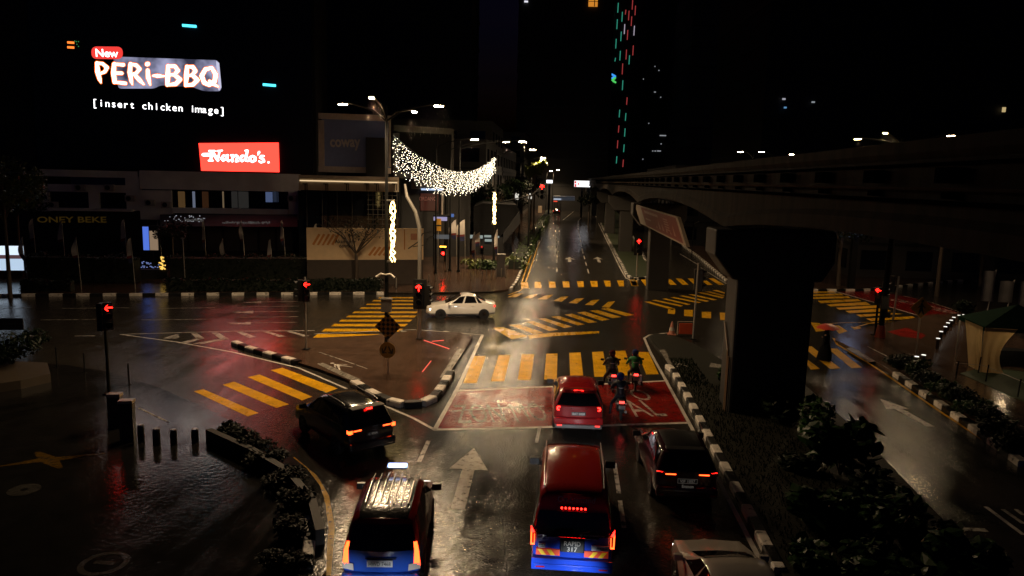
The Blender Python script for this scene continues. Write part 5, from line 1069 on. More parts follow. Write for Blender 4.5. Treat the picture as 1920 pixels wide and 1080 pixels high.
for i, (bx, by, x0, x1, ty, y1) in enumerate([(1847, 602, 1834, 1860, 511, 568), (1885, 592, 1868, 1893, 530, 570), (1914, 600, 1904, 1922, 531, 578)]):
    b = G(bx, by, .13); t = thing('banner_flag', 'tall pale printed banner on a white pole, %s from the left on right plaza' % ORD[i], 'banner', b, 0, 'tall banners on the right plaza'); zt = height_at(b, bx, ty); zl = height_at(b, bx, y1); k = b.y/F
    obj('pole', MB().tube([(0, 0, 0), (.35, 0, zt+.1)], .04, 6), mat('white_pole', (.4, .38, .36), .4), t); q = MB(); n = 6; xl = -(bx-x0)*k; xr = .3
    for j in range(n): a_, b_1 = j/n, (j+1)/n; q.add([(xl+(xr-xl)*a_, -.06+.05*math.sin(a_*6), zl), (xl+(xr-xl)*b_1, -.06+.05*math.sin(b_1*6), zl), (xl+(xr-xl)*b_1, -.06+.05*math.sin(b_1*6), zt), (xl+(xr-xl)*a_, -.06+.05*math.sin(a_*6), zt)], [(0, 1, 2, 3)])
    obj('cloth', q, mat('banner_cloth', (.20, .19, .19), .6, 0, .5, 1.5), t, smooth=True)
rl = thing('plaza_rail', 'thin cable rail on low posts beside the right lawn', 'rail', (0, 0, 0)); pts = [G(*p, .13) for p in ((1790, 702), (1843, 708), (1919, 742))]
for p in (G(1792, 708, .13), G(1834, 700, .13), G(1848, 716, .13), G(1908, 745, .13)): obj('post', MB().tube([p, p+Vector((.05, 0, .85))], .035, 6), DARKM, rl)
obj('cable', MB().tube([p+Vector((0, 0, .6)) for p in pts], .012, 5), METAL, rl)
lw = MB().prism([G(*p, .14).to_2d() for p in ((1800, 700), (1830, 692), (1880, 693), (1960, 700), (2000, 760), (1919, 752), (1850, 722))], .1, .15); struct('lawn', lw, GRASS)
# ------------------------------------------------------------------ vehicles
def paint(name, c, rough=.16, metal=.0, var=.1): return mat(name, c, rough, metal, var, 2, .05, 160, coat=.6)
BRAKE = glow('brake_light', (1, .010, .006), 16); BRAKEO = glow('brake_light_orange', (1, .06, .010), 8); BRAKED = glow('tail_light_dim', (1, .04, .03), 2.2); REFL = mat('red_reflector', (.35, .01, .01), .2)
HEAD = glow('headlight', (.9, .95, 1), 10)
TINT = mat('tinted_glass', (.006, .006, .007), .04, 0, .2, 1, spec=.7)
PLW = mat('plate_white', (.55, .53, .5), .4, 0, .05); PLB = mat('plate_black', (.012, .012, .012), .35); LETW = mat('plate_letters', (.6, .58, .52), .4, emit=(1, .9, .75), estr=.05); CHR = mat('chrome', (.6, .6, .6), .12, 1, .05)
class Car:
    """rings of 9 half-profile points from front to rear; the shell, and panes and lamps laid on it, come from the same surface"""
    def __init__(s, st, nose=.12, tail=.08):
        s.R = []
        for (yb, ybelt, yr, zb, zw, zbelt, zr, w, wbelt, wr) in st:
            ym = yb+(ybelt-yb)*.5; k = (zr-zbelt)
            s.R.append([Vector(p) for p in ((0, yb, zb), (w-.14, yb, zb), (w-.015, yb*.9+ym*.1, zb+.14), (w, ym, zw), (wbelt, ybelt, zbelt), (wr+(wbelt-wr)*.16, ybelt+(yr-ybelt)*.84, zbelt+k*.84), (wr-.11, yr, zbelt+k*.985), (wr*.5, yr, zr+.015), (0, yr, zr+.03))])
        def caps(r, sg, bulge):
            out = []
            for f in (.965, .82, .45, 0): out.append([Vector((p.x*f, p.y+sg*bulge*(1-f*f), p.z)) for p in r])
            return out
        s.nf = 4
        s.R = caps(s.R[0], 1, nose)[::-1] + s.R + caps(s.R[-1], -1, tail); s.N = len(s.R)
    def S(s, u, v):
        i = max(0, min(s.N-2, int(u))); j = max(0, min(7, int(v))); a, b = u-i, v-j; R = s.R
        return (R[i][j].lerp(R[i][j+1], b)).lerp(R[i+1][j].lerp(R[i+1][j+1], b), a)
    def n(s, u, v):
        e = .03; a = s.S(min(u+e, s.N-1), v)-s.S(max(u-e, 0), v); b = s.S(u, min(8, v+e))-s.S(u, max(0, v-e)); m = b.cross(a)
        m = -m if m.length > 1e-9 else Vector((0, 0, 1)); return m.normalized()
    def shell(s, name, ms, fn, parent, sub=True):
        q = MB(); 
        for sx in (1, -1):
            o = len(q.v)
            for r in s.R: q.v += [(p.x*sx, p.y, p.z) for p in r]
            for i in range(s.N-1):
                for j in range(8):
                    f = (o+i*9+j, o+(i+1)*9+j, o+(i+1)*9+j+1, o+i*9+j+1); q.f.append(f if sx < 0 else f[::-1]); q.m.append(fn(i, j))
        ob = obj(name, q, ms, parent, smooth=True, fix=True, angle=42)
        b = ob.modifiers.new('bevel', 'BEVEL'); b.width = .035; b.segments = 2; b.limit_method = 'ANGLE'; b.angle_limit = math.radians(28)
        return ob
    def patch(s, name, m, parent, cs, off=.012, both=True, nu=8, nv=4, sides=(1, -1)):
        """cs: four (u, v) corners; laid on the shell and lifted by off"""
        if both and len(sides) == 2 and name in ('side_window', 'tail_light'):
            for k in sides: o_ = s.patch(name, m, parent, cs, off, True, nu, nv, (k,))
            return o_
        q = MB(); c = [Vector(p) for p in cs]
        for sx in (sides if both else (1,)):
            o = len(q.v)
            for i in range(nu+1):
                for j in range(nv+1):
                    a = c[0].lerp(c[1], i/nu).lerp(c[3].lerp(c[2], i/nu), j/nv); p = s.S(a.x, a.y); nn = s.n(a.x, a.y)
                    if nn.dot(Vector((p.x, p.y*.2, p.z-.6))) < 0: nn = -nn
                    p = p+nn*off; q.v.append((p.x*sx, p.y, p.z))
            for i in range(nu):
                for j in range(nv): q.f.append((o+i*(nv+1)+j, o+(i+1)*(nv+1)+j, o+(i+1)*(nv+1)+j+1, o+i*(nv+1)+j+1)); q.m.append(0)
        return obj(name, q, m, parent, smooth=True, fix=True)
def wheel(parent, x, y, r=.32, rim=None, w=.2, n=5):
    sx = 1 if x > 0 else -1; q = MB().lathe([(r*.62, -w/2), (r*.93, -w/2), (r, -w*.35), (r, w*.35), (r*.93, w/2), (r*.62, w/2)], (x, y, r), 20, 'x'); wh = obj('wheel', q, RUB, parent, smooth=True)
    q = MB().lathe([(.001, 0), (r*.6, 0), (r*.64, .012*sx)], (x+sx*(w/2-.03), y, r), 20, 'x')
    for k in range(n):
        a = 2*PI*k/n; q.b6(0, 0, 0, 0, 0, 0); R = Matrix.Translation((x+sx*(w/2-.012), y, r)) @ Matrix.Rotation(a, 4, 'X'); t = MB().b6(-.012, .012, -.03, .03, .02, r*.6); q.merge(t, R)
    obj('rim', q, rim or METAL, wh)
    return wh
def arch(parent, x, y, r=.38):
    sx = 1 if x > 0 else -1; obj('wheel_arch', MB().lathe([(r*.7, 0), (r, 0), (r, .01)], (x, y, r-.05), 20, 'x'), BLACK, parent)
def plate(parent, txt, pos, w, h, bg, fg, tilt=0.0, two=None, ny=-1):
    t = obj('number_plate', MB().b6(-w/2, w/2, -.012, .012, -h/2, h/2).xf(Matrix.Translation(pos) @ Matrix.Rotation(tilt, 4, 'X')), bg, parent)
    R = Matrix.Translation(pos) @ Matrix.Rotation(tilt, 4, 'X')
    for k, s_ in enumerate([txt] if not two else [txt, two]):
        q, tw = text_mb(s_, 1, bold=.012); H = max(p[1] for p in q.v); hh_ = h*(.62 if not two else .36); ww = min(w*.86, tw*hh_/H*1.05); z0 = -hh_/2 if not two else (h*.04 if k == 0 else -h*.42)
        place(q, (-ww/2*1, -.018, z0), (ww/tw, 0, 0), (0, 0, hh_/H), (0, -1, 0)); q.xf(R); obj('lettering', q, fg, t)
    return t
def mirror(parent, x, y, z, m, s=1.0):
    sx = 1 if x > 0 else -1; q = MB().box((x+sx*.12*s, y, z), (.24*s, .12*s, .17*s)); q.tube([(x-sx*.05, y+.02, z-.06), (x+sx*.06*s, y, z-.02)], .025, 6); return obj('mirror', q, m, parent, bevel=.03)
def rear_text(parent, s_, x0, x1, z, y, m, tilt=0.0, h=None, name='lettering', **k):
    q, tw = text_mb(s_, 1, **k); H = max(p[1] for p in q.v); hh_ = h or (x1-x0)/tw*H
    place(q, (x0, y, z), ((x1-x0)/tw, 0, 0), (0, math.sin(tilt)*hh_/H, math.cos(tilt)*hh_/H), Vector((0, -math.cos(tilt), math.sin(tilt)))); return obj(name, q, m, parent)
def head_of(rear_px, ang, L, off=0.0):
    """rear centre pixel on the ground and heading (rad, left of +Y) -> origin"""
    p = G(*rear_px); h = Vector((-math.sin(ang), math.cos(ang), 0)); return p+h*(L/2+off), ang
def fit(l1, p1, l2, p2):
    w1, w2 = G(*p1, l1[2]), G(*p2, l2[2]); dl = Vector((l2[0]-l1[0], l2[1]-l1[1])); dw = Vector((w2.x-w1.x, w2.y-w1.y)); a = math.atan2(dw.y, dw.x)-math.atan2(dl.y, dl.x)
    R = Matrix.Rotation(a, 3, 'Z'); k = R @ Vector((l1[0], l1[1], 0)); return Vector((w1.x-k.x, w1.y-k.y, 0)), a
def spot(parent, x, y, z, power, col=(.9, .95, 1)):
    l = bpy.data.lights.new('headlight_beam', 'SPOT'); l.energy = power; l.color = col; l.spot_size = math.radians(56); l.spot_blend = .9; l.shadow_soft_size = .06
    o = bpy.data.objects.new('headlight_beam', l); COL.objects.link(o); o.parent = parent; o.location = (x, y, z); o.rotation_euler = (math.radians(77), 0, 0)
VRED = paint('van_red', (.5, .022, .012)); VBLU = paint('van_blue', (.012, .05, .46))
# --- the red and blue minibus
o, a = fit((0, -2.64, .93), (1073, 1024), (0, .95, 2.06), (1075, 812)); van = thing('minibus', 'red minibus with blue tail, striped bumper and On-Demand lettering in middle lane', 'minibus', o, a)
st = [(2.55, 2.5, 2.4, .32, .62, .9, .98, .78, .76, .7), (2.42, 2.25, 2.05, .26, .7, 1.05, 1.16, .9, .88, .82), (1.95, 1.75, 1.35, .24, .75, 1.12, 1.6, .94, .93, .8), (1.5, 1.35, .85, .24, .75, 1.14, 2.05, .95, .94, .78), (.6, .5, .3, .24, .75, 1.15, 2.14, .95, .94, .78), (-1.0, -1.0, -1.0, .24, .75, 1.15, 2.16, .95, .94, .78), (-2.1, -2.1, -1.95, .26, .75, 1.15, 2.13, .95, .94, .77), (-2.42, -2.42, -2.2, .28, .75, 1.15, 2.07, .94, .925, .75), (-2.52, -2.5, -2.27, .3, .75, 1.15, 2.02, .91, .9, .73)]
c = Car(st); NR = c.N-1
c.shell('body', [VRED, VBLU], lambda i, j: 1 if (i >= c.N-5 and j <= 3) else 0, van)
c.patch('rear_window', TINT, van, [(NR-4+.55, 3.95), (NR, 3.95), (NR, 4.72), (NR-4+.6, 4.66)], .02, nu=6)
c.patch('windscreen', TINT, van, [(5.7, 6.1), (5.7, 8), (7.0, 8), (7.0, 5.6)], .015)
for u0, u1 in ((6.9, 7.9), (8.1, 9.0), (9.1, 9.9), (10.0, 10.9)): c.patch('side_window', TINT, van, [(u0, 4.1), (u1, 4.1), (u1, 5.0), (u0, 5.0)], .012)
q = MB().b6(-.93, .93, -2.70, -2.45, .34, .62).b6(-.88, .88, -2.73, -2.69, .36, .5); obj('bumper', q, VBLU, van, bevel=.05)
CY = mat('reflective_yellow_glow', (.85, .55, .02), .35, 0, .05, emit=(1, .6, .02), estr=.12); CR = mat('reflective_red_glow', (.75, .08, .03), .35, 0, .05, emit=(1, .09, .03), estr=.1)  # slight emission stands for light thrown back by the reflective tape
for sx in (-1, 1):
    qs = [MB(), MB()]
    for k in range(5):
        x0, x1 = .30+k*.105, .30+(k+1)*.105; sl = .08
        lo = lambda x: max(.28, min(.83, x)); z0, z1 = .665, .80
        qs[k % 2].add([(sx*lo(x0-sl*.3), -2.618, z0), (sx*lo(x1-sl*.3), -2.618, z0), (sx*lo(x1+sl), -2.612, z1), (sx*lo(x0+sl), -2.612, z1)], [(0, 1, 2, 3) if sx > 0 else (3, 2, 1, 0)])
    pl = obj('chevron_panel', MB().b6(sx*.28, sx*.83, -2.61, -2.5, .66, .805), CR, van); obj('chevron_stripes', qs[1].xf(Matrix.Translation((0, -.004, 0))), CY, pl)
    tl = obj('tail_light', MB().b6(sx*.875, sx*.955, -2.60, -2.40, .88, 1.3), mat('lamp_housing', (.04, .01, .01), .2), van, bevel=.02)
    q = MB().b6(sx*.93, sx*.962, -2.615, -2.42, .9, 1.22).b6(sx*.868, sx*.93, -2.615, -2.595, .9, .935).b6(sx*.868, sx*.885, -2.615, -2.595, .935, 1.16); obj('lens', q, BRAKEO, tl)
    obj('lens', MB().prism([(0, 0), (.085, 0), (.085, .16)], 0, .02).xf(Matrix.Translation((sx*.87 if sx > 0 else -.87, -2.595, 1.2)) @ Matrix.Scale(sx, 4, (1, 0, 0)) @ Matrix.Rotation(PI/2, 4, 'X')), BRAKE, tl)
    obj('reflector', MB().b6(sx*.62, sx*.82, -2.74, -2.728, .42, .45), REFL, van)
    mirror(van, sx*.93, 1.45, 1.32, BLACK, 1.15)
    for y in (1.55, -1.55): wheel(van, sx*.85, y, .33)
BS = c.S(NR, 4.83)
q = MB()
for k in range(7): q.lathe([(.001, -.02), (.024, -.015), (.024, .0)], (-.27+k*.09, BS.y-.03, BS.z), 8, 'y')
obj('brake_strip', q, BRAKE, van); obj('brake_strip_base', MB().b6(-.33, .33, BS.y-.03, BS.y+.1, BS.z-.035, BS.z+.035), BLACK, van)
GREY = mat('grey_decal', (.5, .46, .44), .5); T1 = c.S(NR, 5.02); T2 = c.S(NR, 6.6); sl_ = math.atan2(T2.y-T1.y, T2.z-T1.z)
rear_text(van, 'On-Demand', -.37, .5, T1.z, T1.y-.02, GREY, .5, .13, shear=.15, bold=.01); rear_text(van, 'rapidKL', -.36, .1, c.S(NR-4, 7.6).z+.012, -2.20, mat('dim_decal', (.30, .1, .09), .5), 1.45, .2, shear=.2)
plate(van, 'RAPID', (0, -2.64, .93), .44, .30, PLB, LETW, two='317')
obj('plate_recess', MB().b6(-.28, .28, -2.63, -2.5, .76, 1.1), BLACK, van, bevel=.02); obj('chrome_strip', MB().b6(-.6, .6, -2.64, -2.56, 1.105, 1.135), CHR, van, bevel=.01)
rear_text(van, '@ myrapid.com.my', .16, .74, 1.17, -2.605, GREY, -.05, .06, shear=.2)
s1 = obj('sticker', MB().b6(-.78, -.62, -2.625, -2.60, .84, .94), mat('sticker_white', (.6, .62, .66), .5), van); s2 = obj('sticker', MB().b6(.44, .84, -2.63, -2.60, .84, .96), mat('sticker_white', (.6, .62, .66), .5), van)
q = MB()
for k in range(7): q.b6(.56+k*.036, .582+k*.036, -2.634, -2.631, .89, .915)
for k in range(9): q.b6(.55+k*.03, .57+k*.03, -2.634, -2.631, .86, .872)
obj('print', q, PLB, s2)
q = MB()
for k in range(4): q.b6(-.76+k*.035, -.735+k*.035, -2.629, -2.626, .9, .925).b6(-.75+k*.03, -.73+k*.03, -2.629, -2.626, .86, .875)
obj('print', q, PLB, s1); obj('wiper', MB().tube([(.05, -2.57, 1.2), (.4, -2.55, 1.26)], .012, 5), BLACK, van); 
for sx in (-1, 1): obj('headlight', MB().box((sx*.62, 2.55, .78), (.3, .1, .16)), HEAD, van)
for sx in (-.62, .62): spot(van, sx, 2.72, .75, 260)
for sx in (-1, 1): obj('roof_gutter', MB().tube([(sx*.74, 1.0, 2.09), (sx*.73, -1, 2.18), (sx*.70, -2.1, 2.12)], .016, 5), mat('dark_red_trim', (.12, .01, .008), .3), van)
# --- the taxi
TB = paint('taxi_blue', (.014, .06, .34)); TR = paint('taxi_red', (.22, .014, .012)); SIL = mat('wet_silver', (.02, .019, .018), .16, 0, .4, 5, .28, 11)
o, a = fit((-.02, -2.335, .8), (712, 1057), (0, .69, 1.84), (739, 892)); taxi = thing('taxi', 'blue and red taxi with ribbed silver roof and glowing roof lamp', 'taxi', o, a)
mp = lambda L, W, H: [(L/2, L/2-.05, L/2-.12, .3, .5, .7, .75, W-.16, W-.2, W-.3), (L/2-.12, L/2-.2, L/2-.3, .24, .56, .84, .88, W-.04, W-.08, W-.2), (L/2-.9, L/2-1.0, L/2-1.1, .22, .6, 1.0, 1.06, W, W-.02, W-.16), (L/2-1.15, L/2-1.2, L/2-1.65, .22, .6, 1.03, 1.4, W, W-.02, W-.16), (L/2-1.6, L/2-1.7, L/2-2.0, .22, .6, 1.04, H-.05, W, W-.02, W-.18), (0, -.1, -.2, .22, .62, 1.06, H, W, W-.02, W-.18), (-L/2+.5, -L/2+.5, -L/2+.75, .24, .64, 1.08, H-.03, W, W-.02, W-.19), (-L/2+.12, -L/2+.1, -L/2+.42, .28, .66, 1.08, H-.07, W-.02, W-.05, W-.22), (-L/2+.03, -L/2+.04, -L/2+.34, .3, .66, 1.08, H-.10, W-.06, W-.09, W-.25)]
c = Car(mp(4.5, .88, 1.74)); NR = c.N-1
c.shell('body', [TR, TB, SIL], lambda i, j: 2 if (j >= 6 and 7 <= i <= c.N-6) else (1 if i >= c.N-7 and j <= 3 else 0), taxi)
def std_glass(c, t, rear=(3.95, 5.05)):
    NR = c.N-1; c.patch('rear_window', TINT, t, [(NR-4+.5, rear[0]+.05), (NR, rear[0]), (NR, rear[1]), (NR-4+.55, rear[1]-.1)], .014, nu=6); c.patch('windscreen', TINT, t, [(6.1, 5.7), (6.1, 8), (7.9, 8), (7.9, 5.4)], .012)
    for u0, u1 in ((7.25, 8.5), (8.6, 9.5), (9.6, 10.5)): c.patch('side_window', TINT, t, [(u0, 4.12), (u1, 4.12), (u1, 5.0), (u0+ (.4 if u0 < 8 else 0), 5.0)], .012)
std_glass(c, taxi)
q = MB()
for k in range(-3, 4): q.tube([(k*.17, .35, 1.75), (k*.17, -.2, 1.79), (k*.165, -1.35, 1.755)], .02, 6)
obj('roof_rib', q, mat('roof_rib_metal', (.2, .19, .17), .25, .6), taxi)
for sx in (-1, 1):
    obj('indicator', MB().add([(sx*.60, -2.30, .62), (sx*.86, -2.23, .64), (sx*.845, -2.22, .77), (sx*.61, -2.29, .77)], [(0, 1, 2, 3)]), mat('clear_lamp', (.5, .45, .4), .15), taxi); mirror(taxi, sx*.87, 1.05, 1.12, BLACK)
    for y in (1.35, -1.3): wheel(taxi, sx*.79, y, .32)
c.patch('tail_light', BRAKEO, taxi, [(NR-4.6, 3.05), (NR-2.35, 3.05), (NR-2.75, 4.3), (NR-4.25, 4.3)], .018)
obj('bumper', MB().b6(-.86, .86, -2.42, -2.2, .3, .58), TB, taxi, bevel=.06); plate(taxi, 'HWD 7468', (-.02, -2.335, .80), .56, .15, PLW, mat('plate_dark_letters', (.02, .02, .03), .5)); obj('brake_strip', MB().b6(-.09, .07, -1.98, -1.95, 1.60, 1.625), glow('tail_light_faint', (1, .05, .03), .8), taxi)
obj('plate_trim', MB().b6(-.34, .34, -2.34, -2.29, .9, .93), CHR, taxi)
rl_ = obj('roof_lamp', MB().b6(-.27, .27, .62, .76, 1.76, 1.80), BLACK, taxi); obj('lens', MB().b6(-.25, .25, .60, .78, 1.80, 1.88), glow('taxi_lamp', (.28, .42, 1), 3.2), rl_, bevel=.03); q = MB()
for k in range(5): q.b6(-.2+k*.085, -.15+k*.085, .59, .597, 1.82, 1.86)
obj('lens', q, glow('taxi_lamp_white', (.9, .95, 1), 4), rl_); [obj('headlight', MB().box((sx*.6, 2.2, .68), (.26, .12, .14)), HEAD, taxi) for sx in (-1, 1)]
for sx in (-.6, .6): spot(taxi, sx, 2.4, .68, 26)
# --- red SUV ahead of the minibus
SR = paint('suv_red', (.30, .012, .014)); GT = mat('grey_trim', (.12, .11, .105), .4)
def suv(W, H, L): return [(L/2, L/2-.04, L/2-.1, .34, .55, .8, .84, W-.16, W-.2, W-.3), (L/2-.15, L/2-.2, L/2-.3, .28, .6, .92, .96, W-.04, W-.08, W-.2), (L/2-1.05, L/2-1.15, L/2-1.2, .26, .64, 1.04, 1.1, W, W-.03, W-.16), (L/2-1.35, L/2-1.4, L/2-1.95, .26, .64, 1.06, 1.45, W, W-.03, W-.2), (L/2-1.8, L/2-1.9, L/2-2.35, .26, .64, 1.07, H-.04, W, W-.03, W-.24), (-.2, -.3, -.5, .26, .66, 1.1, H, W, W-.03, W-.25), (-L/2+.55, -L/2+.5, -L/2+.85, .28, .68, 1.13, H-.05, W, W-.03, W-.27), (-L/2+.15, -L/2+.12, -L/2+.6, .32, .7, 1.12, H-.10, W-.03, W-.07, W-.32), (-L/2+.03, -L/2+.05, -L/2+.5, .36, .7, 1.1, H-.13, W-.08, W-.11, W-.36)]
def round_lamp(t, sx, x, y, z, m, r=.085):
    ob = obj('tail_light', MB().lathe([(.001, 0), (r, 0), (r*1.1, .03)], (sx*x, y, z), 16, 'y'), mat('lamp_housing', (.04, .01, .01), .2), t); q = MB(); n = 16
    for k in range(n):
        b1, b2 = 2*PI*k/n, 2*PI*(k+1)/n
        q.quad(*[(sx*x+r2*math.cos(b), y-.006, z+r2*math.sin(b)) for r2, b in ((r*.45, b1), (r*.95, b1), (r*.95, b2), (r*.45, b2))])
    obj('lens', q, m, ob); return ob
o, a = fit((0, -2.315, .85), (1085, 776), (0, .0, 1.7), (1082, 704)); rs = thing('suv', 'red SUV with lit round tail lamps stopped just behind the motorcycles', 'suv', o, a)
c = Car(suv(.93, 1.69, 4.55)); c.shell('body', [SR, GT], lambda i, j: 1 if j <= 0 else 0, rs); std_glass(c, rs, (4.05, 5.1))
for sx in (-1, 1):
    round_lamp(rs, sx, .72, -2.245, 1.02, BRAKE); obj('reflector', MB().b6(sx*.6, sx*.78, -2.4, -2.385, .40, .45), BRAKED, rs); obj('exhaust', MB().lathe([(.05, -.05), (.05, .15), (.04, .15)], (sx*.55, -2.3, .3), 10, 'y'), CHR, rs); mirror(rs, sx*.92, 1.0, 1.12, BLACK)
    for y in (1.38, -1.35): wheel(rs, sx*.83, y, .36)
obj('bumper', MB().b6(-.9, .9, -2.40, -2.15, .46, .72), SR, rs, bevel=.06); obj('skid_plate', MB().b6(-.86, .86, -2.38, -2.15, .30, .45), GT, rs, bevel=.04); obj('brake_strip', MB().b6(-.17, .17, -1.83, -1.78, 1.555, 1.60), BRAKE, rs); obj('spoiler', MB().b6(-.58, .58, -1.88, -1.6, 1.605, 1.64), SR, rs, bevel=.015); plate(rs, 'BAT 0008', (0, -2.315, .85), .52, .13, PLB, LETW)
rear_text(rs, 'C   S V', -.3, .35, 1.02, -2.30, CHR, -.05, .05); obj('brake_strip_glow', MB().b6(-.001, .001, -1.8, -1.799, 1.5, 1.501), BLACK, rs)
# --- dark SUV right lane
SD = paint('suv_dark_red', (.03, .006, .008)); o, a = fit((0, -2.235, .84), (1289, 902), (0, .35, 1.66), (1264, 800)); ds = thing('suv', 'dark SUV with thin orange tail lamps beside the striped median kerb', 'suv', o, a)
c = Car(suv(.92, 1.67, 4.35)); c.shell('body', [SD, BLACK], lambda i, j: 1 if (j >= 6 and 7 <= i <= c.N-6) else 0, ds); std_glass(c, ds, (4.0, 5.1))
for sx in (-1, 1):
    tl = obj('tail_light', MB().b6(sx*.3, sx*.88, -2.20, -2.05, .985, 1.06), mat('lamp_housing', (.04, .01, .01), .2), ds); obj('lens', MB().b6(sx*.33, sx*.62, -2.215, -2.19, 1.005, 1.03), BRAKEO, tl); obj('lens', MB().add([(sx*.66, -2.19, 1.06), (sx*.86, -2.12, 1.07), (sx*.86, -2.12, .96), (sx*.80, -2.15, 1.01), (sx*.66, -2.2, 1.03)], [(0, 1, 2, 3, 4)]), BRAKE, tl)
    obj('reflector', MB().b6(sx*.66, sx*.82, -2.3, -2.285, .42, .46), REFL, ds); mirror(ds, sx*.91, .95, 1.1, BLACK)
    for y in (1.3, -1.3): wheel(ds, sx*.82, y, .35)
obj('bumper', MB().b6(-.88, .88, -2.29, -2.1, .36, .66), SD, ds, bevel=.05); obj('chrome_strip', MB().b6(-.7, .7, -2.31, -2.28, .56, .58), CHR, ds); plate(ds, 'VJF 1057', (0, -2.235, .84), .54, .13, PLB, LETW); q = MB()
for x0, x1, z0, z1 in ((-.27, .27, .772, .779), (-.27, .27, .90, .907), (-.277, -.27, .772, .907), (.27, .277, .772, .907)): q.b6(x0, x1, -2.254, -2.248, z0, z1)
obj('plate_frame', q, LETW, ds); rear_text(ds, 'Emzoom', -.16, .17, .66, -2.30, LETW, 0, .09, bold=.02); q = ribbon([[(-.07, .0, .02), (-.02, .04, .02), (.02, -.03, .02), (.07, .03, .02)], [(-.06, .04, .015), (.06, -.04, .015)]]); place(q, (0, -2.225, 1.0), (1, 0, 0), (0, 0, 1), (0, -1, 0)); obj('emblem', q, CHR, ds)
obj('brake_strip', MB().b6(-.12, .12, -1.72, -1.68, 1.53, 1.55), mat('red_reflector', (.3, .01, .01)), ds); obj('spoiler', MB().b6(-.56, .56, -1.8, -1.5, 1.58, 1.615), BLACK, ds, bevel=.015)
obj('arrow_emblem', place(ribbon([[(0, 0, .04), (.08, 0, .04)], [(.05, .05, .03), (.11, 0, .03), (.05, -.05, .03)]]), (.46, -2.305, .66), (1, 0, 0), (0, 0, 1), (0, -1, 0)), CHR, ds)
# --- black MPV turning left
BK = paint('mpv_black', (.010, .010, .011), .13); o, a = fit((0, -2.265, .84), (699, 812), (0, .35, 1.66), (643, 738)); bk = thing('minivan', 'black MPV turning left at the striped traffic island kerb', 'mpv', o, a)
c = Car(mp(4.4, .88, 1.69)); c.shell('body', [BK, BK], lambda i, j: 0, bk); std_glass(c, bk, (4.0, 5.05))
for sx in (-1, 1):
    tl = obj('tail_light', MB().b6(sx*.36, sx*.85, -2.24, -2.08, .94, 1.06), mat('lamp_housing', (.04, .01, .01), .2), bk, bevel=.01); obj('lens', MB().b6(sx*.72, sx*.855, -2.255, -2.1, .94, 1.05), BRAKEO, tl); obj('lens', MB().b6(sx*.4, sx*.68, -2.255, -2.235, 1.0, 1.035), BRAKEO, tl); mirror(bk, sx*.87, 1.0, 1.1, BK)
    obj('roof_rail', MB().tube([(sx*.62, .4, 1.72), (sx*.62, .2, 1.77), (sx*.61, -1.3, 1.74), (sx*.61, -1.5, 1.70)], .018, 6), BLACK, bk); obj('window_trim', MB().tube([(sx*.872, 1.0, 1.075), (sx*.868, -.5, 1.10), (sx*.85, -1.7, 1.12)], .01, 5), CHR, bk); 
    for y in (1.32, -1.3): wheel(bk, sx*.79, y, .33)
obj('bumper', MB().b6(-.85, .85, -2.33, -2.1, .32, .62), BK, bk, bevel=.06); obj('chrome_strip', MB().b6(-.7, .7, -2.35, -2.32, .40, .42), CHR, bk); obj('spoiler', MB().b6(-.6, .6, -2.02, -1.7, 1.64, 1.67), mat('spoiler_grey', (.16, .15, .13), .2), bk, bevel=.01); obj('brake_strip', MB().b6(-.11, .11, -2.035, -2.02, 1.60, 1.645), BRAKE, bk); plate(bk, 'C 9964', (0, -2.265, .84), .48, .12, PLB, LETW)
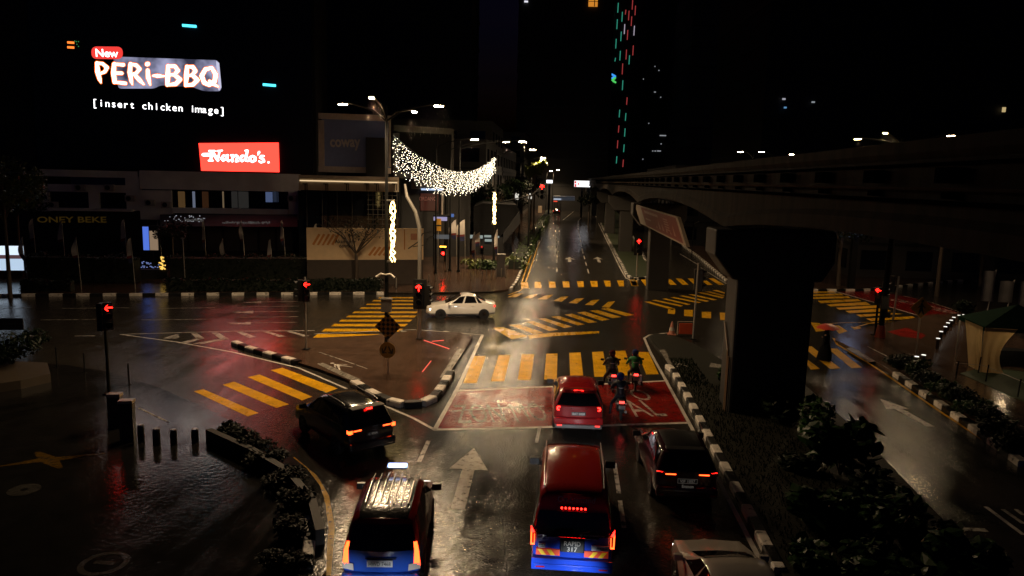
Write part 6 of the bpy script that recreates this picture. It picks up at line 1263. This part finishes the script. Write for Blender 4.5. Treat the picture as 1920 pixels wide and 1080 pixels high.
# --- white saloon crossing, silver saloon at the bottom edge
def saloon(t, body, H=1.47, L=4.25, W=.84):
    st = [(L/2, L/2-.04, L/2-.1, .3, .48, .66, .7, W-.18, W-.22, W-.32), (L/2-.15, L/2-.22, L/2-.3, .22, .54, .80, .84, W-.05, W-.1, W-.24), (L/2-.95, L/2-1.0, L/2-1.05, .2, .56, .92, .97, W, W-.03, W-.2), (L/2-1.2, L/2-1.25, L/2-1.75, .2, .56, .94, 1.22, W, W-.03, W-.22), (L/2-1.55, L/2-1.7, L/2-2.2, .2, .56, .95, H-.05, W, W-.03, W-.24), (-.2, -.3, -.4, .2, .58, .97, H, W, W-.03, W-.25), (-L/2+.95, -L/2+1.0, -L/2+1.35, .22, .6, .99, H-.1, W, W-.03, W-.26), (-L/2+.62, -L/2+.65, -L/2+.9, .22, .62, 1.0, 1.2, W, W-.03, W-.24), (-L/2+.45, -L/2+.4, -L/2+.42, .24, .62, 1.01, 1.05, W-.01, W-.06, W-.22), (-L/2+.06, -L/2+.06, -L/2+.1, .28, .62, .98, 1.02, W-.05, W-.1, W-.24)]
    c = Car(st); c.shell('body', [body], lambda i, j: 0, t); c.patch('windscreen', TINT, t, [(6.15, 5.7), (6.15, 8), (7.95, 8), (7.95, 5.5)], .012); c.patch('rear_window', TINT, t, [(10.1, 5.4), (10.1, 8), (11.5, 8), (11.5, 5.7)], .012)
    for u0, u1, d in ((7.35, 8.62, .55), (8.78, 9.75, 0), (9.85, 10.35, 0)): c.patch('side_window', TINT, t, [(u0, 4.15), (u1, 4.15), (u1-(.2 if u0 > 9.8 else 0), 5.0), (u0+d, 5.0)], .014)
    for sx in (-1, 1):
        for y in (L/2-.82, -L/2+.8): wheel(t, sx*(W-.09), y, .30, CHR, .2, 8); arch(t, sx*(W+.004), y, .36)
        mirror(t, sx*(W-.02), L/2-1.35, .98, body, .85); obj('tail_light', MB().box((sx*(W-.15), -L/2+.09, .85), (.2, .14, .13)), BRAKED, t, bevel=.02); obj('headlight', MB().box((sx*(W-.22), L/2-.2, .62), (.26, .2, .1)), HEAD, t, bevel=.03)
        for k in (0, 1): obj('door_handle', MB().box((sx*(W+.0), L/2-2.0-k*.95, .86), (.03, .16, .025)), body, t)
    obj('grille', MB().box((0, L/2-.0, .42), (.9, .08, .12)), BLACK, t); plate(t, 'BPW 21', (0, -L/2-.02, .72), .46, .11, PLB, LETW) if False else None
    obj('side_sill', MB().b6(-W-.012, -W+.03, -.95, .95, .2, .28).b6(W-.03, W+.012, -.95, .95, .2, .28), BLACK, t)
    return c
WH = paint('car_white', (.82, .8, .76), .2); hdg = math.atan2(0.985, .17)
cw = G(862, 593); wc = thing('car', 'white saloon car with lit headlight crossing the junction', 'car', cw+Vector((.1, 0, 0)), math.radians(90)-math.atan2(CU.y, CU.x)*-1+math.radians(0)); wc.rotation_euler[2] = math.atan2(CU.y, CU.x)+PI/2-math.radians(3); saloon(wc, WH, 1.6, 4.5, .9)
SV = paint('car_silver', (.55, .50, .44), .2); pf = G(1340, 1052, .7); sv = thing('car', 'silver saloon cut by the bottom edge beside the striped kerb', 'car', (pf.x+.12, pf.y-1.2, 0), .08); saloon(sv, SV, 1.48, 4.4, .88)
# --- the next car in the queue, just below the frame, whose headlamps light the minibus and taxi tails
qc = thing('car', 'dark saloon queued close behind the striped minibus with headlights on', 'car', (van.location.x-.55, van.location.y-6.6, 0), 0); saloon(qc, paint('car_dark_grey', (.03, .03, .03)))
for sx in (-.6, .6): spot(qc, sx, 2.3, .62, 230, (.85, .92, 1))
qt = thing('car', 'unseen white saloon added behind the blue and red taxi, headlights on its tail', 'car', (taxi.location.x+.1, taxi.location.y-6.4, 0), 0); saloon(qt, WH)  # second out-of-sight car, put in to brighten the taxi tail
for sx in (-.6, .6): spot(qt, sx, 2.3, .62, 120, (.85, .92, 1))
# --- far traffic
fc = thing('car', 'dark car driving away near the top of the far road', 'car', G(1044, 402), -.05); c = Car(suv(.92, 1.7, 4.5)); c.shell('body', [BK], lambda i, j: 0, fc); std_glass(c, fc)
for sx in (-1, 1):
    obj('tail_light', MB().b6(sx*.6, sx*.86, -2.3, -2.1, .95, 1.08), glow('tail_light_off', (1, .02, .01), 2.5), fc)
    for y in (1.35, -1.35): wheel(fc, sx*.82, y, .35)
dup(fc, G(1066, 388), -.03, 'small dark car with red tail lights ahead of the far dark car'); dup(fc, G(1088, 385), -.03, 'farthest dark car with red tail lights near the white billboard')
f2c = thing('car', 'dark parked saloon seen side-on at the far end of the road', 'car', G(1105, 394), PI/2-.2); saloon(f2c, paint('car_dark_grey', (.03, .03, .03)))
for ch in list(f2c.children):
    if ch.name.startswith(('headlight', 'tail_light')): ch.data.materials[0] = CHR
# --- motorcycles and riders
def motorbike(label, px, ang, tail, plate_m=PLW, lit=True):
    o, a = head_of(px, ang, 1.5); t = thing('motorcycle', label, 'motorcycle', o, a, 'motorcycles at the stop line')
    for y in (.62, -.62):
        w = obj('wheel', MB().lathe([(.20, -.045), (.27, -.04), (.29, 0), (.27, .04), (.20, .045)], (0, y, .29), 18, 'x'), RUB, t, smooth=True); q = MB().lathe([(.05, -.03), (.05, .03)], (0, y, .29), 8, 'x')
        for k in range(5): q.merge(MB().b6(-.012, .012, -.015, .015, .03, .21), Matrix.Translation((0, y, .29)) @ Matrix.Rotation(2*PI*k/5, 4, 'X'))
        obj('rim', q, METAL, w)
    q = MB().tube([(0, .5, .75), (0, .3, .6), (0, 0, .48), (0, -.3, .62), (0, -.7, .72)], [.09, .10, .13, .11, .06], 8); q.box((0, .0, .38), (.22, .34, .24)); obj('frame', q, BLACK, t, smooth=True)
    obj('fork', MB().tube([(-.08, .62, .29), (-.08, .45, .9)], .022, 6).tube([(.08, .62, .29), (.08, .45, .9)], .022, 6), METAL, t); obj('front_fairing', MB().box((0, .52, .82), (.3, .18, .3), 0, 0, .6), BLACK, t, bevel=.04)
    obj('seat', MB().box((0, -.28, .78), (.26, .75, .1)), mat('black_vinyl', (.015, .015, .016), .35), t, bevel=.04); obj('tail_piece', MB().box((0, -.68, .78), (.2, .25, .14), 0, 0, .8), BLACK, t, bevel=.03)
    obj('handlebar', MB().tube([(-.36, .34, 1.0), (-.12, .44, .95), (.12, .44, .95), (.36, .34, 1.0)], .018, 6), METAL, t)
    for sx in (-1, 1): obj('mirror', MB().tube([(sx*.26, .37, 1.0), (sx*.36, .42, 1.2)], .01, 5).box((sx*.38, .42, 1.23), (.15, .03, .09)), BLACK, t); obj('turn_signal', MB().box((sx*.16, -.78, .74), (.09, .05, .05)), mat('clear_lamp', (.5, .45, .4), .15), t)
    obj('tail_light', MB().box((0, -.815, .80), (.2, .05, .09)), tail, t, bevel=.015); obj('mudguard', MB().box((0, -.86, .56), (.16, .05, .3)), BLACK, t); obj('exhaust', MB().tube([(.14, .1, .3), (.16, -.3, .32), (.17, -.8, .42)], [.03, .05, .055], 8), METAL, t)
    p = obj('number_plate', MB().b6(-.12, .12, -.905, -.89, .56, .68), plate_m, t); q = MB()
    for k in range(4): q.b6(-.09+k*.05, -.055+k*.05, -.909, -.906, .63, .665).b6(-.09+k*.05, -.055+k*.05, -.909, -.906, .575, .61)
    obj('print', q, PLB, p); return t
def rider(label, t, jm, hm, foot=-1, band=True, bandm=None):
    r = thing('person', label, 'person', t.location, t.rotation_euler[2], 'motorcycle riders'); SK = mat('skin', (.28, .15, .10), .5)
    V_ = [(0, -.25, .86, .15), (0, -.22, 1.05, .14), (0, -.14, 1.25, .155), (0, -.08, 1.38, .12), (0, -.05, 1.47, .06), (0, -.03, 1.56, .085)]; E_ = [(i, i+1) for i in range(5)]
    def chain(pts, root): 
        b = root
        for p in pts: V_.append(p); E_.append((b, len(V_)-1)); b = len(V_)-1
    for s in (-1, 1):
        chain([(s*.19, -.1, 1.38, .075), (s*.30, .05, 1.18, .055), (s*.33, .27, 1.04, .04), (s*.33, .33, 1.02, .035)], 3)
        if s == foot: chain([(s*.14, -.2, .82, .10), (s*.30, .08, .50, .07), (s*.36, -.02, .12, .05), (s*.37, .10, .05, .045)], 0)
        else: chain([(s*.14, -.2, .82, .10), (s*.24, .22, .66, .075), (s*.2, .12, .32, .055), (s*.2, .24, .28, .045)], 0)
    skin('body', V_, E_, mat('dark_trousers', (.015, .016, .022), .6), r)
    J = [(0, -.26, .88, .165), (0, -.225, 1.05, .16), (0, -.145, 1.25, .175), (0, -.085, 1.38, .135), (0, -.06, 1.45, .08)]; JE = [(0, 1), (1, 2), (2, 3), (3, 4)]
    for s in (-1, 1):
        k = len(J); J += [(s*.19, -.1, 1.38, .09), (s*.30, .05, 1.18, .068), (s*.33, .24, 1.06, .05)]; JE += [(3, k), (k, k+1), (k+1, k+2)]
    skin('jacket', J, JE, jm, r)
    q = MB().lathe([(.02, -.15), (.10, -.13), (.145, -.06), (.155, .02), (.13, .10), (.07, .145), (.005, .155)], (0, -.02, 1.63), 14); h = obj('helmet', q, hm, r, smooth=True); obj('visor', MB().add([(.14*math.sin(a), -.02+.16*math.cos(a), z) for z in (1.58, 1.69) for a in [(-.9+.3*i) for i in range(7)]], [(i, i+1, 8+i, 7+i) for i in range(6)]), TINT, h)
    for s in (-1, 1):
        q = MB(); 
        for k in range(4): q.tube([(s*(.29+k*.025), .33, 1.03), (s*(.29+k*.025), .37, 1.015), (s*(.29+k*.025), .36, .985), (s*(.29+k*.025), .335, .98)], [.012, .0115, .011, .009], 6)
        q.tube([(s*.28, .31, 1.0), (s*.265, .335, .97), (s*.275, .355, .965)], [.013, .012, .01], 6); obj('hand', q, SK, r)
    if band: obj('reflective_band', MB().add([(.15*math.sin(a), -.145-.195*math.cos(a), z) for z in (1.22, 1.245) for a in [(-.8+.2*i) for i in range(9)]], [(i, i+1, 10+i, 9+i) for i in range(8)]), bandm or mat('reflective_grey', (.5, .5, .5), .4), r)
    return r
TLM = glow('bike_tail', (1, .04, .03), 5)
b1 = motorbike('motorcycle under the black-jacketed rider, left of the front pair', (1149, 737), .06, TLM); rider('rider in black jacket and dark helmet, left of front pair', b1, mat('black_jacket', (.012, .012, .013), .5), mat('dark_red_helmet', (.05, .01, .015), .15), -1)
b2 = motorbike('motorcycle with white panniers under the green-jacketed rider', (1191, 735), .0, TLM); rider('rider in green jacket and blue helmet at the stop line', b2, mat('green_jacket', (.012, .16, .04), .6), mat('blue_helmet', (.02, .035, .12), .15), 1)
for sx in (-1, 1): obj('pannier', MB().box((sx*.22, -.66, .62), (.09, .1, .3)), mat('white_panel', (.7, .7, .7), .4), b2, bevel=.02)
b3 = motorbike('motorcycle behind the front pair with bright red tail lamp', (1164, 791), .03, TLM); rider('rider in dark jacket with two grey reflective stripes, rearmost motorcyclist', b3, mat('navy_jacket', (.014, .016, .022), .5), mat('blue_gloss_helmet', (.015, .03, .15), .12), -1)
# --- woman with an umbrella on the right crossing
p = G(1546, 676); wm = thing('person', 'person in a long black robe walking across the right crosswalk', 'person', p, .9)
V_ = [(0, 0, .92, .13), (0, .0, 1.1, .12), (0, .01, 1.3, .14), (0, .015, 1.41, .10), (0, .02, 1.48, .05), (0, .03, 1.55, .075), (0, .04, 1.64, .085)]; E_ = [(i, i+1) for i in range(6)]
def ch(pts, b):
    for q_ in pts: V_.append(q_); E_.append((b, len(V_)-1)); b = len(V_)-1
ch([(-.1, .0, .85, .10), (-.1, .16, .48, .065), (-.1, .22, .09, .045), (-.1, .33, .04, .04)], 0); ch([(.1, -.02, .85, .10), (.1, -.05, .48, .065), (.1, -.24, .12, .045), (.1, -.16, .04, .04)], 0)
ch([(-.18, .01, 1.38, .06), (-.24, -.04, 1.12, .045), (-.2, .06, .88, .035)], 3); ch([(.18, .01, 1.38, .06), (.24, .06, 1.12, .045), (.16, .24, 1.22, .035)], 3)
skin('body', V_, E_, mat('skin', (.28, .15, .10)), wm)
q = MB(); n = 18; pr = [(.34, .06, .05), (.31, .3, .03), (.27, .6, .01), (.22, .9, 0), (.185, 1.1, 0), (.20, 1.3, 0), (.19, 1.40, .01), (.10, 1.47, .01)]
for r, z, yo in pr: q.v += [((r+.02*math.sin(5*2*PI*k/n)*(1.1-z if z < 1 else 0))*math.cos(2*PI*k/n)*.9, yo+r*math.sin(2*PI*k/n)*(1.15 if z < .7 else .85), z) for k in range(n)]
for i in range(len(pr)-1): q.f += [(i*n+k, i*n+(k+1) % n, (i+1)*n+(k+1) % n, (i+1)*n+k) for k in range(n)]
q.m = [0]*len(q.f); ROBE = mat('black_robe', (.006, .006, .007), .95, spec=.05); obj('robe', q, ROBE, wm, smooth=True); obj('headscarf', MB().lathe([(.16, 1.40), (.12, 1.47), (.115, 1.56), (.12, 1.66), (.09, 1.74), (.01, 1.77)], (0, .01, 0), 14), ROBE, wm, smooth=True)
obj('sleeve', MB().tube([(.18, .01, 1.37), (.25, .06, 1.13), (.18, .22, 1.21)], [.075, .065, .06], 8).tube([(-.18, .01, 1.37), (-.25, -.04, 1.12), (-.21, .05, .92)], [.075, .065, .06], 8), ROBE, wm)
q = MB()
for k in range(4): q.tube([(.15, .24, 1.20+k*.022), (.13, .29, 1.20+k*.022), (.10, .285, 1.20+k*.022), (.10, .255, 1.20+k*.022)], [.012, .011, .01, .009], 6)
q.tube([(.16, .25, 1.2), (.17, .28, 1.25), (.14, .30, 1.27)], [.013, .012, .01], 6); obj('hand', q, mat('skin', (.28, .15, .10)), wm)
um = thing('umbrella', 'open red umbrella held over the person in black robe', 'umbrella', p, .9); ux, uy = .27, .06; q = MB(); n = 8; zt = 1.98; R_ = .62
rings = [(0, 0), (.35, -.03), (.7, -.12), (1, -.27)]
for r, z in rings[1:]: q.v += [(ux+R_*r*math.cos(2*PI*k/(2*n))*(1 if k % 2 == 0 else .94), uy+R_*r*math.sin(2*PI*k/(2*n))*(1 if k % 2 == 0 else .94), zt+z+(.03*r if k % 2 else 0)) for k in range(2*n)]
q.v.append((ux, uy, zt)); m2 = 2*n
for i in range(2): q.f += [(i*m2+k, i*m2+(k+1) % m2, (i+1)*m2+(k+1) % m2, (i+1)*m2+k) for k in range(m2)]
q.f += [(k, 3*m2, (k+1) % m2) for k in range(m2)]; q.m = [0]*len(q.f); obj('canopy', q, mat('red_umbrella', (.7, .08, .05), .4), um, smooth=True); obj('shaft', MB().tube([(.10, .29, 1.14), (ux, uy, zt+.06)], .01, 6).tube([(.10, .29, 1.14), (.09, .32, 1.10), (.085, .35, 1.13)], .014, 6), DARKM, um); q = MB()
for k in range(n): a = 2*PI*k/n; q.tube([(ux, uy, zt-.03), (ux+R_*.7*math.cos(a), uy+R_*.7*math.sin(a), zt-.14), (ux+R_*.98*math.cos(a), uy+R_*.98*math.sin(a), zt-.275)], .006, 4)
obj('ribs', q, METAL, um)
# ------------------------------------------------------------------ plants
def bush(label, c, rad, n, size, m, seed, name='shrub', cat='shrub', group=None, core=True, z0=0.0, squash=1.0, clumps=7):
    r = random.Random(seed); t = thing(name, label, cat, (c.x, c.y, z0), 0, group); q = MB(); z = rad[2]
    for k in range(clumps):
        a = r.uniform(0, 2*PI); d = r.uniform(.25, .8) if k else 0
        cc = (d*rad[0]*math.cos(a), d*rad[1]*math.sin(a), z*(1.0 if k == 0 else r.uniform(.55, 1.35))); s = r.uniform(.4, .62) if k else .7
        leaves(q, cc, (rad[0]*s, rad[1]*s, rad[2]*s), n//clumps, size, r, .5, .5, squash)
    obj('foliage', q, m, t); q = MB()
    for k in range(5): a = 2*PI*k/5+r.random(); q.tube([(0, 0, 0), (rad[0]*.25*math.cos(a), rad[1]*.25*math.sin(a), z*.6), (rad[0]*.5*math.cos(a), rad[1]*.5*math.sin(a), z*1.2)], [.035, .025, .012], 5)
    obj('stem', q, BARK, t); return t
def hedge(label, a, b, w, h, n, m, seed, size=.16, z0=.1):
    r = random.Random(seed); d = b-a; L = d.length; u = d/L; nn = Vector((-u.y, u.x, 0)); t = thing('hedge', label, 'hedge', (a.x, a.y, z0)); q = MB()
    for i in range(n):
        s, v, z = r.random()*L, r.uniform(-.5, .5), r.random()
        k = r.random()
        if k < .4: z = .92+.12*r.random()
        elif k < .85: v = -.5+.08*r.gauss(0, 1)
        p = u*s+nn*v*w+Vector((0, 0, h*z*(.93+.07*math.sin(s*2.1)))); tt = Vector((r.gauss(0, 1), r.gauss(0, 1), r.gauss(0, .7))).normalized(); ww = tt.cross(Vector((r.gauss(0, .6), r.gauss(0, .6), 1))).normalized(); g = size*r.uniform(.6, 1.4)
        q.add([p-tt*g*.5, p-ww*g*.28, p+tt*g*.5, p+ww*g*.28], [(0, 1, 2, 3)])
    obj('foliage', q, m, t); q = MB(); k = max(2, int(L/1.2))
    for i in range(k): p = u*(L*(i+.5)/k); q.tube([p, p+Vector((0, 0, h*.8))], [.04, .02], 5)
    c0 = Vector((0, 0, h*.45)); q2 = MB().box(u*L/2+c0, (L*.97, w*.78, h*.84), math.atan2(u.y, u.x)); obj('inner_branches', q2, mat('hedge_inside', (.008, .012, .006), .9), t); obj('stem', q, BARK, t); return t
hedge('long tall black hedge behind the feather flags on the left street', G(60, 530), G(262, 532), 1.6, 2.35, 2600, LEAFD, 1); hedge('tall dark hedge right of the golden lights, ending in a rounded end', G(318, 530), G(650, 528), 1.8, 2.3, 3600, LEAFD, 2)
hedge('low trimmed kerbside hedge at the far left', G(42, 548), G(138, 548), .9, .9, 1400, LEAFD, 3); hedge('long low trimmed hedge along the striped kerb left of the plaza', G(308, 548), G(719, 547), .9, 1.0, 5200, LEAFD, 4)
hedge('green roadside hedge climbing along the far road kerb', G(962, 512), G(1030, 400), 1.6, 1.1, 2600, mat('roadside_leaf', (.04, .07, .02), .4, 0, .5, 2), 5, .26)
for i, (px, py, rx, rz, lab) in enumerate([(895, 505, 1.5, .6, 'low lit shrub left of the grey cabinet on the plaza'), (918, 507, 1.6, .7, 'low lit shrub just behind the steel bollards'), (968, 505, 1.5, .8, 'lit green shrub right of the grey cabinet by the far kerb')]): bush(lab, G(px, py), (rx, 1.0, rz), 900, .3, LEAFLIT if i != 1 else mat('roadside_leaf', (.04, .07, .02)), 20+i, 'shrub', 'shrub', 'lit shrubs at the plaza')
b = G(939, 518, .13); cb = thing('cabinet', 'grey street cabinet between the shrubs behind steel bollards', 'cabinet', b); h = height_at(b, 939, 480); obj('body', MB().box((0, 0, h/2), (.75, .5, h)), mat('grey_box', (.14, .13, .12), .4), cb, bevel=.02); obj('lid', MB().box((0, 0, h+.03), (.82, .56, .05)), METAL, cb)
def tree(label, base, H, crown, n, size, m, seed, trunk=.12, name='tree', clumps=9, limbs=7, cz=None):
    r = random.Random(seed); t = thing(name, label, 'tree', (base.x, base.y, 0)); q = MB(); top_ = H-crown[2]; q.tube([(0, 0, 0), (r.gauss(0, .06), 0, top_*.5), (0, 0, top_), (0, 0, H-crown[2]*.4)], [trunk*1.25, trunk, trunk*.8, trunk*.3], 8)
    f = MB()
    for k in range(limbs):
        a = 2*PI*k/limbs+r.random(); e = Vector((crown[0]*.75*math.cos(a), crown[1]*.75*math.sin(a), H-crown[2]+crown[2]*r.uniform(-.3, .8))); q.tube([(0, 0, top_*r.uniform(.75, 1)), tuple(e*.5+Vector((0, 0, top_*.5))), tuple(e)], [trunk*.5, trunk*.3, trunk*.1], 5)
        if k < clumps: leaves(f, e, [c*r.uniform(.3, .5) for c in crown], n//clumps, size, r, .4)
    for k in range(max(0, clumps-limbs)): leaves(f, (crown[0]*r.uniform(-.4, .4), crown[1]*r.uniform(-.4, .4), H-crown[2]+crown[2]*r.uniform(-.2, .9)), [c*.45 for c in crown], n//clumps, size, r, .4)
    obj('trunk', q, BARK, t); obj('crown', f, m, t); return t
tree('dark leafy street tree at the left edge in front of the shops', D(15, 500, 52), 9.6, (2.6, 2.6, 2.6), 2600, .32, LEAFLIT, 31)
tree('small dark young tree by the golden lights with a thin pale trunk', G(326, 520), 4.9, (1.5, 1.3, 1.0), 900, .22, LEAFD, 32, .07); tree('dark tree overhanging the left shop sign', D(40, 500, 62), 8.0, (2.2, 2, 1.8), 1600, .3, LEAFD, 33)
# nearly bare tree in front of the hoarding
r_ = random.Random(9); b = G(668, 541); bt = thing('tree', 'sparse tree with fine bare branches in front of the hoarding', 'tree', b); q = MB(); f = MB()
q.tube([(0, 0, 0), (.05, 0, 1.6), (0, 0, 3.0)], [.17, .14, .12], 7); tips = []
for k in range(12):
    a = 2*PI*k/12+r_.random()*.5; L = r_.uniform(1.6, 3.1); m1 = Vector((math.cos(a)*L*.45, math.sin(a)*L*.35, 3.0+r_.uniform(.7, 1.5))); e = Vector((math.cos(a)*L*1.1, math.sin(a)*L*.9, m1.z+r_.uniform(.3, 1.6))); q.tube([(0, 0, 2.9), m1, e], [.065, .045, .015], 5)
    for j in range(5): e2 = m1.lerp(e, r_.uniform(.1, .95)); e3 = e2+Vector((r_.gauss(0, .5), r_.gauss(0, .5), r_.uniform(.2, .8))); q.tube([e2, e3], [.022, .008], 4); tips.append(e3)
for e in tips: leaves(f, e, (.6, .5, .3), 12, .17, r_, .2)
obj('trunk', q, BARK, bt); obj('crown', f, LEAFD, bt)
tree('lit yellow-green palm crown under a lamp down the far road', Vector((-4.6, 117, 0)), 12.2, (1.6, 1.4, 1.5), 900, .5, LEAFLIT, 34, .13); tree('dark tree among the shops beyond the overhead arrow light', Vector((-9.5, 150, 0)), 9, (3, 3, 3), 1200, .6, LEAFD, 35); tree('round dark street tree left of the far road below the single lamps', Vector((-8.6, 98, 0)), 8.5, (1.8, 2.0, 1.9), 1100, .36, LEAFD, 51, .15); tree('taller dark street tree farther along the left of the far road', Vector((-8.2, 122, 0)), 10, (2.0, 2.2, 2.2), 1000, .42, LEAFD, 52, .16); tree('dark street tree at the bend where the far road rises', Vector((-7.5, 175, 0)), 10, (3, 3, 3), 900, .6, LEAFD, 53, .16)
tree('dark roadside tree right of the far avenue under the beam', Vector((5.2, 150, 0)), 7, (2.2, 2.6, 2.0), 700, .5, LEAFD, 54, .14); tree('far dark tree closing the end of the avenue', Vector((-2, 262, 0)), 9, (4, 3, 3), 700, .8, LEAFD, 55, .2); tree('far dark tree right of the end of the avenue', Vector((5, 268, 0)), 8, (4, 3, 3), 700, .8, LEAFD, 56, .2)
tree('dark tree behind the covered entrance on the left', Vector((-12, 104, 0)), 8, (2.5, 2.5, 2.2), 900, .5, LEAFD, 36)
for i, (x, y, H) in enumerate([(26, 70, 7), (33, 66, 7.5), (41, 74, 8), (52, 70, 7)]): tree('dark tree under the railway beam, %s from the left beyond the far crossing' % ORD[i], Vector((x, y, 0)), H, (2.6, 2.4, 2.0), 900, .4, LEAFD, 40+i, .16)
# big-leaved shrubs of the near median
ML = [(1462, 745, .8, 1.2, 'nearest the black pier'), (1530, 770, 1.0, 1.2, 'against the side road behind the first'), (1575, 845, 1.1, 1.3, 'beside the side road drain cover'), (1640, 890, .95, 1.0, 'jutting highest over the side road'), (1560, 950, 1.0, 1.05, 'in the middle of the bed'), (1660, 985, 1.1, 1.1, 'with the widest crown near bottom'), (1740, 1000, 1.05, 1.0, 'rightmost of the upper row'), (1640, 1070, 1.1, .9, 'at the very bottom edge'), (1790, 1065, 1.0, .9, 'in the bottom right end of the bed'), (1500, 860, .6, .6, 'small one left of the side road clump'), (1362, 700, .5, .8, 'small one left of the pier foot'), (1520, 1040, .6, .5, 'small low one nearest the silver car')]
for i, (px, py, r1, z1, where) in enumerate(ML):
    b = G(px, py+ (45 if i < 9 else 20), .13); bush('dark glossy broad-leaved shrub in the near median, %s' % where, b, (r1*.92, r1*.85, z1*(.55+.3*((i*7) % 3)/2)), 330, .46 if i % 2 == 0 else .3, LEAF if i % 3 else LEAFD, 60+i, 'shrub', 'shrub', 'shrubs in the near median', z0=.1, squash=1.5)
lg = MB(); r_ = random.Random(8)
for i in range(5200):
    y = r_.uniform(9, 38); x = r_.uniform(5.75, 8.8 if y < 33 else 7.0); h = r_.uniform(.05, .18); p = Vector((x, y, .13)); d = Vector((r_.gauss(0, .05), r_.gauss(0, .05), h)); lg.add([p, p+Vector((.03, 0, 0)), p+d], [(0, 1, 2)])
o = obj('ground_cover', lg, mat('ground_cover_leaf', (.008, .018, .005), .6, spec=.1)); tag(o, 'low dark grass and creeping plants covering the near median', 'grass', None, 'stuff')
LEAFB = mat('blackish_leaf', (.004, .008, .003), .55, 0, .5, 3, spec=.12)
# planter and shrubs on the near-left corner; raised bed at far left
pb = [G(*p, .13) for p in ((393, 826), (470, 862), (540, 905), (585, 960), (600, 1020))]; q = MB(); 
pl = thing('planter_wall', 'low curved dark planter wall along the yellow-lined corner', 'planter', (0, 0, 0)); q = MB()
for a_, b_2 in zip(pb, pb[1:]): d = (b_2-a_); q.box(((a_+b_2)/2)+Vector((0, 0, .2)), (d.length+.1, .22, .42), math.atan2(d.y, d.x))
obj('wall', q, CONCD, pl)
for i, (px, py, r1, z1) in enumerate([(445, 800, .8, .75), (475, 822, .85, .8), (505, 850, .85, .8), (535, 880, .85, .8), (555, 925, .8, .75), (560, 980, .8, .7), (545, 1040, .8, .65), (425, 790, .5, .7)]):
    b = G(px, py+28, .13); bush('fine-leaved dark shrub in the curved planter, %s' % (ORD[i]+' from the crosswalk end' if i < 7 else 'small upright one at the tip'), b, (r1*.8, r1*.6, z1*.45), 620, .15, LEAFB, 90+i, 'shrub', 'shrub', 'shrubs in the curved planter', z0=.1)
bd = thing('raised_bed', 'raised dark planting bed at the left edge of the near plaza', 'planter', (0, 0, 0)); q = MB().prism(P((-120, 690), (90, 700), (96, 722), (40, 735), (-120, 760)), .05, .5); obj('bed', q, mat('bed_soil', (.06, .045, .03), .5, 0, .3, 3), bd)
bush('round dark shrub growing in the raised bed at left edge', G(22, 690, .3), (1.5, 1.3, .9), 1400, .22, LEAFD, 99, z0=.4); bush('second dark shrub further out in the raised bed', G(-60, 700, .3), (1.6, 1.4, .9), 900, .22, LEAFD, 98, z0=.4)
# shrubs between the right kerb and the plaza
for i, (px, py, r1, z1) in enumerate([(1685, 690, .8, .75), (1715, 705, .85, .8), (1742, 722, .8, .7), (1770, 740, .85, .7), (1800, 758, .9, .75), (1832, 778, .9, .7), (1862, 802, .9, .7), (1893, 822, .9, .7), (1922, 845, 1, .7)]):
    bush('dark green shrub behind the right striped kerb, %s from the crossing' % ORD[i], G(px, py+6, .13), (r1, r1*.75, z1*.75), 560, .2, LEAF if i % 2 else LEAFD, 120+i, 'shrub', 'shrub', 'shrubs behind the right striped kerb', z0=.1)
bush('clipped dark bush beside the red box on the far right', G(1812, 592, .13), (.9, .8, .7), 700, .2, LEAFD, 140, z0=.1)
# clothed rows of low parapet lights near the railway pier
dc = thing('drain_cover', 'pale square drain cover with dark slot in the side road', 'drain cover', G(1612, 806, .0)); obj('plate', MB().b6(-.3, .3, -.3, .3, .0, .012), mat('pale_cover', (.22, .20, .18), .3), dc); obj('slot', MB().b6(.05, .25, -.25, .25, .0125, .016), BLACK, dc)
